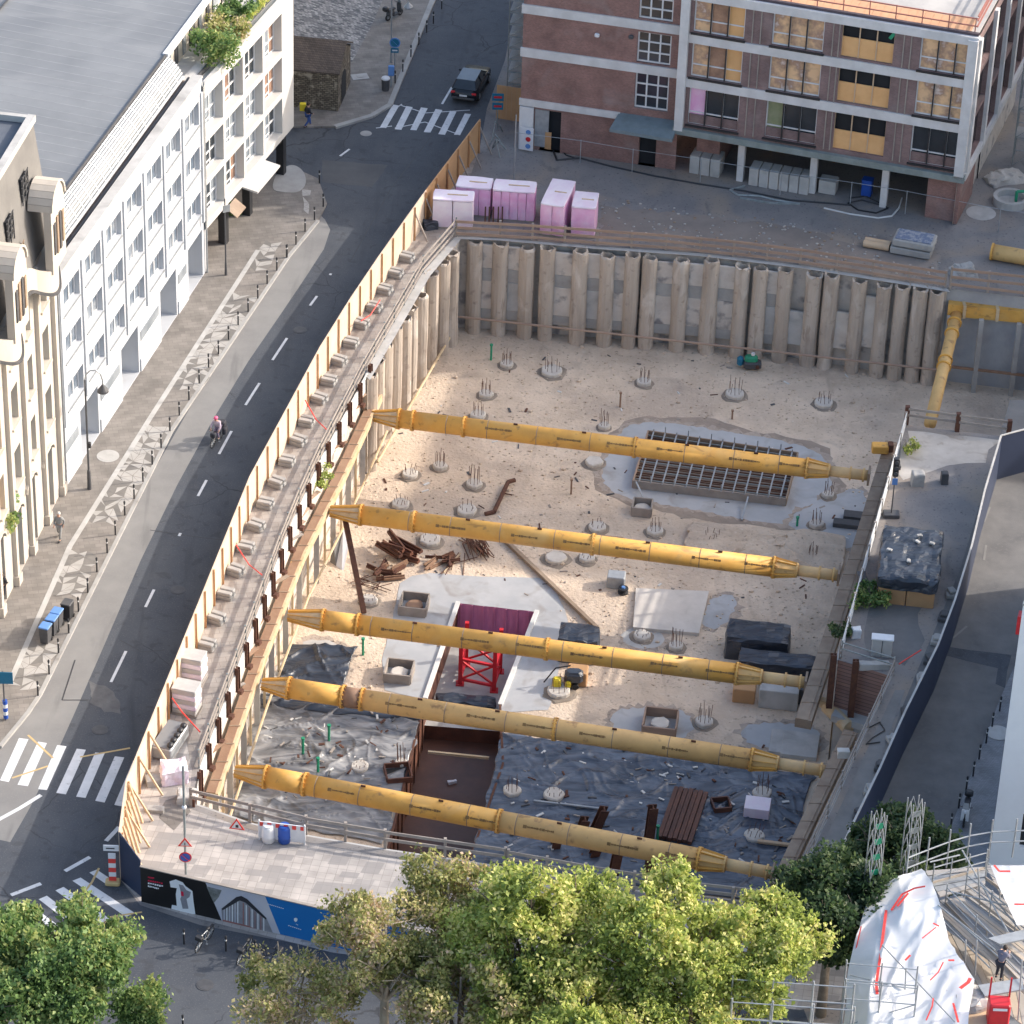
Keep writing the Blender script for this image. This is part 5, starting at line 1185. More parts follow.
# --- taller unseen block, added out of frame to shade the far pit floor
A_ = Vector((47, 183, 0))
fb = thing('shade_block', 'added grey block unseen beyond the right edge, shading the pit floor', 'building', tuple(A_), math.radians(-10))
ops = [(1+3*i, 3+3*i, 1.2+3.3*j, 3.2+3.3*j) for i in range(8) for j in range(6)]
mb = MB(); wallgrid(mb, 0, 26, 0, 22, ops, .3); backbox(mb, 26, 50, 0, 22); mb.quad((0, 0, 22), (26, 0, 22), (26, 50, 22), (0, 50, 22)); mb.build('wall', conc_l, fb)
mb = MB()
for a, b, c, d in ops: mb.quad((a, .25, c), (b, .25, c), (b, .25, d), (a, .25, d))
mb.build('glazing', glass_d, fb)

# ================================================================== LIGHT
SUN = Vector((1, .27, 0)).normalized(); EL = math.radians(27)
sd = bpy.data.lights.new('sun', 'SUN'); so = bpy.data.objects.new('sun', sd); COL.objects.link(so)
sd.energy = 4.7; sd.angle = math.radians(.6); sd.color = (1, .92, .83)
dirv = Vector((SUN.x*math.cos(EL), SUN.y*math.cos(EL), math.sin(EL)))
so.rotation_euler = dirv.to_track_quat('Z', 'Y').to_euler(); so.location = (60, 150, 80)
W = bpy.data.worlds.new('World'); S.world = W; W.use_nodes = True; wn = W.node_tree
bg = wn.nodes['Background']; sk = wn.nodes.new('ShaderNodeTexSky'); sk.sky_type = 'NISHITA'; sk.sun_disc = False
sk.sun_elevation = EL; sk.sun_rotation = math.atan2(SUN.x, SUN.y); sk.air_density = 1.0; sk.dust_density = 3.5; sk.ozone_density = 1.0
tn = wn.nodes.new('ShaderNodeMix'); tn.data_type = 'RGBA'; tn.blend_type = 'MULTIPLY'; tn.inputs[0].default_value = 1; tn.inputs[7].default_value = (1.0, 1.0, .99, 1)
wn.links.new(sk.outputs[0], tn.inputs[6]); wn.links.new(tn.outputs[2], bg.inputs[0]); bg.inputs[1].default_value = .37
S.view_settings.view_transform = 'Standard'; S.view_settings.look = 'None'; S.view_settings.exposure = 0
S.render.engine = 'CYCLES'; S.cycles.max_bounces = 6; S.cycles.use_denoising = True
S.render.resolution_x = 1024; S.render.resolution_y = 1024

# ================================================================== THINGS IN THE PIT
def lump(name, size, mt, amp=.06, seed=0, nx=8, ny=8, nz=5, parent=None, taper=0, world=None):
    """a soft edged block (wrapped stack, sack, covered pile) standing on z = 0"""
    off = Vector((seed*13.7, seed*7.1, 0)); mb_ = MB(); sx, sy, sz = size
    def pt(a, b, c):
        v = Vector((a, b, c)); p = Vector((v.x*sx/2*(1-taper*(c > 0)*(c+1)/2), v.y*sy/2*(1-taper*(c+1)/2), (c+1)/2*sz))
        nv = noise.noise_vector(p*1.7+off)+noise.noise_vector(p*4+off)*.4
        e = (abs(a) > .99)+(abs(b) > .99)+(c > .99)
        if e >= 2: p = p-Vector((a*sx*.02, b*sy*.02, max(c, 0)*sz*.05))
        return p+Vector((nv.x*amp, nv.y*amp, (nv.z*amp+abs(nv.x)*amp*.5) if c > -.99 else 0))
    def face(f, n1, n2):
        for i in range(n1):
            for j in range(n2): mb_.quad(*[f(-1+2*(i+di)/n1, -1+2*(j+dj)/n2) for di, dj in ((0, 0), (1, 0), (1, 1), (0, 1))])
    face(lambda u, v: pt(u, v, 1), nx, ny); face(lambda u, v: pt(u, -1, v), nx, nz); face(lambda u, v: pt(-u, 1, v), nx, nz)
    face(lambda u, v: pt(1, u, v), ny, nz); face(lambda u, v: pt(-1, -u, v), ny, nz)
    return mb_.build(name, mt, parent)
def place(o, px, py, z=0, rz=0, label=None, cat=None, group=None):
    o.location = P(px, py, z); o.rotation_euler.z = rz; return tag(o, label, cat, group)
# trench
tz1, tz2 = PF-1.7, PF-2.6
T = {k: P(x, y, PF) for k, (x, y) in dict(a=(458, 603), b=(537, 612), c=(500, 706), d=(503, 765), e=(470, 860), f=(388, 850), g=(425, 700)).items()}
r_ = thing('trench_shoring', 'deep shored trench with a magenta sheeted back wall and a rusty brown lower half', 'trench', tuple(T['g']))
def wq(a, b, z0, z1, mt, name): MB().quad(V2(a, z0), V2(b, z0), V2(b, z1), V2(a, z1)).build(name, mt, r_, world=True)
wq(T['a'], T['b'], tz1, PF+.02, magenta, 'back_sheet'); wq(T['g'], T['a'], tz1, PF, rust_d, 'side_wall'); wq(T['b'], T['c'], tz1, PF, conc, 'side_wall')
wq(T['f'], T['g'], tz2, PF, rust_d, 'side_wall'); wq(T['c'], T['d'], tz2, PF, rust_d, 'side_wall'); wq(T['d'], T['e'], tz2, PF, rust_d, 'side_wall'); wq(T['e'], T['f'], tz2, PF, rust_d, 'side_wall'); wq(T['g'], T['c'], tz2, tz1, rust_d, 'step_wall')
flat(MB(), [T['a'], T['b'], T['c'], T['g']], tz1).build('upper_floor', conc_l, r_, world=True)
flat(MB(), [T['g'], T['c'], T['d'], T['e'], T['f']], tz2).build('lower_floor', mat('rusty_floor', (.12, .055, .036), (.08, .038, .027), .7, .45, .25, 3, c3=(.13, .075, .05)), r_, world=True)
for a, b in (('g', 'a'), ('b', 'c')): MB().bar(T[a]+Vector((0, 0, .08)), T[b]+Vector((0, 0, .06)), .24, .14).build('edge_board', tape_w, r_, world=True)
for a, b in (('f', 'g'), ('c', 'd'), ('d', 'e')):
    MB().bar(T[a]+Vector((0, 0, .05)), T[b]+Vector((0, 0, .05)), .12, .12).build('steel_edge', rust, r_, world=True)
p, q = P(428, 752, PF-1.0), P(489, 758, PF-1.0); MB().bar(p, q, .12, .14).build('cross_beam', cream, r_, world=True)
R = random.Random(2)
for k in range(9):
    a, b = T['f'], T['g']; s_ = a+(b-a)*(k/9+.03); MB().bar(V2(s_, tz2), V2(s_, PF-.02), .14, .08).build('wall_rib', rust, r_, world=True)
for k in range(7):
    a, b = T['a'], T['b']; s_ = a+(b-a)*(k/7+.04)+Vector((0, -.06, 0)); MB().bar(V2(s_, tz1), V2(s_, PF), .06, .06).build('sheet_fold', magenta, r_, world=True)
for k in range(3): MB().bar(P(440-k*6, 640+k*16, PF-.1*k), P(424-k*4, 700+k*4, PF-.5-.3*k), .14, .18).build('leaning_board', browntop, r_, world=True)
o = lump('plastic_sheet', (3.2, .8, .5), tarp_k, .16, 3); place(o, 466, 706, tz1, -.1, 'crumpled black plastic sheet across the middle of the trench', 'plastic sheet')
# small plastic scraps
o = lump('plastic_scrap', (.5, .25, .12), whitep, .1, 6); place(o, 452, 783, tz2, .4, 'small white plastic scrap lying on the rusty trench floor', 'litter')
# red steel frame tower
r_ = thing('braced_tower', 'bright red braced steel frame standing in the trench', 'steel frame', tuple(P(475, 690, tz1)))
fb_ = [P(460, 684, tz1), P(494, 691, tz1), P(500, 672, tz1), P(466, 665, tz1)]; hh = 2.9
ft = [V2(p, tz1+hh) for p in fb_]
for a, b in zip(fb_, ft): MB().bar(a, b, .22, .22).build('leg', red, r_, world=True)
for i in range(4):
    j = (i+1) % 4
    for z in (.35, 1.7): MB().bar(V2(fb_[i], tz1+z), V2(fb_[j], tz1+z), .14, .14).build('cross_bar', red, r_, world=True)
    MB().bar(V2(fb_[i], tz1+.35), V2(fb_[j], tz1+1.7), .1, .1).build('brace', red, r_, world=True)
    MB().bar(V2(fb_[j], tz1+.4), V2(fb_[i], tz1+1.6), .1, .1).build('brace', red, r_, world=True)
    MB().box(tuple(fb_[i]+Vector((0, 0, .04))), (.45, .45, .08)).build('foot_plate', red, r_, world=True)
# rebar grid formwork
zt = PF+.5
G = [P(648, 431, zt), P(798, 453, zt), P(786, 499, zt), P(633, 481, zt)]
r_ = thing('rebar_grid', 'rectangular formwork box filled with a pale steel reinforcement grid', 'formwork', tuple(V2(G[0], PF)))
mbd = MB(); flat(mbd, G, PF+.12); mbd.build('dark_base', gridbase, r_, world=True)
for i in range(4):
    a, b = G[i], G[(i+1) % 4]; mt_ = [browntop, browntop, plank_g, plank][i]
    MB().bar(V2(a, PF+.28), V2(b, PF+.28), .08, .54).build('side_board', mt_, r_, world=True)
bil = lambda u, v: (G[0]*(1-u)+G[1]*u)*(1-v)+(G[3]*(1-u)+G[2]*u)*v
for k in range(13):
    u = (k+.5)/13; MB().bar(bil(u, -.01)+Vector((0, 0, .02)), bil(u, 1.01)+Vector((0, 0, .02)), .085, .05).build('cross_bar', galv, r_, world=True)
    for v in (0, 1): MB().bar(V2(bil(u, v), PF+.3), V2(bil(u, v), zt+(.45 if k % 2 else .2)), .06, .06).build('upright', galv, r_, world=True)
for k in range(11):
    v = (k+.6)/11.4; MB().bar(bil(0, v)+Vector((0, 0, -.09)), bil(1, v)+Vector((0, 0, -.09)), .05, .05).build('long_bar', rust if k % 2 else galv_g, r_, world=True)
    MB().bar(bil(0, v)+Vector((0, 0, -.28)), bil(1, v)+Vector((0, 0, -.28)), .06, .06).build('lower_bar', rust, r_, world=True)
for a, b in (((636, 482), (644, 499)), ((748, 497), (742, 520))): MB().bar(P(*a, zt), P(*b, PF+.1), .09, .09).build('prop', galv, r_, world=True)
# pile heads with starter bars
bar_o = MB().tube((0, 0, 0), (0, 0, 1), .015, n=5).build('bar', rust); bar_m = bar_o.data; bpy.data.objects.remove(bar_o)
headm = mat('pile_head_concrete', (.62, .58, .52), (.50, .46, .41), 1.5, .9, .5, 5)
softm = mat('dark_earth', (.22, .185, .15), (.30, .25, .2), 2, .95, .8, 4)
HEADS = [(506.6, 366, .8, 1.1), (552, 373, 1.25, 1.0), (486, 396, .85, 1.2), (478, 417, .9, 1.1), (440, 468, .8, 1.3), (410, 476, .9, .8), (474, 486, .9, 1.5), (401, 506, 1.0, .6), (467, 512, 1.1, .5), (430, 542, 1.15, .3),
         (644, 384, .85, 1.1), (734.5, 396, 1.1, 1.4), (594, 464, 1.0, .0), (597, 529, 1.0, .5), (655, 533, .9, .9), (712, 543, 1.0, .8), (824, 405, 1.1, .9), (828, 497, .7, 1.2), (816, 526, .8, 1.2), (369, 602, .9, .3),
         (556, 560, 1.15, .0), (642, 638, .95, .3), (559, 693, 1.2, 1.1), (704, 724, .95, 1.4), (512, 793, .9, 1.0), (554, 797, 1.05, .4), (762, 795, .95, 1.3), (754, 838, 1.0, .8), (604, 428, .7, 1.3), (676, 648, .8, 1.4), (360, 769, .9, .3), (401, 765, .6, 1.5), (587, 560, .9, .4), (812, 560, .7, 1.1)]
near = ['first in the far left corner of the pit', 'wide pale one near the far wall', 'beside a dark damp ring in the far left part', 'just above the farthest strut at its left', 'below the farthest strut, left of centre, tall bars', 'left of its neighbour below the farthest strut', 'with tall bars between the two farthest struts', 'close above the left end of the second strut', 'short bars just above the second strut', 'broad and white below the left part of the second strut',
        'middle of the far half with red bars', 'with tall bars near the far wall right of centre', 'rubble topped, left of the grid formwork', 'just above the middle of the second strut', 'half hidden above the second strut', 'with splayed bars above the right part of the second strut', 'low ring far right with one dark rod', 'at the right corner of the grid formwork patch', 'with a cage of bars right of the gravel heap', 'low and rough by the leaning rusty pole',
        'wide white disc below the second strut', 'set in a pale splash beneath the concrete slab', 'beside the yellow machine below the middle strut', 'with tall rusty bars below the middle strut', 'at the left end of the dark plastic sheet', 'second from the left on the dark plastic sheet', 'near the right end of the dark plastic sheet', 'next to the nearest strut on the dark sheet', 'bars only, against the farthest strut', 'bars only, below the concrete slab', 'on the grey sheet at the lower left', 'tall bars on the grey sheet beside the trench', 'small one next to the wide white disc below the second strut', 'bars at the right end of the second strut']
for i, (x, y, w_, hb_) in enumerate(HEADS):
    c = P(x, y, PF); r_ = thing('pile_head', 'pale concrete pile head, '+near[i], 'pile head', tuple(c), 0, 'pile heads on the pit floor')
    MB().lathe([(.52*w_*1.45, .01), (.52*w_*1.3, .05)], n=14, jit=.12, seed=i).build('earth_ring', softm, r_)
    MB().lathe([(.52*w_, .02), (.52*w_, .22), (.47*w_, .27)], n=14, jit=.08, seed=i+50).build('head', headm, r_)
    if hb_ > 0:
        RR = random.Random(i)
        for k in range(8):
            b = bpy.data.objects.new('bar', bar_m); COL.objects.link(b); b.parent = r_; an = k*PI/4
            b.location = (.33*w_*math.cos(an), .33*w_*math.sin(an), .2); b.scale = (1, 1, hb_*RR.uniform(.6, .85)); b.rotation_euler = (RR.uniform(-.08, .08)*(3 if hb_ < .9 else 1), RR.uniform(-.08, .08)*(3 if hb_ < .9 else 1), 0)
# formed boxes round some heads
for x, y, s_, lab in ((414, 609, 1.5, 'square timber box round a pile head with an orange top, above the middle strut'), (399, 676, 1.45, 'square timber box round a pile head left of the trench'), (660, 727, 1.75, 'large square timber formwork box round a pile head, lower middle'), (642, 512, 1.1, 'small framed box on the blinding below the grid formwork')):
    c = P(x, y, PF); r_ = thing('formwork_box', lab, 'formwork box', tuple(c), -.12)
    for dx, dy, sx, sy in ((0, -s_/2, s_, .09), (0, s_/2, s_, .09), (-s_/2, 0, .09, s_*.9), (s_/2, 0, .09, s_*.9)): MB().box((dx, dy, .32), (sx, sy, .6)).build('side_board', plank_g if s_ < 1.6 else plank, r_)
    MB().lathe([(.5, 0), (.5, .3), (.42, .34)], n=14, jit=.1, seed=int(x)).build('pile_head', headm if x != 414 else rust_o, r_)
for x, y, s_, lab in ((721, 808, .9, 'dark open pocket in the plastic sheet right of the rusty sheet stack'), (398, 776, 1.3, 'square rusty pocket beside the trench on the grey sheet')):
    c = P(x, y, PF); r_ = thing('open_pocket', lab, 'formwork box', tuple(c), .2)
    for dx, dy, sx, sy in ((0, -s_/2, s_, .08), (0, s_/2, s_, .08), (-s_/2, 0, .08, s_*.9), (s_/2, 0, .08, s_*.9)): MB().box((dx, dy, .2), (sx, sy, .35)).build('side_board', rust_d, r_)
    MB().box((0, 0, .06), (s_*.9, s_*.9, .06)).build('base', void, r_)
# plastic sheets
def sheet(name, label, px4, nx, ny, amp, mt, seed, z=.05):
    C4 = [P(x, y, PF+z) for x, y in px4]; mb_ = MB(); off = Vector((seed*9, 0, 0)); RR = random.Random(seed)
    for j in range(ny+1):
        for i in range(nx+1):
            u, v = i/nx, j/ny; p = (C4[0]*(1-u)+C4[1]*u)*(1-v)+(C4[3]*(1-u)+C4[2]*u)*v
            q = Vector((p.x*.5+p.y*.25, p.y*1.1-p.x*.2, 0))+off
            w_ = noise.noise(p*.35+off)*1.2; q1 = Vector((p.x*.22+p.y*.08+w_*.3, (p.y-p.x*.35)*.75+w_, 0))+off; q2 = Vector(((p.x+p.y*.6)*1.0+w_, p.y*.2, 3))+off; r1 = 1-abs(noise.noise(q1)); r2 = 1-abs(noise.noise(q2))
            e = 1 if 0 < i < nx and 0 < j < ny else .2
            p = p+Vector((noise.noise(p*.8)*.35, noise.noise(p*.8+Vector((9, 0, 0)))*.35, 0))*(1 if e < 1 else 0)
            mb_.v.append((p.x, p.y, p.z+e*amp*(r1**14*1.2+r2**18*.8*max(0, noise.noise(p*.3+off)+.2)*2+.25*noise.noise(p*.9+off)+.2)))
    for j in range(ny):
        for i in range(nx): a = j*(nx+1)+i; mb_.f.append((a+nx+1, a+nx+2, a+1, a)); mb_.mi.append(0)
    o = mb_.build(name, mt, None, True); return tag(o, label, 'plastic sheet')
sheet('plastic_sheet', 'large dark blue grey plastic sheet covering the front right of the pit floor', [(502, 733), (815, 775), (772, 905), (470, 862)], 220, 110, .13, tarp_b, 1)
sheet('plastic_sheet', 'crinkled pale grey plastic sheet left of the trench at the front', [(262, 697), (424, 712), (385, 842), (228, 818)], 150, 110, .15, tarp_g, 2)
sheet('plastic_sheet', 'small dark plastic sheet pressed against the left wall', [(290, 643), (357, 648), (343, 690), (276, 688)], 50, 36, .2, tarp_k, 3)
sheet('plastic_sheet', 'narrow dark plastic strip at the upper edge of the left crinkled sheet', [(258, 694), (420, 709), (424, 722), (262, 704)], 40, 8, .2, tarp_k, 5, .12)
# sheet pile stacks and upright rusty posts
a, b = P(691, 795, PF), P(674, 845, PF)
r_ = thing('sheet_pile_stack', 'stack of dark rusty sheet piles lying on the dark plastic sheet', 'steel stack', tuple(a))
d = (b-a).normalized(); n = Vector((-d.y, d.x, 0))
for k in range(7): MB().bar(a+n*(.26*(k-3))+Vector((0, 0, .3+.05*(k % 2))), b+n*(.26*(k-3))+Vector((0, 0, .3+.05*(k % 2))), .22, .2).build('sheet_pile', rust_d, r_, world=True)
MB().bar(a+n*-.9+Vector((0, 0, .1)), a+n*.9+Vector((0, 0, .1)), .1, .12).build('timber_bearer', plank_g, r_, world=True)
for i, (x, y, h_, t_) in enumerate(((580, 834, 1.1, .2), (595, 830, 1.6, .25), (648, 846, 2.6, .05), (613, 876, 2.0, .1), (648, 880, 2.2, .05), (593, 858, 1.2, .2), (555, 848, 1.0, .1))):
    m_ = MB(); m_.box((0, -.18, h_/2), (.45, .05, h_)); m_.box((0, .18, h_/2), (.45, .05, h_)); m_.box((0, 0, h_/2), (.06, .32, h_-.01))
    o = m_.build('soldier_post', rust); place(o, x, y, PF, .2, 'rusty post on the dark sheet, '+('short, leaning beside a taller one', 'leaning, right of a shorter one', 'tallest, left of the sheet pile stack', 'behind the nearest strut, left of the treetop gap', 'behind the nearest strut, below the tallest post', 'squat one under the nearest strut', 'small one at the left of the group')[i], 'steel post', 'rusty posts at the front of the pit'); o.rotation_euler.x = t_*.6; o.rotation_euler.y = t_
# black covered stacks
for x, y, s_, rz_, lab, mt_ in ((757, 652, (3.5, 1.9, 1.5), -.12, 'upper black sheeted stack of material on the right of the floor', tarp_k), (776, 677, (4.2, 1.3, 1.3), -.12, 'lower and longer black sheeted stack of material on the right', tarp_k), (578, 655, (2.2, 1.6, 1.6), -.1, 'black sheeted pallet behind the middle strut above the yellow machine', tarp_k)):
    o = lump('covered_stack', s_, mt_, .10, int(x)); place(o, x, y, PF, rz_, lab, 'covered stack')
for x, y, s_, mt_, lab, nm in ((744, 697, (1.2, 1.2, .9), cardboard, 'tan crate below the end of the middle strut', 'crate'), (778, 706, (2.1, .7, 1.2), conc_l, 'grey panel stack standing below the end of the middle strut', 'panel_stack'), (800, 700, (.9, .9, 1.0), dkgrey, 'dark box beside the panel stack at the right wall', 'crate'), (577, 682, (1.1, .9, .9), cardboard, 'tan crate beside the black covered machine', 'crate'),
                               (616, 585, (1.0, .8, .75), galv, 'small grey metal box on the gravel left of the concrete slab', 'metal_box'), (609, 545, (1.6, .8, .4), plank, 'reddish brown timber pallet just under the second strut', 'pallet')):
    o = MB().box((0, 0, s_[2]/2), s_, bev=.04).build(nm, mt_); place(o, x, y, PF, -.12, lab, nm.replace('_', ' '))
r_ = thing('site_machine', 'small yellow and black machine beside a pile head below the middle strut', 'machine', tuple(P(566, 686, PF)))
MB().box((.4, 0, .7), (1.0, .7, .7), bev=.15).build('cover', tarp_k, r_); MB().box((-.5, -.3, .45), (.45, .4, .6), bev=.08).build('body', yvest, r_); MB().box((.1, -.4, .4), (.3, .2, .4), bev=.06).build('tank', yvest, r_); MB().path([(-1.2, 0, .2), (-.6, .1, 1.1), (.2, .1, 1.3)], .04).build('handle', black, r_)
for dx in (-.4, .5): MB().tube((dx, -.35, .18), (dx, -.2, .18), .18, n=12).build('wheel', rubber, r_)
r_ = thing('hose_reel', 'black hose reel on the gravel beside the grey metal box', 'hose reel', tuple(P(623, 593, PF)))
MB().lathe([(.28, 0), (.3, .1), (.18, .14), (.3, .3), (.28, .36)], n=16).build('reel', black, r_); MB().lathe([(.12, .36), (.1, .44)], n=10).build('hub', blue_l, r_)
r_ = thing('generator', 'green and blue pump standing against the far pile wall', 'machine', tuple(P(752, 369, PF)))
MB().box((0, 0, .35), (1.1, .6, .5), bev=.1).build('frame', dkgrey, r_); MB().box((-.1, 0, .75), (.8, .5, .45), bev=.12).build('engine_cover', green, r_); MB().box((-.75, .1, .5), (.4, .4, .6), bev=.1).build('tank', teal, r_); MB().lathe([(.12, 1.0), (.12, 1.15)], n=10).build('cap', whitep, r_); MB().tube((.3, -.31, .35), (.3, -.4, .35), .12, n=10).build('gauge', rust, r_)
for x, y, w_, d_, h_, mt_, lab in ((853, 518, 1.1, .7, .3, dkgrey, 'upper dark grey plate beside the right waling beam'), (846, 526, 1.5, .6, .3, dkgrey, 'lower dark grey plate beside the right waling beam'), (800, 748, 1.9, 2.0, .25, conc_l, 'pale grey boards laid by the end of the fourth strut, left pair'), (788, 745, 1.9, 2.0, .22, conc_l, 'pale grey boards laid by the end of the fourth strut, right pair'), (757, 812, 1.3, 1.1, .6, whitew, 'white wrapped bundle on the dark plastic sheet'), (780, 845, 2.3, .2, .15, plank_l, 'short timber plank on the dark sheet near the nearest strut'), (581, 807, 2.2, .12, .1, galv, 'thin steel bar lying on the dark sheet, right one'), (546, 803, 1.3, .12, .1, galv, 'thin steel bar lying on the dark sheet, left one')):
    o = MB().box((0, 0, h_/2), (w_, d_, h_), bev=.02).build('site_plate' if mt_ in (dkgrey, conc_l) else 'bundle' if mt_ is whitew else 'loose_bar', mt_); place(o, x, y, PF+(.14 if y > 790 else 0), -.14, lab, 'building material')
# rusty heaps and rebar
R = random.Random(21)
def heap(name, label, px, py, n_, L_, spread, w, mt, rz0, jit=.5, z=PF, hgt=.5, curl=False):
    c = P(px, py, z); r__ = thing(name, label, name.replace('_', ' '), tuple(c))
    for k in range(n_):
        a = rz0+R.gauss(0, jit); l = L_*R.uniform(.6, 1.1); o_ = Vector((R.uniform(-spread, spread), R.uniform(-spread, spread)*.7, R.uniform(.05, hgt))); dd = Vector((math.cos(a), math.sin(a), R.uniform(-.08, .08)))*l/2
        m_ = MB()
        if w > .08: m_.bar(o_-dd, o_+dd, w, w*.6); m_.bar(o_-dd+Vector((0, 0, w*.55)), o_+dd+Vector((0, 0, w*.55)), w*.25, w*.5)
        else: m_.tube(o_-dd, o_+dd, w, n=5)
        m_.build('piece', mt if not isinstance(mt, list) else R.choice(mt), r__)
    return r__
heap('steel_scrap', 'heap of dark rusty beam offcuts on the left of the floor', 401, 556, 12, 1.9, .8, .28, [rust, rust_d, rust_d], -.9, .25, hgt=.9)
heap('steel_scrap', 'lower rusty brown offcuts beside the leaning pole', 385, 575, 10, 1.4, .8, .22, [rust, rust_o, rust], .3, .6)
heap('steel_scrap', 'small rusty offcuts next to the black rebar bundle', 442, 563, 9, 1.3, .7, .16, [rust, rust_o], .8, .5, hgt=.4)
heap('rebar_bundle', 'black bundle of bent reinforcement bars below the second strut', 474, 549, 40, 2.0, .7, .03, [rust_d, rust], -1.2, .25, hgt=.7)
heap('rebar_bundle', 'thin loose bars trailing from the black rebar bundle', 458, 566, 10, 1.9, .6, .03, [rust, cream], 1.1, .3, hgt=.2)
heap('rebar_bundle', 'tangle of thin wire and bars near the left wall', 372, 586, 14, 1.2, .8, .025, [rust], .5, 1.2, hgt=.3)
o = MB().bar(P(345, 519, -3.0), P(364, 613, PF+.1), .28, .2).build('leaning_pole', rust, loc=P(364, 613, PF)); tag(o, 'long rusty steel section leaning against the second strut', 'steel section')
o = MB().bar(P(505, 540, PF+.15), P(597, 628, PF+.15), .22, .2).build('steel_channel', browntop, loc=P(597, 628, PF)); tag(o, 'long thin brown steel channel lying diagonally in the middle of the floor', 'steel section')
r_ = thing('bent_pipe', 'bent rusty steel section lying on the gravel above the second strut', 'steel section', tuple(P(490, 513, PF)))
MB().path([P(485, 514, PF+.1), P(494, 512, PF+.1), P(508, 482, PF+.3), P(515, 480, PF+.3)], .13, 8).build('pipe', rust, r_, world=True); MB().path([P(509, 483, PF+.2), P(503, 493, PF+.1), P(512, 495, PF+.1)], .04, 6).build('hook', rust, r_, world=True)
for x, y, lab in ((491, 360, 'green standpipe in the far left corner of the floor'), (363, 655, 'green standpipe between the middle struts at the left'), (303, 755, 'green standpipe on the crinkled grey sheet, left one'), (329, 742, 'green standpipe on the crinkled grey sheet, right one'), (318, 775, 'green standpipe on the crinkled grey sheet, front one'), (797, 526, 'small green standpipe right of the grid formwork'), (657, 843, 'green standpipe by the tallest rusty post')):
    o = MB().tube((0, 0, 0), (0, 0, 1.1 if x != 797 else .6), .07, n=10).lathe([(.1, 1.02 if x != 797 else .55), (.1, 1.14 if x != 797 else .65)], n=10).build('standpipe', green); place(o, x, y, PF, 0, lab, 'standpipe', 'green standpipes')
for x, y, h_, lab in ((620, 407, 1.0, 'thin rusty marker post left above the grid formwork'), (571, 494, 1.0, 'thin timber marker post between the two farthest struts'), (732, 419, .6, 'short rusty marker post right above the grid formwork')):
    o = MB().box((0, 0, h_/2), (.1, .1, h_)).box((0, 0, h_), (.16, .16, .06)).build('marker_post', rust_o); place(o, x, y, PF, 0, lab, 'marker post')
# panels leaning on the left wall
r_ = thing('site_boards', 'two dark green and white boards leaning against the left wall', 'panel', tuple(P(342, 568, PF)))
MB().ext([P(336, 566, PF), P(342, 570, PF), P(349, 535, PF+1.2), P(343, 530, PF+1.4)], (.1, 0, 0)).build('white_board', whitep, r_, world=True); MB().ext([P(330, 562, PF), P(336, 566, PF), P(342, 532, PF+1.3), P(333, 540, PF+1.1)], (.06, 0, 0)).build('dark_board', soil, r_, world=True)
o = lump('gravel_heap', (9, 5, .9), gravel, .25, 5, taper=.7); place(o, 765, 552, PF-.1, -.1, 'low heap of pale gravel right of centre below the grid formwork', 'gravel heap'); o['kind'] = 'structure'
del o['label'], o['category']
o = lump('weeds', (.8, 1.6, .4), leaf_g, .12, 5)
bpy.data.objects.remove(o)

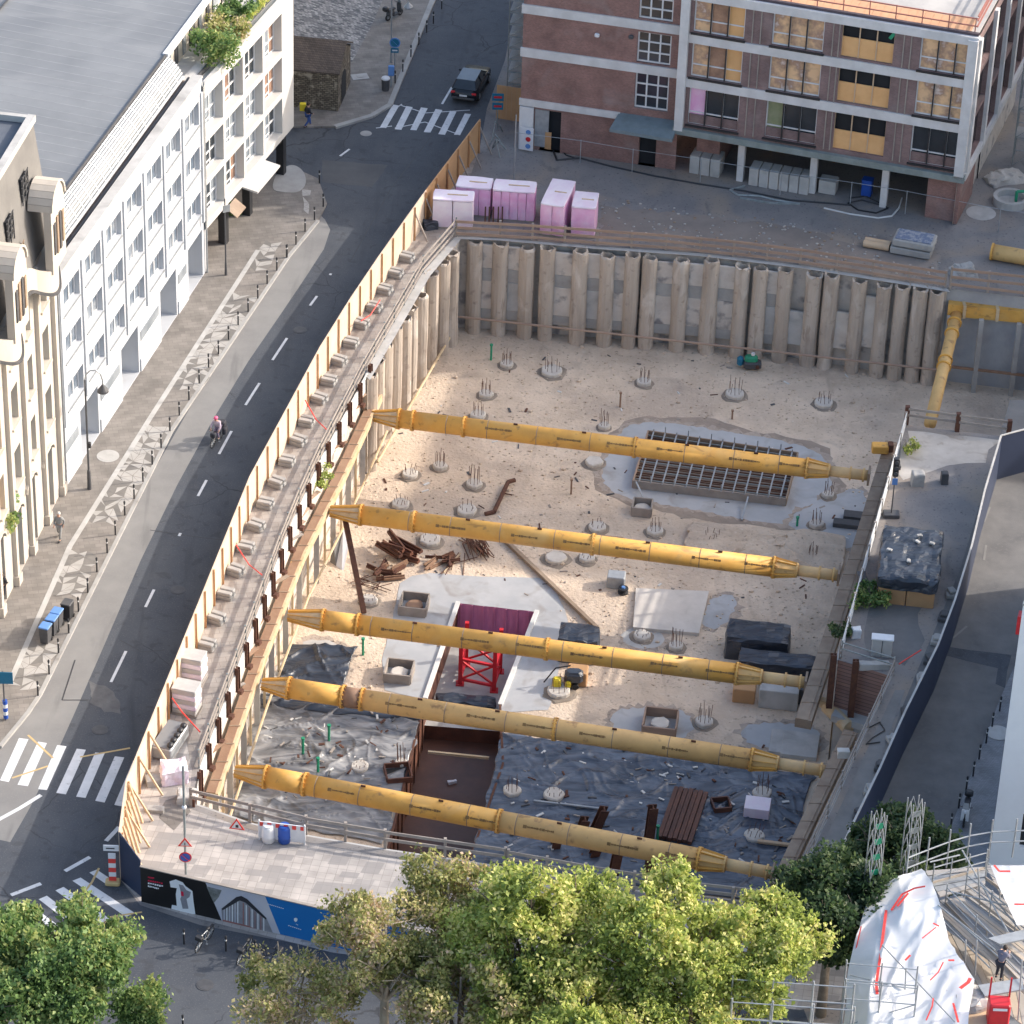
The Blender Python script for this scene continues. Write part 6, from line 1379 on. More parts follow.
# ================================================================== FOLIAGE
def leaves(mb_, c, rad, n_, size, RR, sq=.8):
    for i in range(n_):
        v = Vector((RR.gauss(0, 1), RR.gauss(0, 1), RR.gauss(0, 1)))
        if v.length < .01: continue
        v = v.normalized()*(RR.random()**.6)*rad*1.25; v.z *= sq; p = c+v
        a = Vector((RR.uniform(-1, 1), RR.uniform(-1, 1), RR.uniform(-.2, 1.2))).normalized(); b = a.orthogonal().normalized(); b = Matrix.Rotation(RR.uniform(0, 6.3), 3, a) @ b; c2 = a.cross(b)
        s = size*RR.uniform(.6, 1.25); b = b*s; c2 = c2*s*.6
        mb_.quad(p-b, p-c2, p+b, p+c2)
def tree(label, px, py, ztop, R_, mt, n_cl, per, seed, barkm=bark, size=.15, zr=.75, group=None, gx=0, gy=0, name='tree', clr=1.0, open_=0.0):
    """crown centre surveyed at its own height, trunk on the ground beneath"""
    RR = random.Random(seed); cz = ztop-R_*zr; c = P(px, py, cz); base = Vector((c.x+gx, c.y+gy, 0))
    r__ = thing(name, label, 'tree', tuple(base), 0, group)
    mb_ = MB(); th_ = max(1.2, cz-R_*.55); tp = Vector((c.x, c.y, th_)); mb_.tube(base, tp, .32*R_/4.5, .2*R_/4.5, n=10)
    anchors = []
    for k in range(9):
        an = k*2*PI/9+RR.uniform(-.3, .3); rr = R_*RR.uniform(.45, .8); e = c+Vector((math.cos(an)*rr, math.sin(an)*rr, RR.uniform(-.25, .5)*R_*zr)); mid = tp+(e-tp)*.5+Vector((0, 0, R_*.12))
        mb_.tube(tp-Vector((0, 0, .3)), mid, .13*R_/4.5, .08*R_/4.5, n=7, caps=False); mb_.tube(mid, e, .08*R_/4.5, .03, n=6, caps=False); anchors.append(mid); anchors.append(e)
        for j in range(3):
            f = mid+(e-mid)*RR.uniform(.1, .8); g_ = f+Vector((RR.uniform(-1, 1), RR.uniform(-1, 1), RR.uniform(0, 1)))*R_*.3; mb_.tube(f, g_, .04, .015, n=5, caps=False); anchors.append(g_)
    mb_.tube(tp, c+Vector((0, 0, R_*zr*.7)), .16*R_/4.5, .04, n=7)
    mb_.build('trunk', barkm, r__, True, world=True)
    cr = MB(); off = Vector((seed*3.1, seed, 0))
    lobes = [(c+Vector((0, 0, R_*zr*.35)), R_*.55)]
    for k in range(9):
        an = k*2.4+RR.uniform(-.3, .3); rr = R_*RR.uniform(.45, .8); lobes.append((c+Vector((math.cos(an)*rr, math.sin(an)*rr, RR.uniform(-.55, .55)*R_*zr)), R_*RR.uniform(.22, .42)))
    for lc, lr in lobes:
        nl = max(6, int(n_cl*1.15*(lr/R_)**2*1.1)); mb_l = MB(); mb_l.tube(tp, lc, .07*R_/4.5, .03, n=6, caps=False)
        for k in range(5): e = lc+Vector((RR.gauss(0, 1), RR.gauss(0, 1), RR.gauss(.4, 1))).normalized()*lr*1.05; mb_l.tube(lc-(lc-tp)*.15, e, .035, .012, n=5, caps=False)
        mb_l.build('limb', barkm, r__, True, world=True)
        for k in range(nl):
            v = Vector((RR.gauss(0, 1), RR.gauss(0, 1), RR.gauss(.3, 1))).normalized(); f = RR.uniform(.25, 1.0)**.5*(1+.35*noise.noise(v*2.3+off+lc))
            p = lc+Vector((v.x, v.y, v.z*.8))*lr*f
            if noise.noise(p*.7+off) < -.22+open_: continue
            leaves(cr, p, RR.uniform(.25, .62)*clr, int(per*1.15), size*RR.uniform(.5, .95), RR)
    cr.build('crown', mt, r__, world=True)
    return r__
def shrub(name, label, px, py, z, r, mt, n_, size=.12, cat='shrub', seed=1, sq=.7, stretch=None):
    RR = random.Random(seed); c = P(px, py, z); r__ = thing(name, label, cat, tuple(c))
    m_ = MB()
    for k in range(5): m_.tube((0, 0, 0), (RR.uniform(-.4, .4)*r, RR.uniform(-.4, .4)*r, r*.8), .03, .012, n=5)
    m_.build('stem', bark, r__); cr = MB()
    for k in range(n_):
        v = Vector((RR.uniform(-1, 1), RR.uniform(-1, 1), RR.uniform(0, 1)))*r*.8; v.z *= sq
        if stretch: v = v+Vector(stretch)*RR.uniform(-1, 1)
        leaves(cr, v+Vector((0, 0, r*.3)), r*.3, 60, size, RR)
    cr.build('foliage', mt, r__); return r__
# foreground trees
GT = 'plane trees at the lower edge'
tree('yellow green tree with bare twigs showing, in front of the blue hoarding', 385, 955, 11.5, 4.1, leaf_a, 230, 60, 1, bark_p, .14, .62, GT, open_=.06)
tree('small autumn tinted treetop poking over the blue hoarding', 448, 905, 11, 2.4, leaf_a, 130, 60, 21, bark_p, .13, .7, GT, open_=.04)
tree('thin autumn tinted treetop at the left end of the front row, over the bicycles', 292, 1000, 9.2, 3.5, leaf_a, 190, 55, 2, bark_p, .13, .6, GT, open_=.08)
tree('bright yellow green treetop reaching highest over the front rail', 530, 925, 14.0, 3.7, leaf_y, 300, 70, 3, bark, .15, .8, GT, open_=.03)
tree('broad bright treetop in the middle of the front row', 640, 950, 13.5, 4.0, leaf_y, 320, 70, 4, bark, .15, .75, GT, open_=.03)
tree('yellow green treetop below the end of the nearest strut', 735, 960, 12.2, 3.9, leaf_y, 280, 70, 5, bark, .15, .72, GT, open_=.03)
tree('dull green treetop at the bottom edge left of centre', 460, 1010, 11, 4.0, leaf_a, 230, 60, 6, bark, .15, .65, GT, open_=.05)
tree('green treetop at the very bottom edge in the centre', 575, 1020, 11.5, 4.3, leaf_y, 260, 60, 8, bark, .15, .65, GT, open_=.03)
tree('bright treetop at the bottom edge behind the lower scaffold', 690, 1030, 11, 4.2, leaf_y, 240, 60, 9, bark, .15, .65, GT, open_=.03)
tree('large mid green tree in the lower left corner', 34, 992, 8.6, 3.6, leaf_g, 380, 70, 10, bark, .17, .65, 'green trees in the lower left corner')
tree('mid green treetop at the left edge above the corner tree', 0, 950, 8, 2.4, leaf_g, 130, 60, 11, bark, .17, .65, 'green trees in the lower left corner')
tree('small round green tree right of the big corner tree', 138, 1008, 4.6, 1.1, leaf_g, 80, 60, 12, bark, .14, .8, 'green trees in the lower left corner')
tree('green treetop at the lower left beside the zebra crossing', 88, 945, 8, 2.2, leaf_g, 90, 60, 16, bark, .16, .6, 'green trees in the lower left corner', open_=.03)
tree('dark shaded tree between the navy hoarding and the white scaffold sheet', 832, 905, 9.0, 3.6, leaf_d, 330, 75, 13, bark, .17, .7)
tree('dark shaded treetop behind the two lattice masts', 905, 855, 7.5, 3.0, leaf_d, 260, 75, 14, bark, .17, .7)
tree('small green treetop poking in at the left edge by the ornate building', -12, 508, 6, 1.6, leaf_g, 70, 60, 15, bark, .14, .8)
shrub('roof_shrub', 'lower leafy shrub on the roof terrace beside the canopy', 216, 62, 12.3, 1.5, leaf_g, 34, .12, seed=2, sq=1.1)
shrub('roof_shrub', 'middle leafy shrub on the roof terrace', 226, 45, 12.3, 1.4, leaf_a, 30, .12, seed=3, sq=1.0)
shrub('roof_shrub', 'farthest leafy shrub on the roof terrace', 237, 26, 12.3, 1.3, leaf_g, 28, .12, seed=4, sq=1.0)
shrub('weeds', 'bright green weeds growing on the ledge at the left rim', 318, 482, -1.0, .8, leaf_y, 16, .09, 'weeds', 5, .6, (.25, .8, 0))
shrub('weeds', 'low green bush beside the tan box in the right yard', 869, 602, 0, 1.1, leaf_g, 26, .11, 'bush', 6, .5)
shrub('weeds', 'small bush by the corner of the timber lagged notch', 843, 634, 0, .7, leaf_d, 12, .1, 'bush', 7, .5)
shrub('weeds', 'sparse yellow weeds at the back of the right yard', 908, 452, 0, .8, leaf_y, 7, .08, 'weeds', 8, .3)
shrub('planter_plant', 'green plant outside the shop under the loggia building', 232, 213, .1, .6, leaf_g, 10, .1, 'plant', 9, 1)

# ================================================================== PEOPLE AND VEHICLES
def skin_mesh(name, verts, edges, radii, mt, parent, sub=1):
    me = bpy.data.meshes.new(name); me.from_pydata(verts, edges, []); o = bpy.data.objects.new(name, me); COL.objects.link(o)
    md = o.modifiers.new('Skin', 'SKIN'); md.use_smooth_shade = True
    for sv, r in zip(me.skin_vertices[0].data, radii): sv.radius = (r, r)
    me.skin_vertices[0].data[0].use_root = True
    ms = o.modifiers.new('Sub', 'SUBSURF'); ms.levels = sub; ms.render_levels = sub
    me.materials.append(mt); o.parent = parent
    return o
def person(label, loc, rz, J, top, legs, hair=hair_m, helmet=None, long_coat=False, group=None):
    """J: joints in metres, local frame facing -y"""
    r__ = thing('person', label, 'person', loc, rz, group)
    J = {k: Vector(v) for k, v in J.items()}
    pel, chest, neck, head = J['pelvis'], J['chest'], J['neck'], J['head']
    V_, E_, Rd = [pel, (pel+chest)/2, chest, neck, head-Vector((0, 0, .04))], [(0, 1), (1, 2), (2, 3), (3, 4)], [.14, .125, .15, .06, .07]
    def chain(a, pts, rs):
        for p, r_2 in zip(pts, rs): V_.append(p); Rd.append(r_2); E_.append((a, len(V_)-1)); a = len(V_)-1
        return a
    for s_ in ('l', 'r'):
        h = chain(2, [J[s_+'sh'], J[s_+'el'], J[s_+'wr']], [.065, .045, .03])
        d = (J[s_+'wr']-J[s_+'el']).normalized(); sd_ = d.cross(Vector((0, 0, 1)))
        sd_ = sd_.normalized() if sd_.length > .1 else Vector((1, 0, 0))
        palm = chain(h, [J[s_+'wr']+d*.07], [.032])
        for k, ln in enumerate((.07, .08, .075, .055)): chain(palm, [V_[palm]+sd_*(.024*(k-1.5))+d*.03, V_[palm]+sd_*(.026*(k-1.5))+d*ln+Vector((0, 0, -.02))], [.010, .008])
        chain(h, [J[s_+'wr']+sd_*-.035+d*.03, J[s_+'wr']+sd_*-.055+d*.06], [.012, .009])
        hip = J[s_+'hip']; chain(0, [hip, J[s_+'kn'], J[s_+'an'], J[s_+'an']+Vector((0, -.13, -.04))], [.085, .06, .042, .035])
    body = skin_mesh('body', V_, E_, Rd, skin, r__)
    m_ = MB(); m_.sphere(head+Vector((0, 0, .03)), .105, 12, 8, (.85, 1, 1.15)); m_.tube(head+Vector((0, -.1, .02)), head+Vector((0, -.135, -.005)), .014, .02, n=6)
    for s_ in (-1, 1): m_.sphere(head+Vector((s_*.092, 0, .02)), .025, 6, 4, (.5, 1, 1.2))
    hd = m_.build('head', skin, r__, True)
    for s_ in (-1, 1): MB().sphere(head+Vector((s_*.035, -.095, .045)), .012, 6, 4).build('eye', black, hd)
    MB().box(tuple(head+Vector((0, -.098, -.04))), (.045, .012, .01)).build('mouth', redw, hd)
    if helmet: MB().sphere(head+Vector((0, .01, .09)), .135, 12, 8, (.9, 1.1, .8)).build('helmet', helmet, r__, True)
    else: MB().sphere(head+Vector((0, .02, .06)), .115, 12, 8, (.92, 1, 1.05)).build('hair', hair, r__, True)
    jv = [pel+Vector((0, 0, .02)), (pel+chest)/2, chest, neck-Vector((0, 0, .03)), J['lsh'], J['lel'], J['lwr']*.92+J['lel']*.08, J['rsh'], J['rel'], J['rwr']*.92+J['rel']*.08]
    skin_mesh('jacket', jv, [(0, 1), (1, 2), (2, 3), (2, 4), (4, 5), (5, 6), (2, 7), (7, 8), (8, 9)], [.165, .155, .175, .085, .085, .062, .045, .085, .062, .045], top, r__)
    tv = [pel, J['lhip'], J['lkn'], J['lan']*.97+J['lkn']*.03, J['rhip'], J['rkn'], J['ran']*.97+J['rkn']*.03]
    skin_mesh('trousers', tv, [(0, 1), (1, 2), (2, 3), (0, 4), (4, 5), (5, 6)], [.155, .105, .078, .058, .105, .078, .058], legs, r__)
    for s_ in ('l', 'r'): MB().box(tuple(J[s_+'an']+Vector((0, -.07, -.045))), (.09, .27, .09), bev=.03).build('shoe', black, r__)
    return r__
WALK = dict(pelvis=(0, 0, .93), chest=(0, -.02, 1.28), neck=(0, -.03, 1.47), head=(0, -.05, 1.6), lsh=(.19, -.02, 1.40), lel=(.24, .10, 1.15), lwr=(.22, .02, .93), rsh=(-.19, -.02, 1.40), rel=(-.24, -.06, 1.13), rwr=(-.2, -.25, 1.0),
            lhip=(.09, 0, .88), lkn=(.1, -.18, .5), lan=(.1, -.22, .1), rhip=(-.09, 0, .88), rkn=(-.1, .02, .48), ran=(-.1, .30, .16))
STAND = dict(WALK, lkn=(.1, -.04, .5), lan=(.11, 0, .09), rkn=(-.1, -.02, .48), ran=(-.12, .02, .09))
person('pedestrian in pale grey clothes walking on the pavement beside the ornate building', tuple(P(60, 539, .12)), math.radians(-15), WALK, cloth_g, cloth_g, mat('grey_hair', (.6, .58, .55), (.5, .48, .45), 9, .8, 0))
person('pedestrian in a yellow and black jacket and jeans beside the old stone building', tuple(P(308, 127, .0)), math.radians(120), WALK, cloth_d, cloth_b)
o = lump('backpack', (.42, .3, .5), yvest, .03, 4); o.location = P(303, 124, 0)+Vector((0, 0, 1.0)); tag(o, 'bright yellow bag on the back of the pedestrian by the old stone building', 'bag')
person('pedestrian at the left edge beside the beige arches', tuple(P(3, 600, .12)), math.radians(160), WALK, cloth_d, cloth_d)
BEND = dict(pelvis=(0, .05, .9), chest=(0, -.12, 1.2), neck=(0, -.22, 1.36), head=(0, -.30, 1.45), lsh=(.2, -.14, 1.3), lel=(.30, -.3, 1.12), lwr=(.28, -.55, 1.05), rsh=(-.2, -.14, 1.3), rel=(-.24, -.25, 1.05), rwr=(-.15, -.45, 1.15),
            lhip=(.09, .03, .86), lkn=(.12, -.08, .48), lan=(.13, .02, .09), rhip=(-.09, .03, .86), rkn=(-.1, .0, .48), ran=(-.12, .1, .09))

def wheel(r__, c, R_, w=.035, spokes=True, name='wheel'):
    """wheel standing in the local y-z plane"""
    m_ = MB(); n = 22; k = 0
    for i in range(n):
        a, b = 2*PI*i/n, 2*PI*(i+1)/n; m_.tube((c[0], c[1]+R_*math.cos(a), c[2]+R_*math.sin(a)), (c[0], c[1]+R_*math.cos(b), c[2]+R_*math.sin(b)), w, n=6, caps=False)
    t_ = m_.build(name, rubber, r__)
    m_ = MB()
    if spokes:
        for i in range(12): a = 2*PI*i/12; m_.tube((c[0], c[1], c[2]), (c[0], c[1]+R_*.95*math.cos(a), c[2]+R_*.95*math.sin(a)), .006, n=4)
        m_.build('spokes', galv, t_)
    else: m_.tube((c[0]-.05, c[1], c[2]), (c[0]+.05, c[1], c[2]), R_*.6, n=14).build('rim', galv, t_)
    MB().tube((c[0]-.05, c[1], c[2]), (c[0]+.05, c[1], c[2]), .035, n=8).build('hub', galv, t_)
def bicycle(label, loc, rz, fm=dkgrey, basket=True, group=None, lean=0):
    r__ = thing('bicycle', label, 'bicycle', loc, rz, group); r__.rotation_euler.y = lean
    wheel(r__, (0, -.53, .34), .32, .022); wheel(r__, (0, .53, .34), .32, .022)
    m_ = MB()
    for a, b in (((0, .53, .34), (0, .05, .3)), ((0, .05, .3), (0, .2, .82)), ((0, .2, .78), (0, -.33, .82)), ((0, .05, .3), (0, -.36, .72)), ((0, .53, .34), (0, .18, .72)), ((0, -.53, .34), (0, -.32, .95))): m_.tube(a, b, .02, n=7)
    m_.build('frame', fm, r__)
    MB().path([(-.28, -.2, 1.0), (-.24, -.34, 1.02), (0, -.34, .98), (.24, -.34, 1.02), (.28, -.2, 1.0)], .015, 6).build('handlebar', black, r__)
    MB().sphere((0, .24, .88), .12, 10, 6, (.7, 1.1, .35)).build('saddle', black, r__)
    MB().path([(-.06, .05, .3), (.12, .02, .3), (.12, .02, .14)], .012, 5).box((.14, 0, .14), (.09, .08, .02)).build('crank', galv, r__)
    if basket: MB().box((0, -.55, .86), (.34, .26, .22), bev=.03).build('basket', black, r__); MB().box((0, .55, .72), (.14, .4, .03)).build('rack', black, r__)
    return r__
cb = bicycle('bicycle with dark panniers carrying the rider in the pink helmet', tuple(P(217, 443)), math.radians(-20), black, False)
for s_ in (-.22, .22): MB().box((s_, .6, .55), (.22, .42, .44), bev=.06).build('pannier', cloth_d, cb)
MB().box((0, .7, .9), (.42, .4, .34), bev=.06).build('top_box', cloth_d, cb); MB().box((0, -.5, .8), (.3, .2, .3), bev=.05).build('front_bag', cloth_d, cb)
RIDE = dict(pelvis=(0, .22, .98), chest=(0, .02, 1.34), neck=(0, -.05, 1.50), head=(0, -.1, 1.62), lsh=(.18, .0, 1.44), lel=(.27, -.1, 1.2), lwr=(.25, -.24, 1.04), rsh=(-.18, .0, 1.44), rel=(-.27, -.1, 1.2), rwr=(-.25, -.24, 1.04),
            lhip=(.09, .2, .95), lkn=(.12, -.18, .78), lan=(.12, .0, .38), rhip=(-.09, .2, .95), rkn=(-.12, -.12, .62), ran=(-.12, .05, .25))
person('cyclist in a pale shirt and a pink helmet riding down the road', tuple(P(217, 443)), math.radians(-20), RIDE, cloth_w, mat('purple_grey_cloth', (.16, .13, .2), (.2, .17, .25), 6, .9, 0), helmet=pinkh)
bicycle('bicycle leaning in front of the black part of the printed hoarding', tuple(P(204, 945)), math.radians(-25), galv, True, 'parked bicycles by the hoarding', .1)
bicycle('bicycle parked below the picture of a building on the hoarding', tuple(P(244, 957)), math.radians(-20), dkgrey, True, 'parked bicycles by the hoarding', .1)
bicycle('bicycle half hidden by the thin treetop at the end of the hoarding', tuple(P(268, 962)), math.radians(70), black, True, 'parked bicycles by the hoarding', .1)
def scooter(label, loc, rz, body_m):
    r__ = thing('motor_scooter', label, 'scooter', loc, rz)
    wheel(r__, (0, -.62, .25), .2, .055, False); wheel(r__, (0, .6, .25), .2, .055, False)
    MB().box((0, .35, .5), (.34, .75, .38), bev=.12).box((0, -.1, .28), (.34, .6, .12), bev=.04).build('body', body_m, r__)
    MB().ext([(-.2, -.5, .3), (.2, -.5, .3), (.18, -.45, .95), (-.18, -.45, .95)], (0, -.07, .02)).build('front_shield', body_m, r__)
    MB().box((0, .35, .76), (.3, .8, .12), bev=.05).build('seat', black, r__); MB().box((0, .85, .95), (.42, .36, .32), bev=.08).build('top_case', black, r__)
    MB().tube((0, -.62, .25), (0, -.45, 1.0), .035).path([(-.32, -.38, 1.05), (0, -.45, 1.02), (.32, -.38, 1.05)], .02).build('handlebar', black, r__)
    MB().sphere((0, -.56, .85), .09, 10, 6).build('headlight', whitep, r__); MB().ext([(-.16, -.52, 1.0), (.16, -.52, 1.0), (.12, -.42, 1.3), (-.12, -.42, 1.3)], (0, -.01, 0)).build('windscreen', glass_g, r__)
    return r__
scooter('white fronted motor scooter with a black top case on the side street pavement', tuple(P(965, 819, .12)), math.radians(-12), whitep)
scooter('dark motor scooter on the upper pavement by the patterned square', tuple(P(394, 18, .12)), math.radians(140), dkgrey)

def car(label, loc, rz, pm):
    r__ = thing('parked_car', label, 'car', loc, rz); r__.name = 'car'
    # side profile (y forward is -y), built as cross sections
    secs = [(-2.15, .35, .62, .70), (-2.0, .3, .78, .84), (-1.0, .28, .92, .88), (-.3, .27, .98, .89), (1.2, .27, 1.0, .89), (1.95, .3, .95, .86), (2.15, .38, .78, .80)]
    mb_ = MB()
    rings = []
    for y, z0, z1, w in secs:
        k = len(mb_.v); zm = z0+(z1-z0)*.55
        pts = [(-w*.9, z0), (-w, z0+.12), (-w, zm), (-w*.93, z1), (-w*.5, z1+.03), (w*.5, z1+.03), (w*.93, z1), (w, zm), (w, z0+.12), (w*.9, z0)]
        mb_.v += [(x, y, z) for x, z in pts]; rings.append(k)
    for a, b in zip(rings[:-1], rings[1:]):
        for i in range(10): j = (i+1) % 10; mb_.f.append((a+i, a+j, b+j, b+i)); mb_.mi.append(0)
    mb_.f.append(tuple(rings[0]+i for i in reversed(range(10)))); mb_.f.append(tuple(rings[-1]+i for i in range(10))); mb_.mi += [0, 0]
    mb_.build('body', pm, r__, True)
    gh = MB(); B_ = [(-.95, .80), (1.85, .82)]; Tt = [(-.25, .60), (1.45, .62)]
    b0 = [(-.80, -1.0, .97), (.80, -1.0, .97), (.80, 1.95, 1.0), (-.80, 1.95, 1.0)]; t0 = [(-.60, -.2, 1.42), (.60, -.2, 1.42), (.62, 1.5, 1.45), (-.62, 1.5, 1.45)]
    gnm = ['windscreen', 'side_window', 'rear_window', 'side_window']
    for i in range(4): j = (i+1) % 4; MB().quad(b0[i], b0[j], t0[j], t0[i]).build(gnm[i], glass_d, r__)
    MB().ext([(x*1.01, y, z) for x, y, z in t0], (0, 0, .045)).build('roof', mat('car_roof_paint', (.16, .19, .22), (.13, .16, .19), 1, .2, 0) if 'car_roof_paint' not in MATS else MATS['car_roof_paint'], r__)
    m_ = MB()
    for i in range(4): m_.bar(b0[i], t0[i], .06, .06)
    for s_ in (-1, 1): m_.bar((s_*.81, .5, .99), (s_*.62, .55, 1.44), .07, .05)
    m_.build('pillars', pm, r__)
    for s_ in (-1, 1):
        MB().box((s_*.70, 2.08, .80), (.30, .14, .16), bev=.03).build('tail_light', red, r__); MB().box((s_*.62, -2.08, .62), (.3, .12, .14), bev=.03).build('headlight', whitep, r__); MB().box((s_*.95, -.75, .98), (.16, .12, .12), bev=.03).build('mirror', pm, r__)
        for y in (-1.35, 1.3): m_ = MB().tube((s_*.72, y, .32), (s_*.9, y, .32), .32, n=20); t_ = m_.build('wheel', rubber, r__); MB().tube((s_*.9, y, .32), (s_*.915, y, .32), .2, n=14).build('rim', galv, t_)
    MB().box((0, 2.17, .66), (.5, .02, .12)).build('number_plate', whitep, r__); MB().box((0, 2.14, .45), (1.5, .1, .16), bev=.03).build('bumper', dkgrey, r__)
    return r__
rd = P(505, 0)-P(452, 95)
car('dark hatchback with a bluish roof driving away above the upper zebra crossing', tuple(P(471, 90)), math.atan2(rd.y, rd.x)+PI/2, carp)

# ================================================================== STREET THINGS
BO = [(980, 25), (945, 70), (912, 115), (880, 165), (847, 210), (813, 255), (780, 305), (746, 355), (712, 400), (680, 455), (645, 512), (612, 565), (580, 618), (550, 675), (520, 732), (488, 790), (458, 848), (426, 905), (394, 972)]
bo = [(x/3.413, 250+y/3.413) for x, y in BO]+[(x/3.413, 500+y/3.413) for x, y in [(366, 180), (331, 245), (300, 315), (268, 380), (235, 455), (200, 522), (168, 595), (130, 668)]]
bo = [(250+x/3.413, y/3.413) for x, y in [(237, 625), (250, 705), (220, 750), (188, 790), (157, 835), (125, 880)]]+bo
def bollard0():
    r__ = thing('bollard', 'b', 'bollard', (0, 0, 0)); MB().lathe([(.045, 0), (.045, .85)], n=10).build('post', black, r__)
    MB().lathe([(.055, .8), (.06, .86), (.03, .92)], n=10).build('cap', black, r__); MB().lathe([(.05, .62), (.05, .7)], n=10).build('band', tape_w, r__); return r__
b0_ = bollard0(); first = True
def put_bollard(p, lab, grp):
    global first
    if first: o_ = b0_; first = False; o_.location = p; o_['label'] = lab
    else: o_ = dup(b0_, p, 0, lab)
    o_['group'] = grp
for i, (x, y) in enumerate(bo): put_bollard(P(x, y, .12), 'slim black bollard on the left pavement edge, %s counted from the top' % ordn(i), 'bollards along the left pavement')
for i, (x, y) in enumerate([(497, 40), (460, 105), (430, 145), (395, 200), (360, 255), (324, 320), (290, 370)]): put_bollard(P(330+x/4.452, y/4.452, .12), 'black bollard on the upper pavement above the crossing, %s from the top' % ordn(i), 'bollards along the upper pavement')
for i, (x, y) in enumerate([(184, 944), (226, 951), (255, 955), (105, 1000), (183, 1030)]): put_bollard(P(x, y, 0), 'black bollard on the asphalt in front of the printed hoarding, '+('left of the first bicycle', 'between the two bicycles', 'right of the second bicycle', 'beside the green corner tree', 'at the very bottom edge')[i], 'bollards in front of the printed hoarding')
for i, (x, y) in enumerate([(999.6, 711), (992, 727), (986, 743), (979, 759), (973, 776), (966, 791), (958.6, 808), (950.6, 828)]): put_bollard(P(x, y, .12), 'dark bollard on the side street pavement, %s from the top' % ordn(i), 'bollards along the side street')
# lamp posts
r_ = thing('street_lamp', 'tall curved arm street lamp in front of the white office building', 'street lamp', tuple(P(89.5, 489, .12)))
MB().lathe([(.12, 0), (.1, 1.2), (.06, 1.25), (.05, 7.0)], n=10).build('pole', dkgrey, r_)
MB().path([(.0, 0, 7.0), (.08, 0, 7.35), (.3, 0, 7.6), (.6, 0, 7.62), (.85, 0, 7.4), (.95, 0, 7.0), (.95, 0, 6.7)], .04, 8).build('arm', galv, r_); MB().lathe([(.05, .45), (.3, .1), (.32, 0)], (.95, 0, 6.3), n=14).build('lamp_shade', dkgrey, r_)
MB().box((.1, -.06, 2.9), (.2, .2, .35), bev=.04).build('control_box', black, r_)
r_ = thing('street_lamp', 'slim dark street lamp pole in front of the loggia building', 'street lamp', tuple(P(226, 275, .12))); MB().lathe([(.09, 0), (.05, 1), (.04, 5.2)], n=10).build('pole', dkgrey, r_); MB().box((.1, -.1, 4.6), (.45, .06, .45), rz=.5).build('sign_plate', galv, r_)
r_ = thing('street_lamp', 'curved arm street lamp on the upper pavement by the waste bin', 'street lamp', tuple(P(391, 62, .12)))
MB().lathe([(.1, 0), (.05, 1.2), (.05, 4.6)], n=10).build('pole', galv, r_); MB().path([(0, 0, 4.6), (.1, 0, 4.95), (.5, 0, 5.1), (.95, 0, 4.9), (1.1, 0, 4.4)], .04, 8).build('arm', galv, r_); MB().lathe([(.05, .4), (.3, .1), (.3, 0)], (1.1, 0, 4.0), n=14).build('lamp_shade', galv, r_)
# signs
def sign_post(label, px, py, z, h, plates, r_post=.04, mt=galv, name='traffic_sign'):
    r__ = thing(name, label, 'sign', tuple(P(px, py, z))); MB().lathe([(r_post, 0), (r_post, h)], n=8).build('pole', mt, r__)
    for kind, zz, col1, col2, w in plates:
        if kind == 'disc': f = MB().tube((0, -.05, zz), (0, -.07, zz), w, n=20).build('sign_plate', col1, r__); MB().tube((0, -.07, zz), (0, -.085, zz), w*.78, n=20).build('disc_centre', col2, f); MB().bar((-w*.6, -.09, zz+w*.6), (w*.6, -.09, zz-w*.6), .012, w*.2, up=(0, 1, 0)).build('diagonal_stripe', col1, f)
        elif kind == 'rect': f = MB().box((0, -.06, zz), (w, .03, w*.7)).build('sign_plate', col1, r__); MB().box((0, -.08, zz), (w*.7, .012, w*.2)).build('sign_symbol', col2, f)
        elif kind == 'tri':
            f = MB().ext([(-w, -.06, zz-w*.55), (w, -.06, zz-w*.55), (0, -.06, zz+w)], (0, -.02, 0)).build('sign_plate', col1, r__); MB().ext([(-w*.62, -.085, zz-w*.36), (w*.62, -.085, zz-w*.36), (0, -.085, zz+w*.6)], (0, -.01, 0)).build('sign_centre', col2, f)
            MB().box((0, -.1, zz-.02), (w*.12, .01, w*.45)).build('sign_symbol', black, f)
    return r__
sign_post('round blue sign over a small plate on the upper pavement', 394.5, 80, .12, 3.0, [('disc', 2.75, blue_l, teal, .36), ('rect', 2.2, teal, whitep, .5)])
sign_post('blue and red round sign with two small plates standing before the brick wing', 568, 148, 0, 3.1, [('disc', 2.75, red, blue, .28), ('rect', 2.1, whitep, blue, .42), ('rect', 1.6, whitep, blue, .42)], mt=galv_g)
sign_post('dull blue sign pair with red cross on the timber boards beside the brick wing', 497, 130, 0, 2.6, [('rect', 2.4, teal, red, .75), ('rect', 1.75, teal, red, .7)], mt=galv_g)
sign_post('teal square sign on a blue striped pole at the left edge', 5.5, 720, .12, 3.0, [('rect', 2.65, teal, teal, 1.0)], mt=dkgrey)
r_ = thing('striped_sleeve', 'blue and white striped sleeve around the pole at the left edge', 'pole sleeve', tuple(P(6, 719.5, .12)))
for k in range(5): MB().lathe([(.12, .1+k*.22), (.12, .1+k*.22+.218)], n=10).build('stripe', blue if k % 2 == 0 else whitep, r_)
r_ = sign_post('tall lamp pole with a no stopping disc and warning triangle on the plaza', 186, 877, 0, 6.6, [('disc', 1.25, red, blue, .3), ('tri', 2.1, redt, dirtyw, .34)], mt=galv_g, r_post=.06)
MB().sphere((0, 0, 4.2), .12, 8, 6).build('pole_joint', whitep, r_)
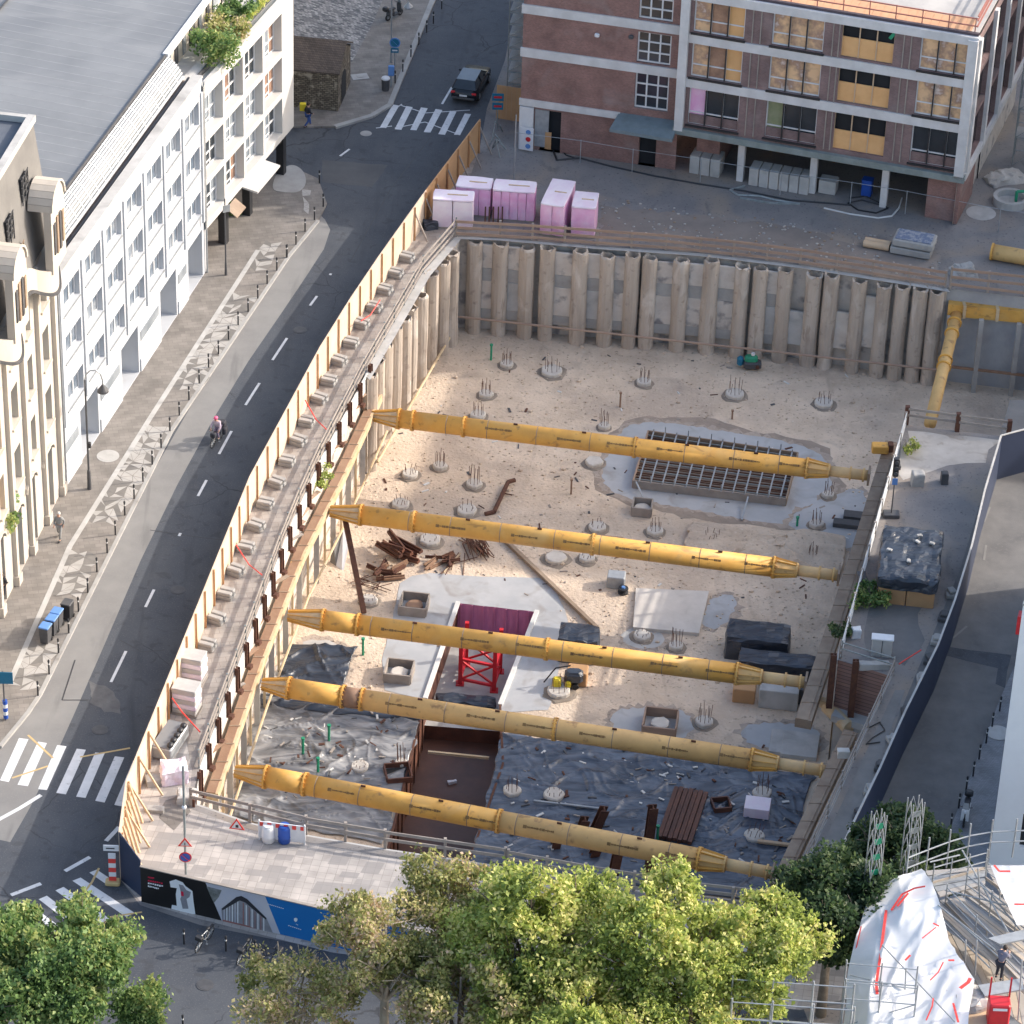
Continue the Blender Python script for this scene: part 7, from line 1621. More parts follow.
r_ = thing('waste_bin', 'white topped waste bin on the upper pavement beside the sign poles', 'waste bin', tuple(P(385.5, 90, .12))); MB().lathe([(.24, 0), (.28, .8)], n=14).build('body', dkgrey, r_); MB().sphere((0, 0, .85), .3, 12, 6, (1, 1, .5)).build('lid', whitep, r_)
r_ = thing('sign_box', 'blue and white sign box beside the waste bin', 'sign box', tuple(P(391, 87, .12))); MB().box((0, 0, 1.2), (.4, .25, .7), bev=.04).build('body', blue_l, r_); MB().box((0, 0, .4), (.1, .1, .85)).build('leg', galv, r_)
o = MB().box((0, 0, .02), (1.1, .8, .04)).box((0, 0, .05), (.4, .3, .02)).build('ground_plate', conc_l); place(o, 360, 77, .12, .3, 'pale square ground plate on the pavement near the old stone building', 'ground plate')
# roadworks triangle sign on the rail and red white barrier
r_ = thing('warning_sign', 'red bordered roadworks triangle hung on the front rail', 'sign', tuple(P(237, 838, 0)), -.12)
MB().ext([(-.38, 0, .55), (.38, 0, .55), (0, 0, 1.2)], (0, -.03, 0)).build('sign_plate', redt, r_); f = MB().ext([(-.25, -.035, .63), (.25, -.035, .63), (0, -.035, 1.07)], (0, -.01, 0)).build('sign_centre', whitep, r_); MB().box((.02, -.055, .76), (.14, .01, .16)).build('sign_symbol', black, f)
r_ = thing('barrier', 'white barrier board with red blocks behind the two barrels', 'barrier', tuple(P(282, 842, 0)), -.13)
MB().box((0, 0, .62), (2.3, .05, 1.0)).build('board', whitep, r_)
for k in range(6): MB().box((-1.0+k*.4, -.035, .98), (.2, .02, .22)).build('red_block', redt, r_)
for s_ in (-1.1, 1.1): MB().box((s_, 0, .6), (.06, .1, 1.2)).build('post', whitep, r_)
for x, mt_, lab in ((268.5, whitep, 'white plastic barrel in front of the red white barrier'), (284.5, blue, 'blue plastic barrel in front of the red white barrier')):
    r_ = thing('barrel', lab, 'barrel', tuple(P(x, 841+(x-268)*.03, 0))); MB().lathe([(.27, 0), (.31, .08), (.31, .32), (.33, .36), (.31, .4), (.31, .85), (.26, .95)], n=20).build('body', mt_, r_, True); MB().lathe([(.26, .94), (.26, 1.0), (.2, 1.01)], n=16).build('lid', mt_, r_)
r_ = thing('traffic_beacon', 'red and white striped beacon with a white arrow plate on a yellow foot', 'beacon', tuple(P(113, 884, 0)))
MB().box((0, 0, .12), (.7, .45, .24), bev=.06).build('foot', ypaint, r_)
for k in range(6): MB().box((0, 0, .35+k*.27), (.34, .1, .266)).build('stripe', redt if k % 2 == 0 else whitep, r_)
f = MB().box((-.02, -.03, 2.2), (.72, .06, .32)).build('arrow_plate', whitep, r_); MB().box((-.05, -.07, 2.2), (.4, .01, .06)).build('arrow', black, f)
# wheelie bins
for i, (x, y, lid, lab) in enumerate(((46, 642, blue_l, 'front wheelie bin with a light blue lid on the left pavement'), (52.5, 634, blue_l, 'middle wheelie bin with a blue lid on the left pavement'), (57.5, 627, blue_l, 'rear wheelie bin with an open bluish lid on the left pavement'), (68, 618.5, dkgrey, 'black wheelie bin standing beside the bollard'))):
    r_ = thing('wheelie_bin', lab, 'waste bin', tuple(P(x, y, .12)), -.3, 'wheelie bins on the pavement')
    m_ = MB(); b = [(-.25, -.28), (.25, -.28), (.25, .28), (-.25, .28)]
    lo = [Vector((a*.82, c*.82, .06)) for a, c in b]; hi = [Vector((a, c, .98)) for a, c in b]; m_.poly(list(reversed(lo))); m_.poly(hi)
    for k in range(4): j = (k+1) % 4; m_.quad(lo[k], lo[j], hi[j], hi[k])
    m_.build('body', dkgrey if i != 3 else black, r_); MB().box((0, 0, 1.03), (.55, .62, .09), bev=.03).build('lid', lid, r_); MB().tube((-.2, .35, .98), (.2, .35, .98), .02).build('handle', black, r_)
    for s_ in (-.22, .22): MB().tube((s_-.03, .26, .1), (s_+.03, .26, .1), .1, n=12).build('wheel', rubber, r_)
# pallets of stone, tub and sacks behind the hoarding
for i, (x, y, nz, lab) in enumerate(((193, 680, 5, 'far shrink wrapped pallet of pale stone slabs behind the cream hoarding'), (187, 711, 5, 'near shrink wrapped pallet of pale stone slabs behind the cream hoarding'))):
    r_ = thing('stone_pallet', lab, 'pallet', tuple(P(x, y)), -.25)
    MB().box((0, 0, .07), (1.3, 1.0, .14)).build('pallet_base', plank_g, r_)
    for k in range(nz): MB().box((.02*(k % 2), 0, .14+.14+k*.29), (1.25, .95, .27), bev=.03).build('stone_layer', [tile_w, whitew, pinkw][k % 2] if k < 4 else tile_w, r_)
    MB().box((.0, 0, .14+nz*.29+.02), (1.28, .98, .05), bev=.02).build('wrap_top', tile_w, r_)
r_ = thing('equipment_tub', 'grey trailer box with black hoses lying on it near the hoarding corner', 'trailer', tuple(P(170, 748)), -.3)
MB().box((0, 0, .45), (1.1, 2.3, .7), bev=.06).build('body', galv, r_); MB().box((.0, 0, .83), (1.0, 2.2, .05)).build('cover', seam, r_)
for k in range(5): MB().sphere((.42, -.9+k*.42, .95), .17, 8, 6, (1, 1.2, .8)).build('black_bag', black, r_)
o = lump('rubble_sack', (1.3, 1.2, .8), whitew, .14, 9); place(o, 174, 778, 0, .2, 'pale crumpled sack of rubble by the hoarding corner', 'sack')
o = lump('paving_stack', (1.1, .6, .4), conc, .05, 10); place(o, 157, 783, 0, .3, 'small stack of grey paving blocks at the hoarding corner', 'paving stack')
o = lump('rubble_sack', (.9, .8, .45), tile_w, .12, 11); place(o, 187, 800, 0, .1, 'low sack of rubble at the corner of the front rail', 'sack')
o = lump('paving_stack', (.9, .4, .2), conc, .05, 12); place(o, 155, 811, 0, -.1, 'small grey stone lying on the plaza paving', 'stone')
r_ = thing('warning_tape', 'red and white tape sagging across the path behind the hoarding', 'tape', tuple(P(196, 715)))
MB().path([P(172, 698, 1.3), P(182, 712, .8), P(200, 732, .9)], .04, 5).build('tape', redt, r_, world=True); o = MB().lathe([(.12, 0), (.12, .9)], n=8).build('tape_post', red, r_); o.location = P(173, 705)-P(196, 715)
for a, b, lab in (((361, 321), (380, 300), 'red tape tied to the far part of the left guard rail'), ((305, 400), (327, 430), 'red tape on the path behind the middle of the hoarding'), ((236, 545), (262, 575), 'red tape on the path near the thirteenth ballast pair')):
    p, q = P(*a, .9), P(*b, .7); o = MB().path([p, (p+q)/2-Vector((0, 0, .3)), q], .035, 5).build('warning_tape', redt, loc=p); tag(o, lab, 'tape')
# pink insulation pallets by the far rail
def pallet_stack(label, px, py, w, d, h, rz_, n_, mt=pinkw, split='x'):
    r__ = thing('insulation_pallet', label, 'pallet', tuple(P(px, py)), rz_, 'pallets of pink insulation boards'); MB().box((0, 0, .06), (w, d, .12)).build('pallet_base', plank_g, r__)
    for k in range(n_):
        if split == 'x': o_ = lump('board_block', (w/n_*.985, d, h-.12), mt, .025, k+int(px), 3, 4, 4, r__); o_.location = (-w/2+w/n_*(k+.5), 0, .12)
        else: o_ = lump('board_block', (w, d/n_*.985, h-.12), mt, .025, k+int(px), 4, 3, 4, r__); o_.location = (0, -d/2+d/n_*(k+.5), .12)
    o_ = lump('wrap_top', (w*1.01, d*1.01, .1), whitew, .03, int(px), 6, 6, 2, r__); o_.location = (0, 0, h-.05)
    MB().box((w*.1, 0, h+.07), (w*.5, .1, .03)).build('timber_strip', plank_l, r__)
pallet_stack('white sheeted insulation pallet at the left end of the row', 453, 224, 2.5, 1.3, 2.0, -.05, 2, whitew)
pallet_stack('pink insulation pallet tucked behind the white sheeted one', 474, 211, 2.2, 1.4, 2.0, -.12, 3)
pallet_stack('wide pink insulation pallet with vertical blocks, third from the left', 514, 216, 2.6, 1.4, 2.1, -.08, 5)
pallet_stack('long pink and white insulation pallet, tallest of the row', 557, 224, 1.5, 3.3, 2.2, -.22, 2, pinkw)
pallet_stack('short pink insulation pallet at the right end of the row', 584, 230, 1.5, 2.0, 2.1, -.12, 1, pinkw)
o = lump('black_bag', (.9, .6, .5), tarp_k, .1, 3); place(o, 430, 228, 0, .3, 'black sack lying at the left end of the insulation pallets', 'sack')
for k, x in enumerate((485, 489, 493, 498, 502)): o = MB().box((0, 0, .6), (.09, .09, 1.2)).build('timber_stake', rust); place(o, x, 224, 0, 0, 'thin brown stake before the third pallet, %s from the left' % ordn(k), 'stake', 'stakes before the pallets')
# block stacks under the brick building
def blockstack(label, px, py, n_, w, d, h, rz_, mt=conc_l):
    r__ = thing('block_stack', label, 'block stack', tuple(P(px, py)), rz_)
    for k in range(n_): MB().box(((k-(n_-1)/2)*w*1.08, 0, h/2), (w, d, h), bev=.03).build('block', mt, r__)
blockstack('three tall grey slabs standing behind the left column of the brick building', 706.5, 171, 3, .62, 1.3, 1.25, rzb)
blockstack('row of pale grey slabs standing between two columns of the brick building', 780, 186, 6, .6, 1.2, 1.2, rzb)
blockstack('single low grey slab pack right of the second column', 828, 191, 1, 1.1, .9, .9, rzb)
r_ = thing('toilet_cabin', 'small blue box standing between the right columns of the brick building', 'box', tuple(P(866.5, 195)), rzb); MB().box((0, 0, .55), (.65, .6, 1.05), bev=.05).build('body', blue, r_); MB().box((0, 0, 1.12), (.7, .65, .08), bev=.03).build('lid', blue, r_); MB().box((0, -.32, .5), (.4, .03, .6)).build('door', blue, r_)
def path_obj(name, label, cat, pts, r, mt, z=.05, n=5):
    pp = PL(pts, z); o_ = MB().path(pp, r, n).build(name, mt, loc=pp[0]); return tag(o_, label, cat)
path_obj('hose', 'long black hose lying across the yard before the brick building', 'hose', [(553, 150), (557, 160), (580, 158), (610, 166), (655, 176), (700, 184), (745, 191), (790, 200), (850, 205)], .06, black)
path_obj('hose', 'coiled dark hose around the foot of the right column', 'hose', [(850, 198), (865, 196), (880, 203), (888, 208), (876, 213), (858, 210), (848, 203), (862, 200), (884, 206)], .05, black)
path_obj('hose', 'pale hose curling round in front of the right column', 'hose', [(824, 208), (850, 214), (878, 218), (892, 216), (899, 208), (902, 198)], .06, tape_w)
path_obj('cable', 'dark cable loop beside the garage opening', 'cable', [(562, 110), (560, 128), (558, 146), (566, 155), (575, 158)], .05, black)
path_obj('hose', 'tangled dark hoses left of the second column', 'hose', [(745, 186), (730, 190), (738, 195), (760, 196), (775, 200), (800, 204), (770, 203), (740, 198)], .08, galv_g)
# wire fence line with posts in front of the brick building
r_ = thing('wire_fence', 'thin wire fence stretched before the brick building', 'fence', tuple(P(540, 165)))
fpx = [(515, 155), (580, 163), (632, 172), (700, 182), (780, 195), (850, 205), (905, 214), (998, 232), (1060, 240)]
pp = PL(fpx); MB().path([p+Vector((0, 0, 1.6)) for p in pp], .018, 4).build('wire', galv, r_, world=True)
for p in pp: MB().tube(p, p+Vector((0, 0, 1.65)), .03, n=6).build('post', galv, r_, world=True)
# stacks, logs, pipe near the upper right corner
r_ = thing('slab_stack', 'double pallet of grey paving slabs with a blue grey top in the yard', 'pallet', tuple(P(912, 252)), rzb)
for k, (z, mt_) in enumerate(((.3, conc), (.85, conc))): MB().box((.1*k, 0, z), (2.5, 1.5, .46), bev=.06).build('slab_layer', mt_, r_)
MB().box((.1, 0, 1.12), (2.2, 1.25, .06)).build('top_layer', navy if False else mat('blue_grey_tiles', (.14, .18, .27), (.3, .32, .36), 4, .7, 0, lo=.45, hi=.55), r_)
r_ = thing('log_stack', 'two short pale timber logs left of the slab pallets', 'logs', tuple(P(876, 249)), rzb)
for k in range(2): MB().tube((-.8, k*.4, .25), (.8, k*.4, .25), .22, n=12).build('log', plank_l, r_)
r_ = thing('yellow_pipe', 'thick yellow pipe section lying at the right edge behind the corner beam', 'pipe', tuple(P(1010, 262)), rzb); MB().tube((-1.2, 0, .5), (3, 0, .5), .48, n=22).build('tube', yel2, r_, True); MB().tube((-1.22, 0, .5), (-1.1, 0, .5), .54, n=22).build('flange', yel, r_)
o = lump('spoil_heap', (1.6, 1.2, .7), conc, .2, 14, taper=.5); place(o, 963, 275, 0, .2, 'small heap of broken concrete at the pit corner', 'rubble heap')
# neighbour scaffold at the top right
def scaffold(label, base, ux, L_, D_, H_, nx, nz, mt=galv_g, deck=deckg, group=None, diag=True, name='scaffold'):
    r__ = thing(name, label, 'scaffold', tuple(base), math.atan2(ux.y, ux.x), group)
    for i in range(nx+1):
        for j in (0, 1): MB().tube((L_*i/nx, D_*j, 0), (L_*i/nx, D_*j, H_+1.1), .04, n=7).build('standard', mt, r__)
    for k in range(1, nz+1):
        z = H_*k/nz
        for j in (0, 1): MB().tube((0, D_*j, z), (L_, D_*j, z), .03, n=6).build('ledger', mt, r__); MB().tube((0, D_*j, z+.9 if k == nz else z-.9), (L_, D_*j, z+.9 if k == nz else z-.9), .025, n=6).build('guard_tube', mt, r__)
        if deck: MB().box((L_/2, D_/2, z+.02), (L_, D_*.92, .06)).build('deck', deck, r__)
        for i in range(nx+1): MB().tube((L_*i/nx, 0, z-.05), (L_*i/nx, D_, z-.05), .025, n=6).build('transom', mt, r__)
        if diag: MB().tube((0, 0, H_*(k-1)/nz), (L_, 0, z), .025, n=6).build('brace', mt, r__)
    return r__
scaffold('narrow grey scaffold tower against the left end of the brick wing', P(507, 95), Vector((1, -.15, 0)), 1.2, 2.6, 12, 1, 14, galv_g)
scaffold('lattice scaffold tower at the right edge beside the brick building', P(1012, 165), Vector((1, -.2, 0)), 2.5, 1.5, 14, 2, 7, galv_g)
r_ = thing('timber_fence', 'tan board fence between the scaffold tower and the brick wing', 'fence', tuple(P(497, 128)))
a, b = P(496, 118), P(521, 122)
for k in range(5): MB().ext([V2(a+(b-a)*(k/5), 0), V2(a+(b-a)*((k+.97)/5), 0), V2(a+(b-a)*((k+.97)/5), 2.4), V2(a+(b-a)*(k/5), 2.4)], (0, .05, 0)).build('board', ply, r_, world=True)
r_ = thing('notice_board', 'small white notice board with blue pictograms by the white doorway', 'notice board', tuple(P(526, 152)), rzb); MB().box((0, 0, .95), (.9, .06, 1.6)).build('board', whitep, r_); 
for k in range(3): MB().tube((.12, -.035, .45+k*.5), (.12, -.05, .45+k*.5), .17, n=14).build('pictogram', blue_l if k != 1 else red, r_)
o = MB().lathe([(.05, 0), (.04, 4.6)], n=8).build('flag_pole', galv); place(o, 514, 180, 0, 0, 'thin pale pole standing left of the pallets', 'pole')
for k, (x, y) in enumerate(((487, 150), (492, 140), (500, 158))): 
    o = MB().path([Vector((0, 0, 0)), Vector((.5, .1, 1.1)), Vector((1.2, 0, .1)), Vector((.6, -.2, .9))], .04, 6).build('fence_prop', galv_g); place(o, x, y, 0, k, 'galvanised prop behind the end of the timber hoarding, %s of three' % ordn(k), 'prop', 'props behind the hoarding end')
o = lump('rubble', (2.6, 1.5, .5), infill, .2, 17, taper=.3); place(o, 1005, 180, 0, .4, 'heap of pale rubble at the right edge behind the brick building', 'rubble heap')
r_ = thing('well_ring', 'pale concrete ring with a green pipe at the right edge', 'concrete ring', tuple(P(1010, 203))); MB().lathe([(1.1, 0), (1.1, .5), (.85, .5), (.85, .1)], n=20).build('ring', conc_l, r_); MB().path([(.3, -.3, .3), (.3, -.3, 1.0), (1.2, -.2, 1.0)], .1, 8).build('green_pipe', green, r_)
# ---- right yard
r_ = thing('covered_crates', 'tan crates under a glossy black sheet weighted with stones in the right yard', 'covered stack', tuple(P(905, 606)), -.13)
for k in range(2): MB().box((-.75+k*1.5, 2.3, .75), (1.46, 4.6, 1.5), bev=.03).build('crate', cardboard, r_)
o = lump('plastic_cover', (3.25, 5.0, .75), tarp_k, .12, 7, 14, 16, 4, r_); o.location = (0, 2.35, 1.05)
R = random.Random(5)
for k in range(5): MB().box((R.uniform(-1.2, 1.2), R.uniform(.5, 4.3), 1.92), (.3, .2, .1), rz=R.uniform(0, 3), bev=.03).build('weight_stone', conc if k % 2 else conc_l, r_)
r_ = thing('utility_cabinet', 'grey utility cabinet with a white top in the right yard', 'cabinet', tuple(P(881, 655)), -.1); MB().box((0, 0, .55), (1.05, .45, 1.1), bev=.03).build('body', conc_l, r_); MB().box((0, 0, 1.13), (1.15, .55, .08), bev=.02).build('lid', whitep, r_); MB().box((0, -.235, .55), (.03, .02, 1.0)).build('door_gap', dkgrey, r_)
r_ = thing('traffic_light', 'dark three lamp traffic light on a weighted foot in the right yard', 'traffic light', tuple(P(891, 516)))
MB().box((0, 0, .12), (.9, .6, .24), bev=.04).build('foot', dkgrey, r_); MB().lathe([(.04, .2), (.04, 2.6)], n=8).build('pole', dkgrey, r_); MB().box((0, 0, 3.2), (.32, .28, 1.15), bev=.04).build('signal_head', black, r_)
for k in range(3): MB().tube((0, -.15, 2.85+k*.36), (0, -.2, 2.85+k*.36), .11, n=12).build('lens', dkgrey, r_)
MB().box((0, -.08, 2.3), (.3, .03, .4)).build('blue_plate', blue_l, r_)
for x, y, s_, mt_, lab in ((917, 484, (.7, .6, .8), conc, 'grey block near the back of the right yard'), (944, 483, (.4, .4, .7), dkgrey, 'dark small post base near the back of the right yard'), (895, 468, (.6, .5, .3), dkgrey, 'dark lump by the weeds in the right yard'), (862, 582, (.5, .9, .4), dkgrey, 'dark tool heap by the pale board rail'), (856, 636, (.5, .5, .5), whitep, 'white topped block by the notch corner'), (874, 668, (1.6, .4, .35), conc_l, 'pale block lying behind the notch rail'), (843, 756, (.6, .4, .4), conc_l, 'pale loose block below the lower right rim')):
    o = lump('concrete_block', s_, mt_, .05, int(x)); place(o, x, y, 0, .1, lab, 'block')
path_obj('warning_tape', 'red tape stretched from the navy hoarding into the yard', 'tape', [(921, 650), (905, 660), (899, 664)], .04, redt, .8)
path_obj('cable', 'black cable curling on the ground right of the lower rim rails', 'cable', [(868, 728), (880, 722), (885, 730), (872, 738), (866, 744), (880, 742)], .03, black)
o = MB().lathe([(.6, 0), (.6, .03)], n=20).build('water_stain', conc_l); place(o, 998, 733, .13, 0, 'round pale cover on the side street pavement', 'manhole cover')
r_ = thing('yellow_bracket', 'yellow bracket on top of the right waling beam', 'bracket', tuple(P(880, 448, -1.8))); MB().box((0, 0, 0), (.95, .6, .5), bev=.05).build('plate', yel, r_); MB().box((.6, 0, .1), (.3, .5, .5), bev=.04).build('block', rust, r_)

# ================================================================== SCAFFOLDED ROOF, LOWER RIGHT
r_ = thing('sheeted_scaffold', 'round scaffold wrapped in white plastic sheeting with red tape seams', 'scaffold', tuple(P(930, 985, 0)))
ZS = 7.0
def grid_sheet(name, pts, nx, ny, mt, amp, seed, parent):
    """pts: rows of (px, py, z) control points, interpolated bilinearly"""
    rows = [[P(*q) for q in row] for row in pts]; mb_ = MB(); nr, nc = len(rows), len(rows[0])
    def s(u, v):
        a, b = u*(nc-1), v*(nr-1); i, j = min(int(a), nc-2), min(int(b), nr-2); fu, fv = a-i, b-j
        return (rows[j][i]*(1-fu)+rows[j][i+1]*fu)*(1-fv)+(rows[j+1][i]*(1-fu)+rows[j+1][i+1]*fu)*fv
    for j in range(ny+1):
        for i in range(nx+1):
            p = s(i/nx, j/ny); q = p*.9+Vector((seed, 0, 0)); q2 = Vector((q.x*1.3-q.y*.5, q.y*.35, seed)); w = noise.noise(q*.6)*amp+(1-abs(noise.noise(q2)))**8*amp*.9; mb_.v.append(tuple(p+Vector((w*.4, -w*.3, w))))
    for j in range(ny):
        for i in range(nx): a = j*(nx+1)+i; mb_.f.append((a+nx+1, a+nx+2, a+1, a)); mb_.mi.append(0)
    return mb_.build(name, mt, parent, True, world=True)
top = [(858, 915), (868, 893), (890, 875), (908, 868), (925, 862)]
grid_sheet('wrap_sheet', [[(866, 903, 7.5), (880, 888, 7.7), (897, 877, 7.9), (922, 868, 8.0)], [(856, 935, 7.4), (880, 920, 7.7), (905, 905, 8.3), (935, 893, 8.5)], [(849, 965, 7.0), (874, 955, 7.9), (908, 940, 8.2), (948, 938, 8.5)], [(845, 1000, 6.6), (868, 995, 7.6), (910, 985, 7.9), (972, 982, 8.2)], [(843, 1035, 6.1), (865, 1035, 7.2), (910, 1030, 7.4), (968, 1022, 7.8)], [(842, 1075, 5.6), (865, 1080, 6.6), (905, 1080, 6.6), (960, 1075, 7.2)]], 60, 60, tarp_w, .16, 3, r_)
grid_sheet('upper_sheet', [[(990, 866, 9.0), (1010, 866, 9.2), (1050, 866, 9.2)], [(1003, 895, 9.0), (1020, 893, 9.0), (1055, 890, 9.0)], [(1017, 925, 8.8), (1030, 925, 8.8), (1060, 925, 8.8)]], 20, 20, tarp_w, .08, 12, r_)
def tape(pts, w=.1):
    pp = [P(x, y, z)+Vector((0, 0, .1)) for x, y, z in pts]
    for a_, b_ in zip(pp[:-1], pp[1:]): MB().bar(a_, b_, w*.75, .02).build('red_tape', redt, r_, world=True)
tape([(886, 912, 7.9), (883, 935, 7.9), (880, 960, 7.9), (876, 985, 7.7), (877, 996, 7.6)], .16); tape([(861, 928, 7.7), (856, 950, 7.2), (853, 975, 6.8), (852, 998, 6.6)], .07)
tape([(891, 912, 8), (902, 896, 8.2), (914, 890, 8.4), (925, 888, 8.6)], .12); tape([(897, 908, 8.2), (908, 895, 8.4)], .12)
tape([(933, 925, 8.9), (939, 928, 8.9)], .1); tape([(922, 940, 8.9), (936, 929, 8.9)], .06); tape([(905, 962, 8.7), (910, 957, 8.7)], .12); tape([(930, 982, 8.7), (938, 974, 8.7), (943, 964, 8.8)], .07); tape([(948, 962, 8.8), (954, 962, 8.8)], .12); tape([(960, 990, 8.6), (968, 984, 8.6), (970, 980, 8.6)], .2); tape([(926, 1022, 8.2), (932, 1008, 8.4), (933, 1000, 8.4)], .08)
tape([(994, 867, 9.5), (999, 873, 9.4), (1010, 873, 9.4)], .13); tape([(1014, 906, 9.2), (1026, 906, 9.2)], .13); tape([(953, 1005, 8.3), (958, 1024, 8.2)], .12)
# decks and tubes
def deckq(name, pts, mt, z): 
    pp = [P(x, y, z) for x, y in pts]; return MB().ext(list(reversed(pp)), (0, 0, -.08)).build(name, mt, r_, world=True)
def planks(q, n, z, mts, name='deck_board'):
    A_, B_, C_, D_ = [P(x, y, z) for x, y in q]; RR = random.Random(int(q[0][0]))
    for k in range(n):
        a0, a1 = k/n, (k+.93)/n
        p = [A_+(D_-A_)*a0, B_+(C_-B_)*a0, B_+(C_-B_)*a1, A_+(D_-A_)*a1]; dz = Vector((0, 0, RR.uniform(0, .03)))
        MB().ext([e+dz for e in p], (0, 0, .05)).build(name, RR.choice(mts), r_, world=True)
planks([(945, 900), (1040, 985), (1040, 1010), (930, 905)], 5, 7.5, [deckg, deckw])
planks([(962, 897), (1045, 960), (1045, 980), (948, 900)], 5, 7.7, [deckw, deckw, deckg])
planks([(975, 880), (1045, 930), (1045, 955), (960, 893)], 5, 7.2, [deckg, galv])
planks([(925, 872), (985, 868), (985, 885), (940, 898)], 5, 7.3, [deckg, galv])
planks([(985, 866), (1045, 866), (1045, 920), (1000, 895)], 6, 6.9, [deckg])
planks([(938, 925), (972, 985), (1040, 1040), (1040, 1000)], 8, 6.6, [deckg, deckw])
for (x0, y0), (x1, y1), z in (((945, 905), (1035, 1000), 7.5), ((965, 893), (1040, 950), 7.7), ((985, 880), (1040, 920), 7.2), ((932, 885), (985, 870), 7.3)):
    a_, b_ = P(x0, y0, z), P(x1, y1, z)
    for h_ in (.5, 1.0): MB().tube(a_+Vector((0, 0, h_)), b_+Vector((0, 0, h_)), .03, n=6).build('guard_tube', galv, r_, world=True)
    MB().bar(a_+Vector((0, 0, .12)), b_+Vector((0, 0, .12)), .03, .16).build('toe_board', deckw, r_, world=True)
    for k in range(4): p = a_+(b_-a_)*(k/3); MB().tube(p-Vector((0, 0, 1.6)), p+Vector((0, 0, 1.2)), .035, n=6).build('standard', galv, r_, world=True)
deckq('ramp', [(978, 985), (1022, 978), (1024, 989), (985, 996)], galv, 8.2); deckq('ramp', [(988, 938), (1030, 928), (1030, 938), (1000, 944)], galv, 8.6)
def tubes(lst, r=.035, mt=galv):
    for a, b in lst: MB().tube(P(*a), P(*b), r, n=7).build('tube', mt, r_, world=True)
pts_ = [(905, 884), (925, 876), (946, 868), (966, 862), (988, 858), (1012, 857), (1040, 856)]
for (x, y) in pts_:
    p = P(x, y, 7.2); MB().tube(p, p+Vector((0, 0, 2.2)), .04, n=7).build('standard', galv, r_, world=True)
for zz in (8.1, 8.7):
    for a, b in zip(pts_[:-1], pts_[1:]): MB().tube(P(a[0], a[1], 7.2)+Vector((0, 0, zz-7.2)), P(b[0], b[1], 7.2)+Vector((0, 0, zz-7.2)), .035, n=7).build('ledger', galv, r_, world=True)
tubes([((962, 850, 8.6), (1008, 932, 8.6)), ((945, 890, 8.3), (1005, 905, 8.3)), ((975, 875, 8.2), (1020, 930, 8.2)), ((980, 905, 7.6), (978, 868, 9.8)), ((1000, 900, 7.4), (1000, 870, 9)), ((942, 908, 8.3), (1000, 958, 8.3)), ((940, 918, 7.9), (990, 968, 7.9)), ((938, 905, 8.6), (995, 950, 8.6)), ((975, 975, 7.6), (977, 940, 9.7)), ((965, 965, 7.6), (966, 940, 9.2)), ((930, 862, 8.6), (960, 855, 8.6)), ((1018, 1020, 7.5), (1022, 960, 11))])
tubes([((882, 945, 8.2), (955, 1022, 8.4)), ((850, 975, 7.6), (905, 988, 7.9)), ((905, 990, 7.9), (906, 968, 9.0))], .03)
r2 = thing('red_machine', 'red box shaped hoist unit on the scaffold deck at the bottom edge', 'machine', tuple(P(997, 1022, 7.5))); MB().box((0, 0, .6), (.9, .7, 1.2), bev=.06).build('body', red, r2); MB().box((0, -.36, 1.0), (.6, .03, .12)).build('label_plate', whitep, r2)
for s_ in (-.42, .42): MB().box((s_, .3, 1.4), (.07, .07, 1.6)).build('mast', red, r2)
o = lump('debris_heap', (1.6, 1.3, .5), tile_w, .22, 19); place(o, 968, 1005, 7.5, .2, 'heap of broken pale rubble on the scaffold deck', 'rubble heap')
o = MB().box((0, 0, .1), (1.7, 1.4, .2)).build('plywood_stack', plank_l); place(o, 975, 1022, 7.4, .1, 'tan board stack on the scaffold deck below the rubble', 'board stack')
person('worker in dark clothes leaning over the scaffold deck at the lower right', tuple(P(999, 978, 7.62)), math.radians(150), BEND, mat('grey_blue_cloth', (.13, .13, .17), (.18, .18, .23), 6, .9, 0), cloth_d)
# lattice masts
def mast(label, px, py, z0, h, w=.5, lean=(0, 0)):
    r__ = thing('lattice_mast', label, 'mast', tuple(P(px, py, z0)), .4); r__.rotation_euler.x = lean[0]; r__.rotation_euler.y = lean[1]
    cs = [(-w/2, -w/2), (w/2, -w/2), (w/2, w/2), (-w/2, w/2)]
    for x, y in cs: MB().tube((x, y, 0), (x, y, h), .028, n=7).build('chord', galv, r__)
    n_ = int(h/.8)
    for k in range(n_):
        z = h*k/n_; m_ = MB()
        for i in range(4):
            a, b = cs[i], cs[(i+1) % 4]; z2 = z+h/n_; md = ((a[0]+b[0])/2, (a[1]+b[1])/2)
            m_.bar((a[0], a[1], z), (md[0], md[1], z2), .04, .02); m_.bar((b[0], b[1], z), (md[0], md[1], z2), .04, .02)
        m_.build('lattice', galv, r__)
        if k % 1 == 0: MB().box((0, -w*.2, z+.22), (w*.8, .03, .3)).build('rung', green if label.startswith('left') else galv_g, r__)
mast('left lattice mast with green rungs rising past the dark tree', 866, 935, 5, 6.9); mast('right lattice mast rising past the dark tree beside the scaffold', 905, 898, 5.5, 5.6, .55)
# lower scaffold at the bottom edge
scaffold('open tube scaffold at the bottom edge in front of the yellow green trees', P(727, 1062, 7.6), Vector((1, -.05, 0)), 5.0, 1.4, 2.4, 3, 2, galv, None)
scaffold('scaffold bay against the white sheeting at the bottom edge', P(838, 1055, 5.0), Vector((1, -.08, 0)), 3.0, 1.2, 3.2, 2, 2, galv, None)

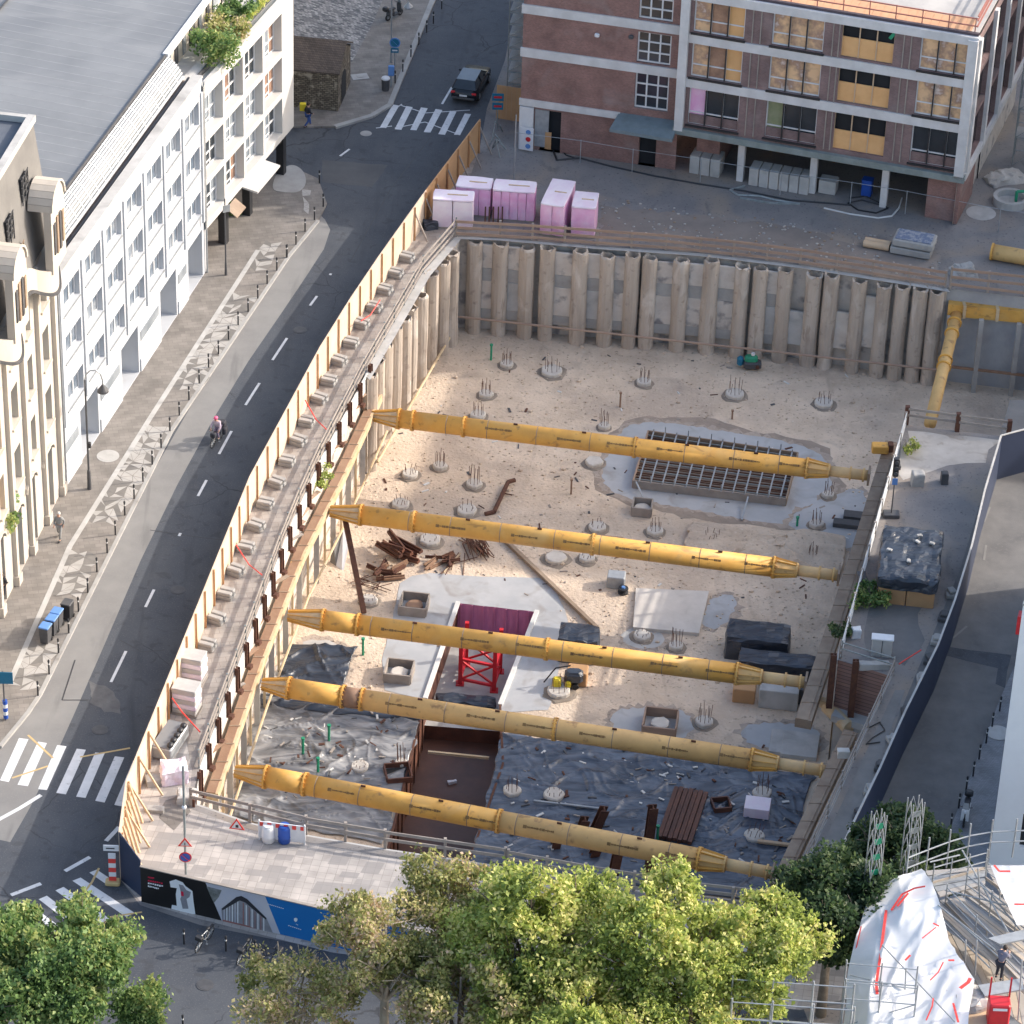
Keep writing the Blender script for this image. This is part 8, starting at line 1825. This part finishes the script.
R = random.Random(77)
mb = MB()
for i in range(420):
    k = R.random()
    if k < .45: a = P(R.uniform(505, 800), R.uniform(745, 870), PF+.12)
    elif k < .65: a = P(R.uniform(262, 400), R.uniform(712, 800), PF+.22)
    else: a = P(R.uniform(340, 860), R.uniform(350, 600), PF+.02)
    M_ = Matrix.Translation(a) @ Matrix.Rotation(R.uniform(0, 6), 4, 'Z') @ Matrix.Rotation(R.uniform(-.3, .3), 4, 'X')
    mb.cur = R.randrange(4); mb.box((0, 0, 0), (R.uniform(.08, .5), R.uniform(.04, .14), .05), M=M_)
o = mb.build('site_litter', [plank_g, tape_w, rust, dkgrey]); tag(o, 'offcuts and litter scattered over the pit floor and sheets', 'litter', kind='stuff')
mb = MB()
for i in range(260):
    a = P(R.uniform(560, 1000), 0, 0); x_ = R.uniform(600, 940); a = P(x_, 215+(x_-600)*.13+R.uniform(-18, 22), .02)
    mb.cur = R.randrange(3); mb.sphere(a, R.uniform(.04, .13), 5, 3, (1, .8, .6))
o = mb.build('yard_rubble', [conc, browntop, ledge_m]); tag(o, 'small rubble strewn over the yard behind the far rail', 'rubble', kind='stuff')

def tar(px, w=.09, name='tar_seam'):
    mbx = MB(); pp = PL(px, .0135)
    for a_, b_ in zip(pp[:-1], pp[1:]):
        d_ = (b_-a_).normalized(); n_ = Vector((-d_.y, d_.x, 0))*w/2; mbx.quad(a_-n_, b_-n_, b_+n_, a_+n_)
    struct(name, mbx, tar_m)
tar_m = mat('tar', (.03, .031, .034), (.045, .047, .05), 3, .5, .05, world=True)
tar([(262, 470), (250, 486), (246, 500), (232, 520), (226, 545)]); tar([(330, 330), (300, 385), (262, 450)], .06); tar([(150, 530), (190, 536), (222, 540)], .06); tar([(75, 660), (62, 700), (88, 700)], .07)
tar([(440, 125), (390, 190), (350, 262)], .06); tar([(120, 640), (142, 652), (165, 650)], .05)
for x_, y_, l_ in ((178, 590, 'dark round manhole cover in the shaded road beside the hoarding'), (300, 330, 'dark round manhole cover in the road above the rider'), (100, 730, 'dark round manhole cover above the left zebra crossing'), (205, 985, 'dark round manhole cover on the asphalt before the printed hoarding')): manhole(x_, y_, .32, .012, l_, dkgrey)
for x_, y_ in ((190, 280), (172, 300)):
    o = MB().box((0, 0, .005), (.5, .35, .02)).build('drain_grate', dkgrey); place(o, x_, y_, .12, .3, 'small dark drain grate on the pavement by the white office building, '+('upper' if y_ == 280 else 'lower')+' one', 'drain grate')
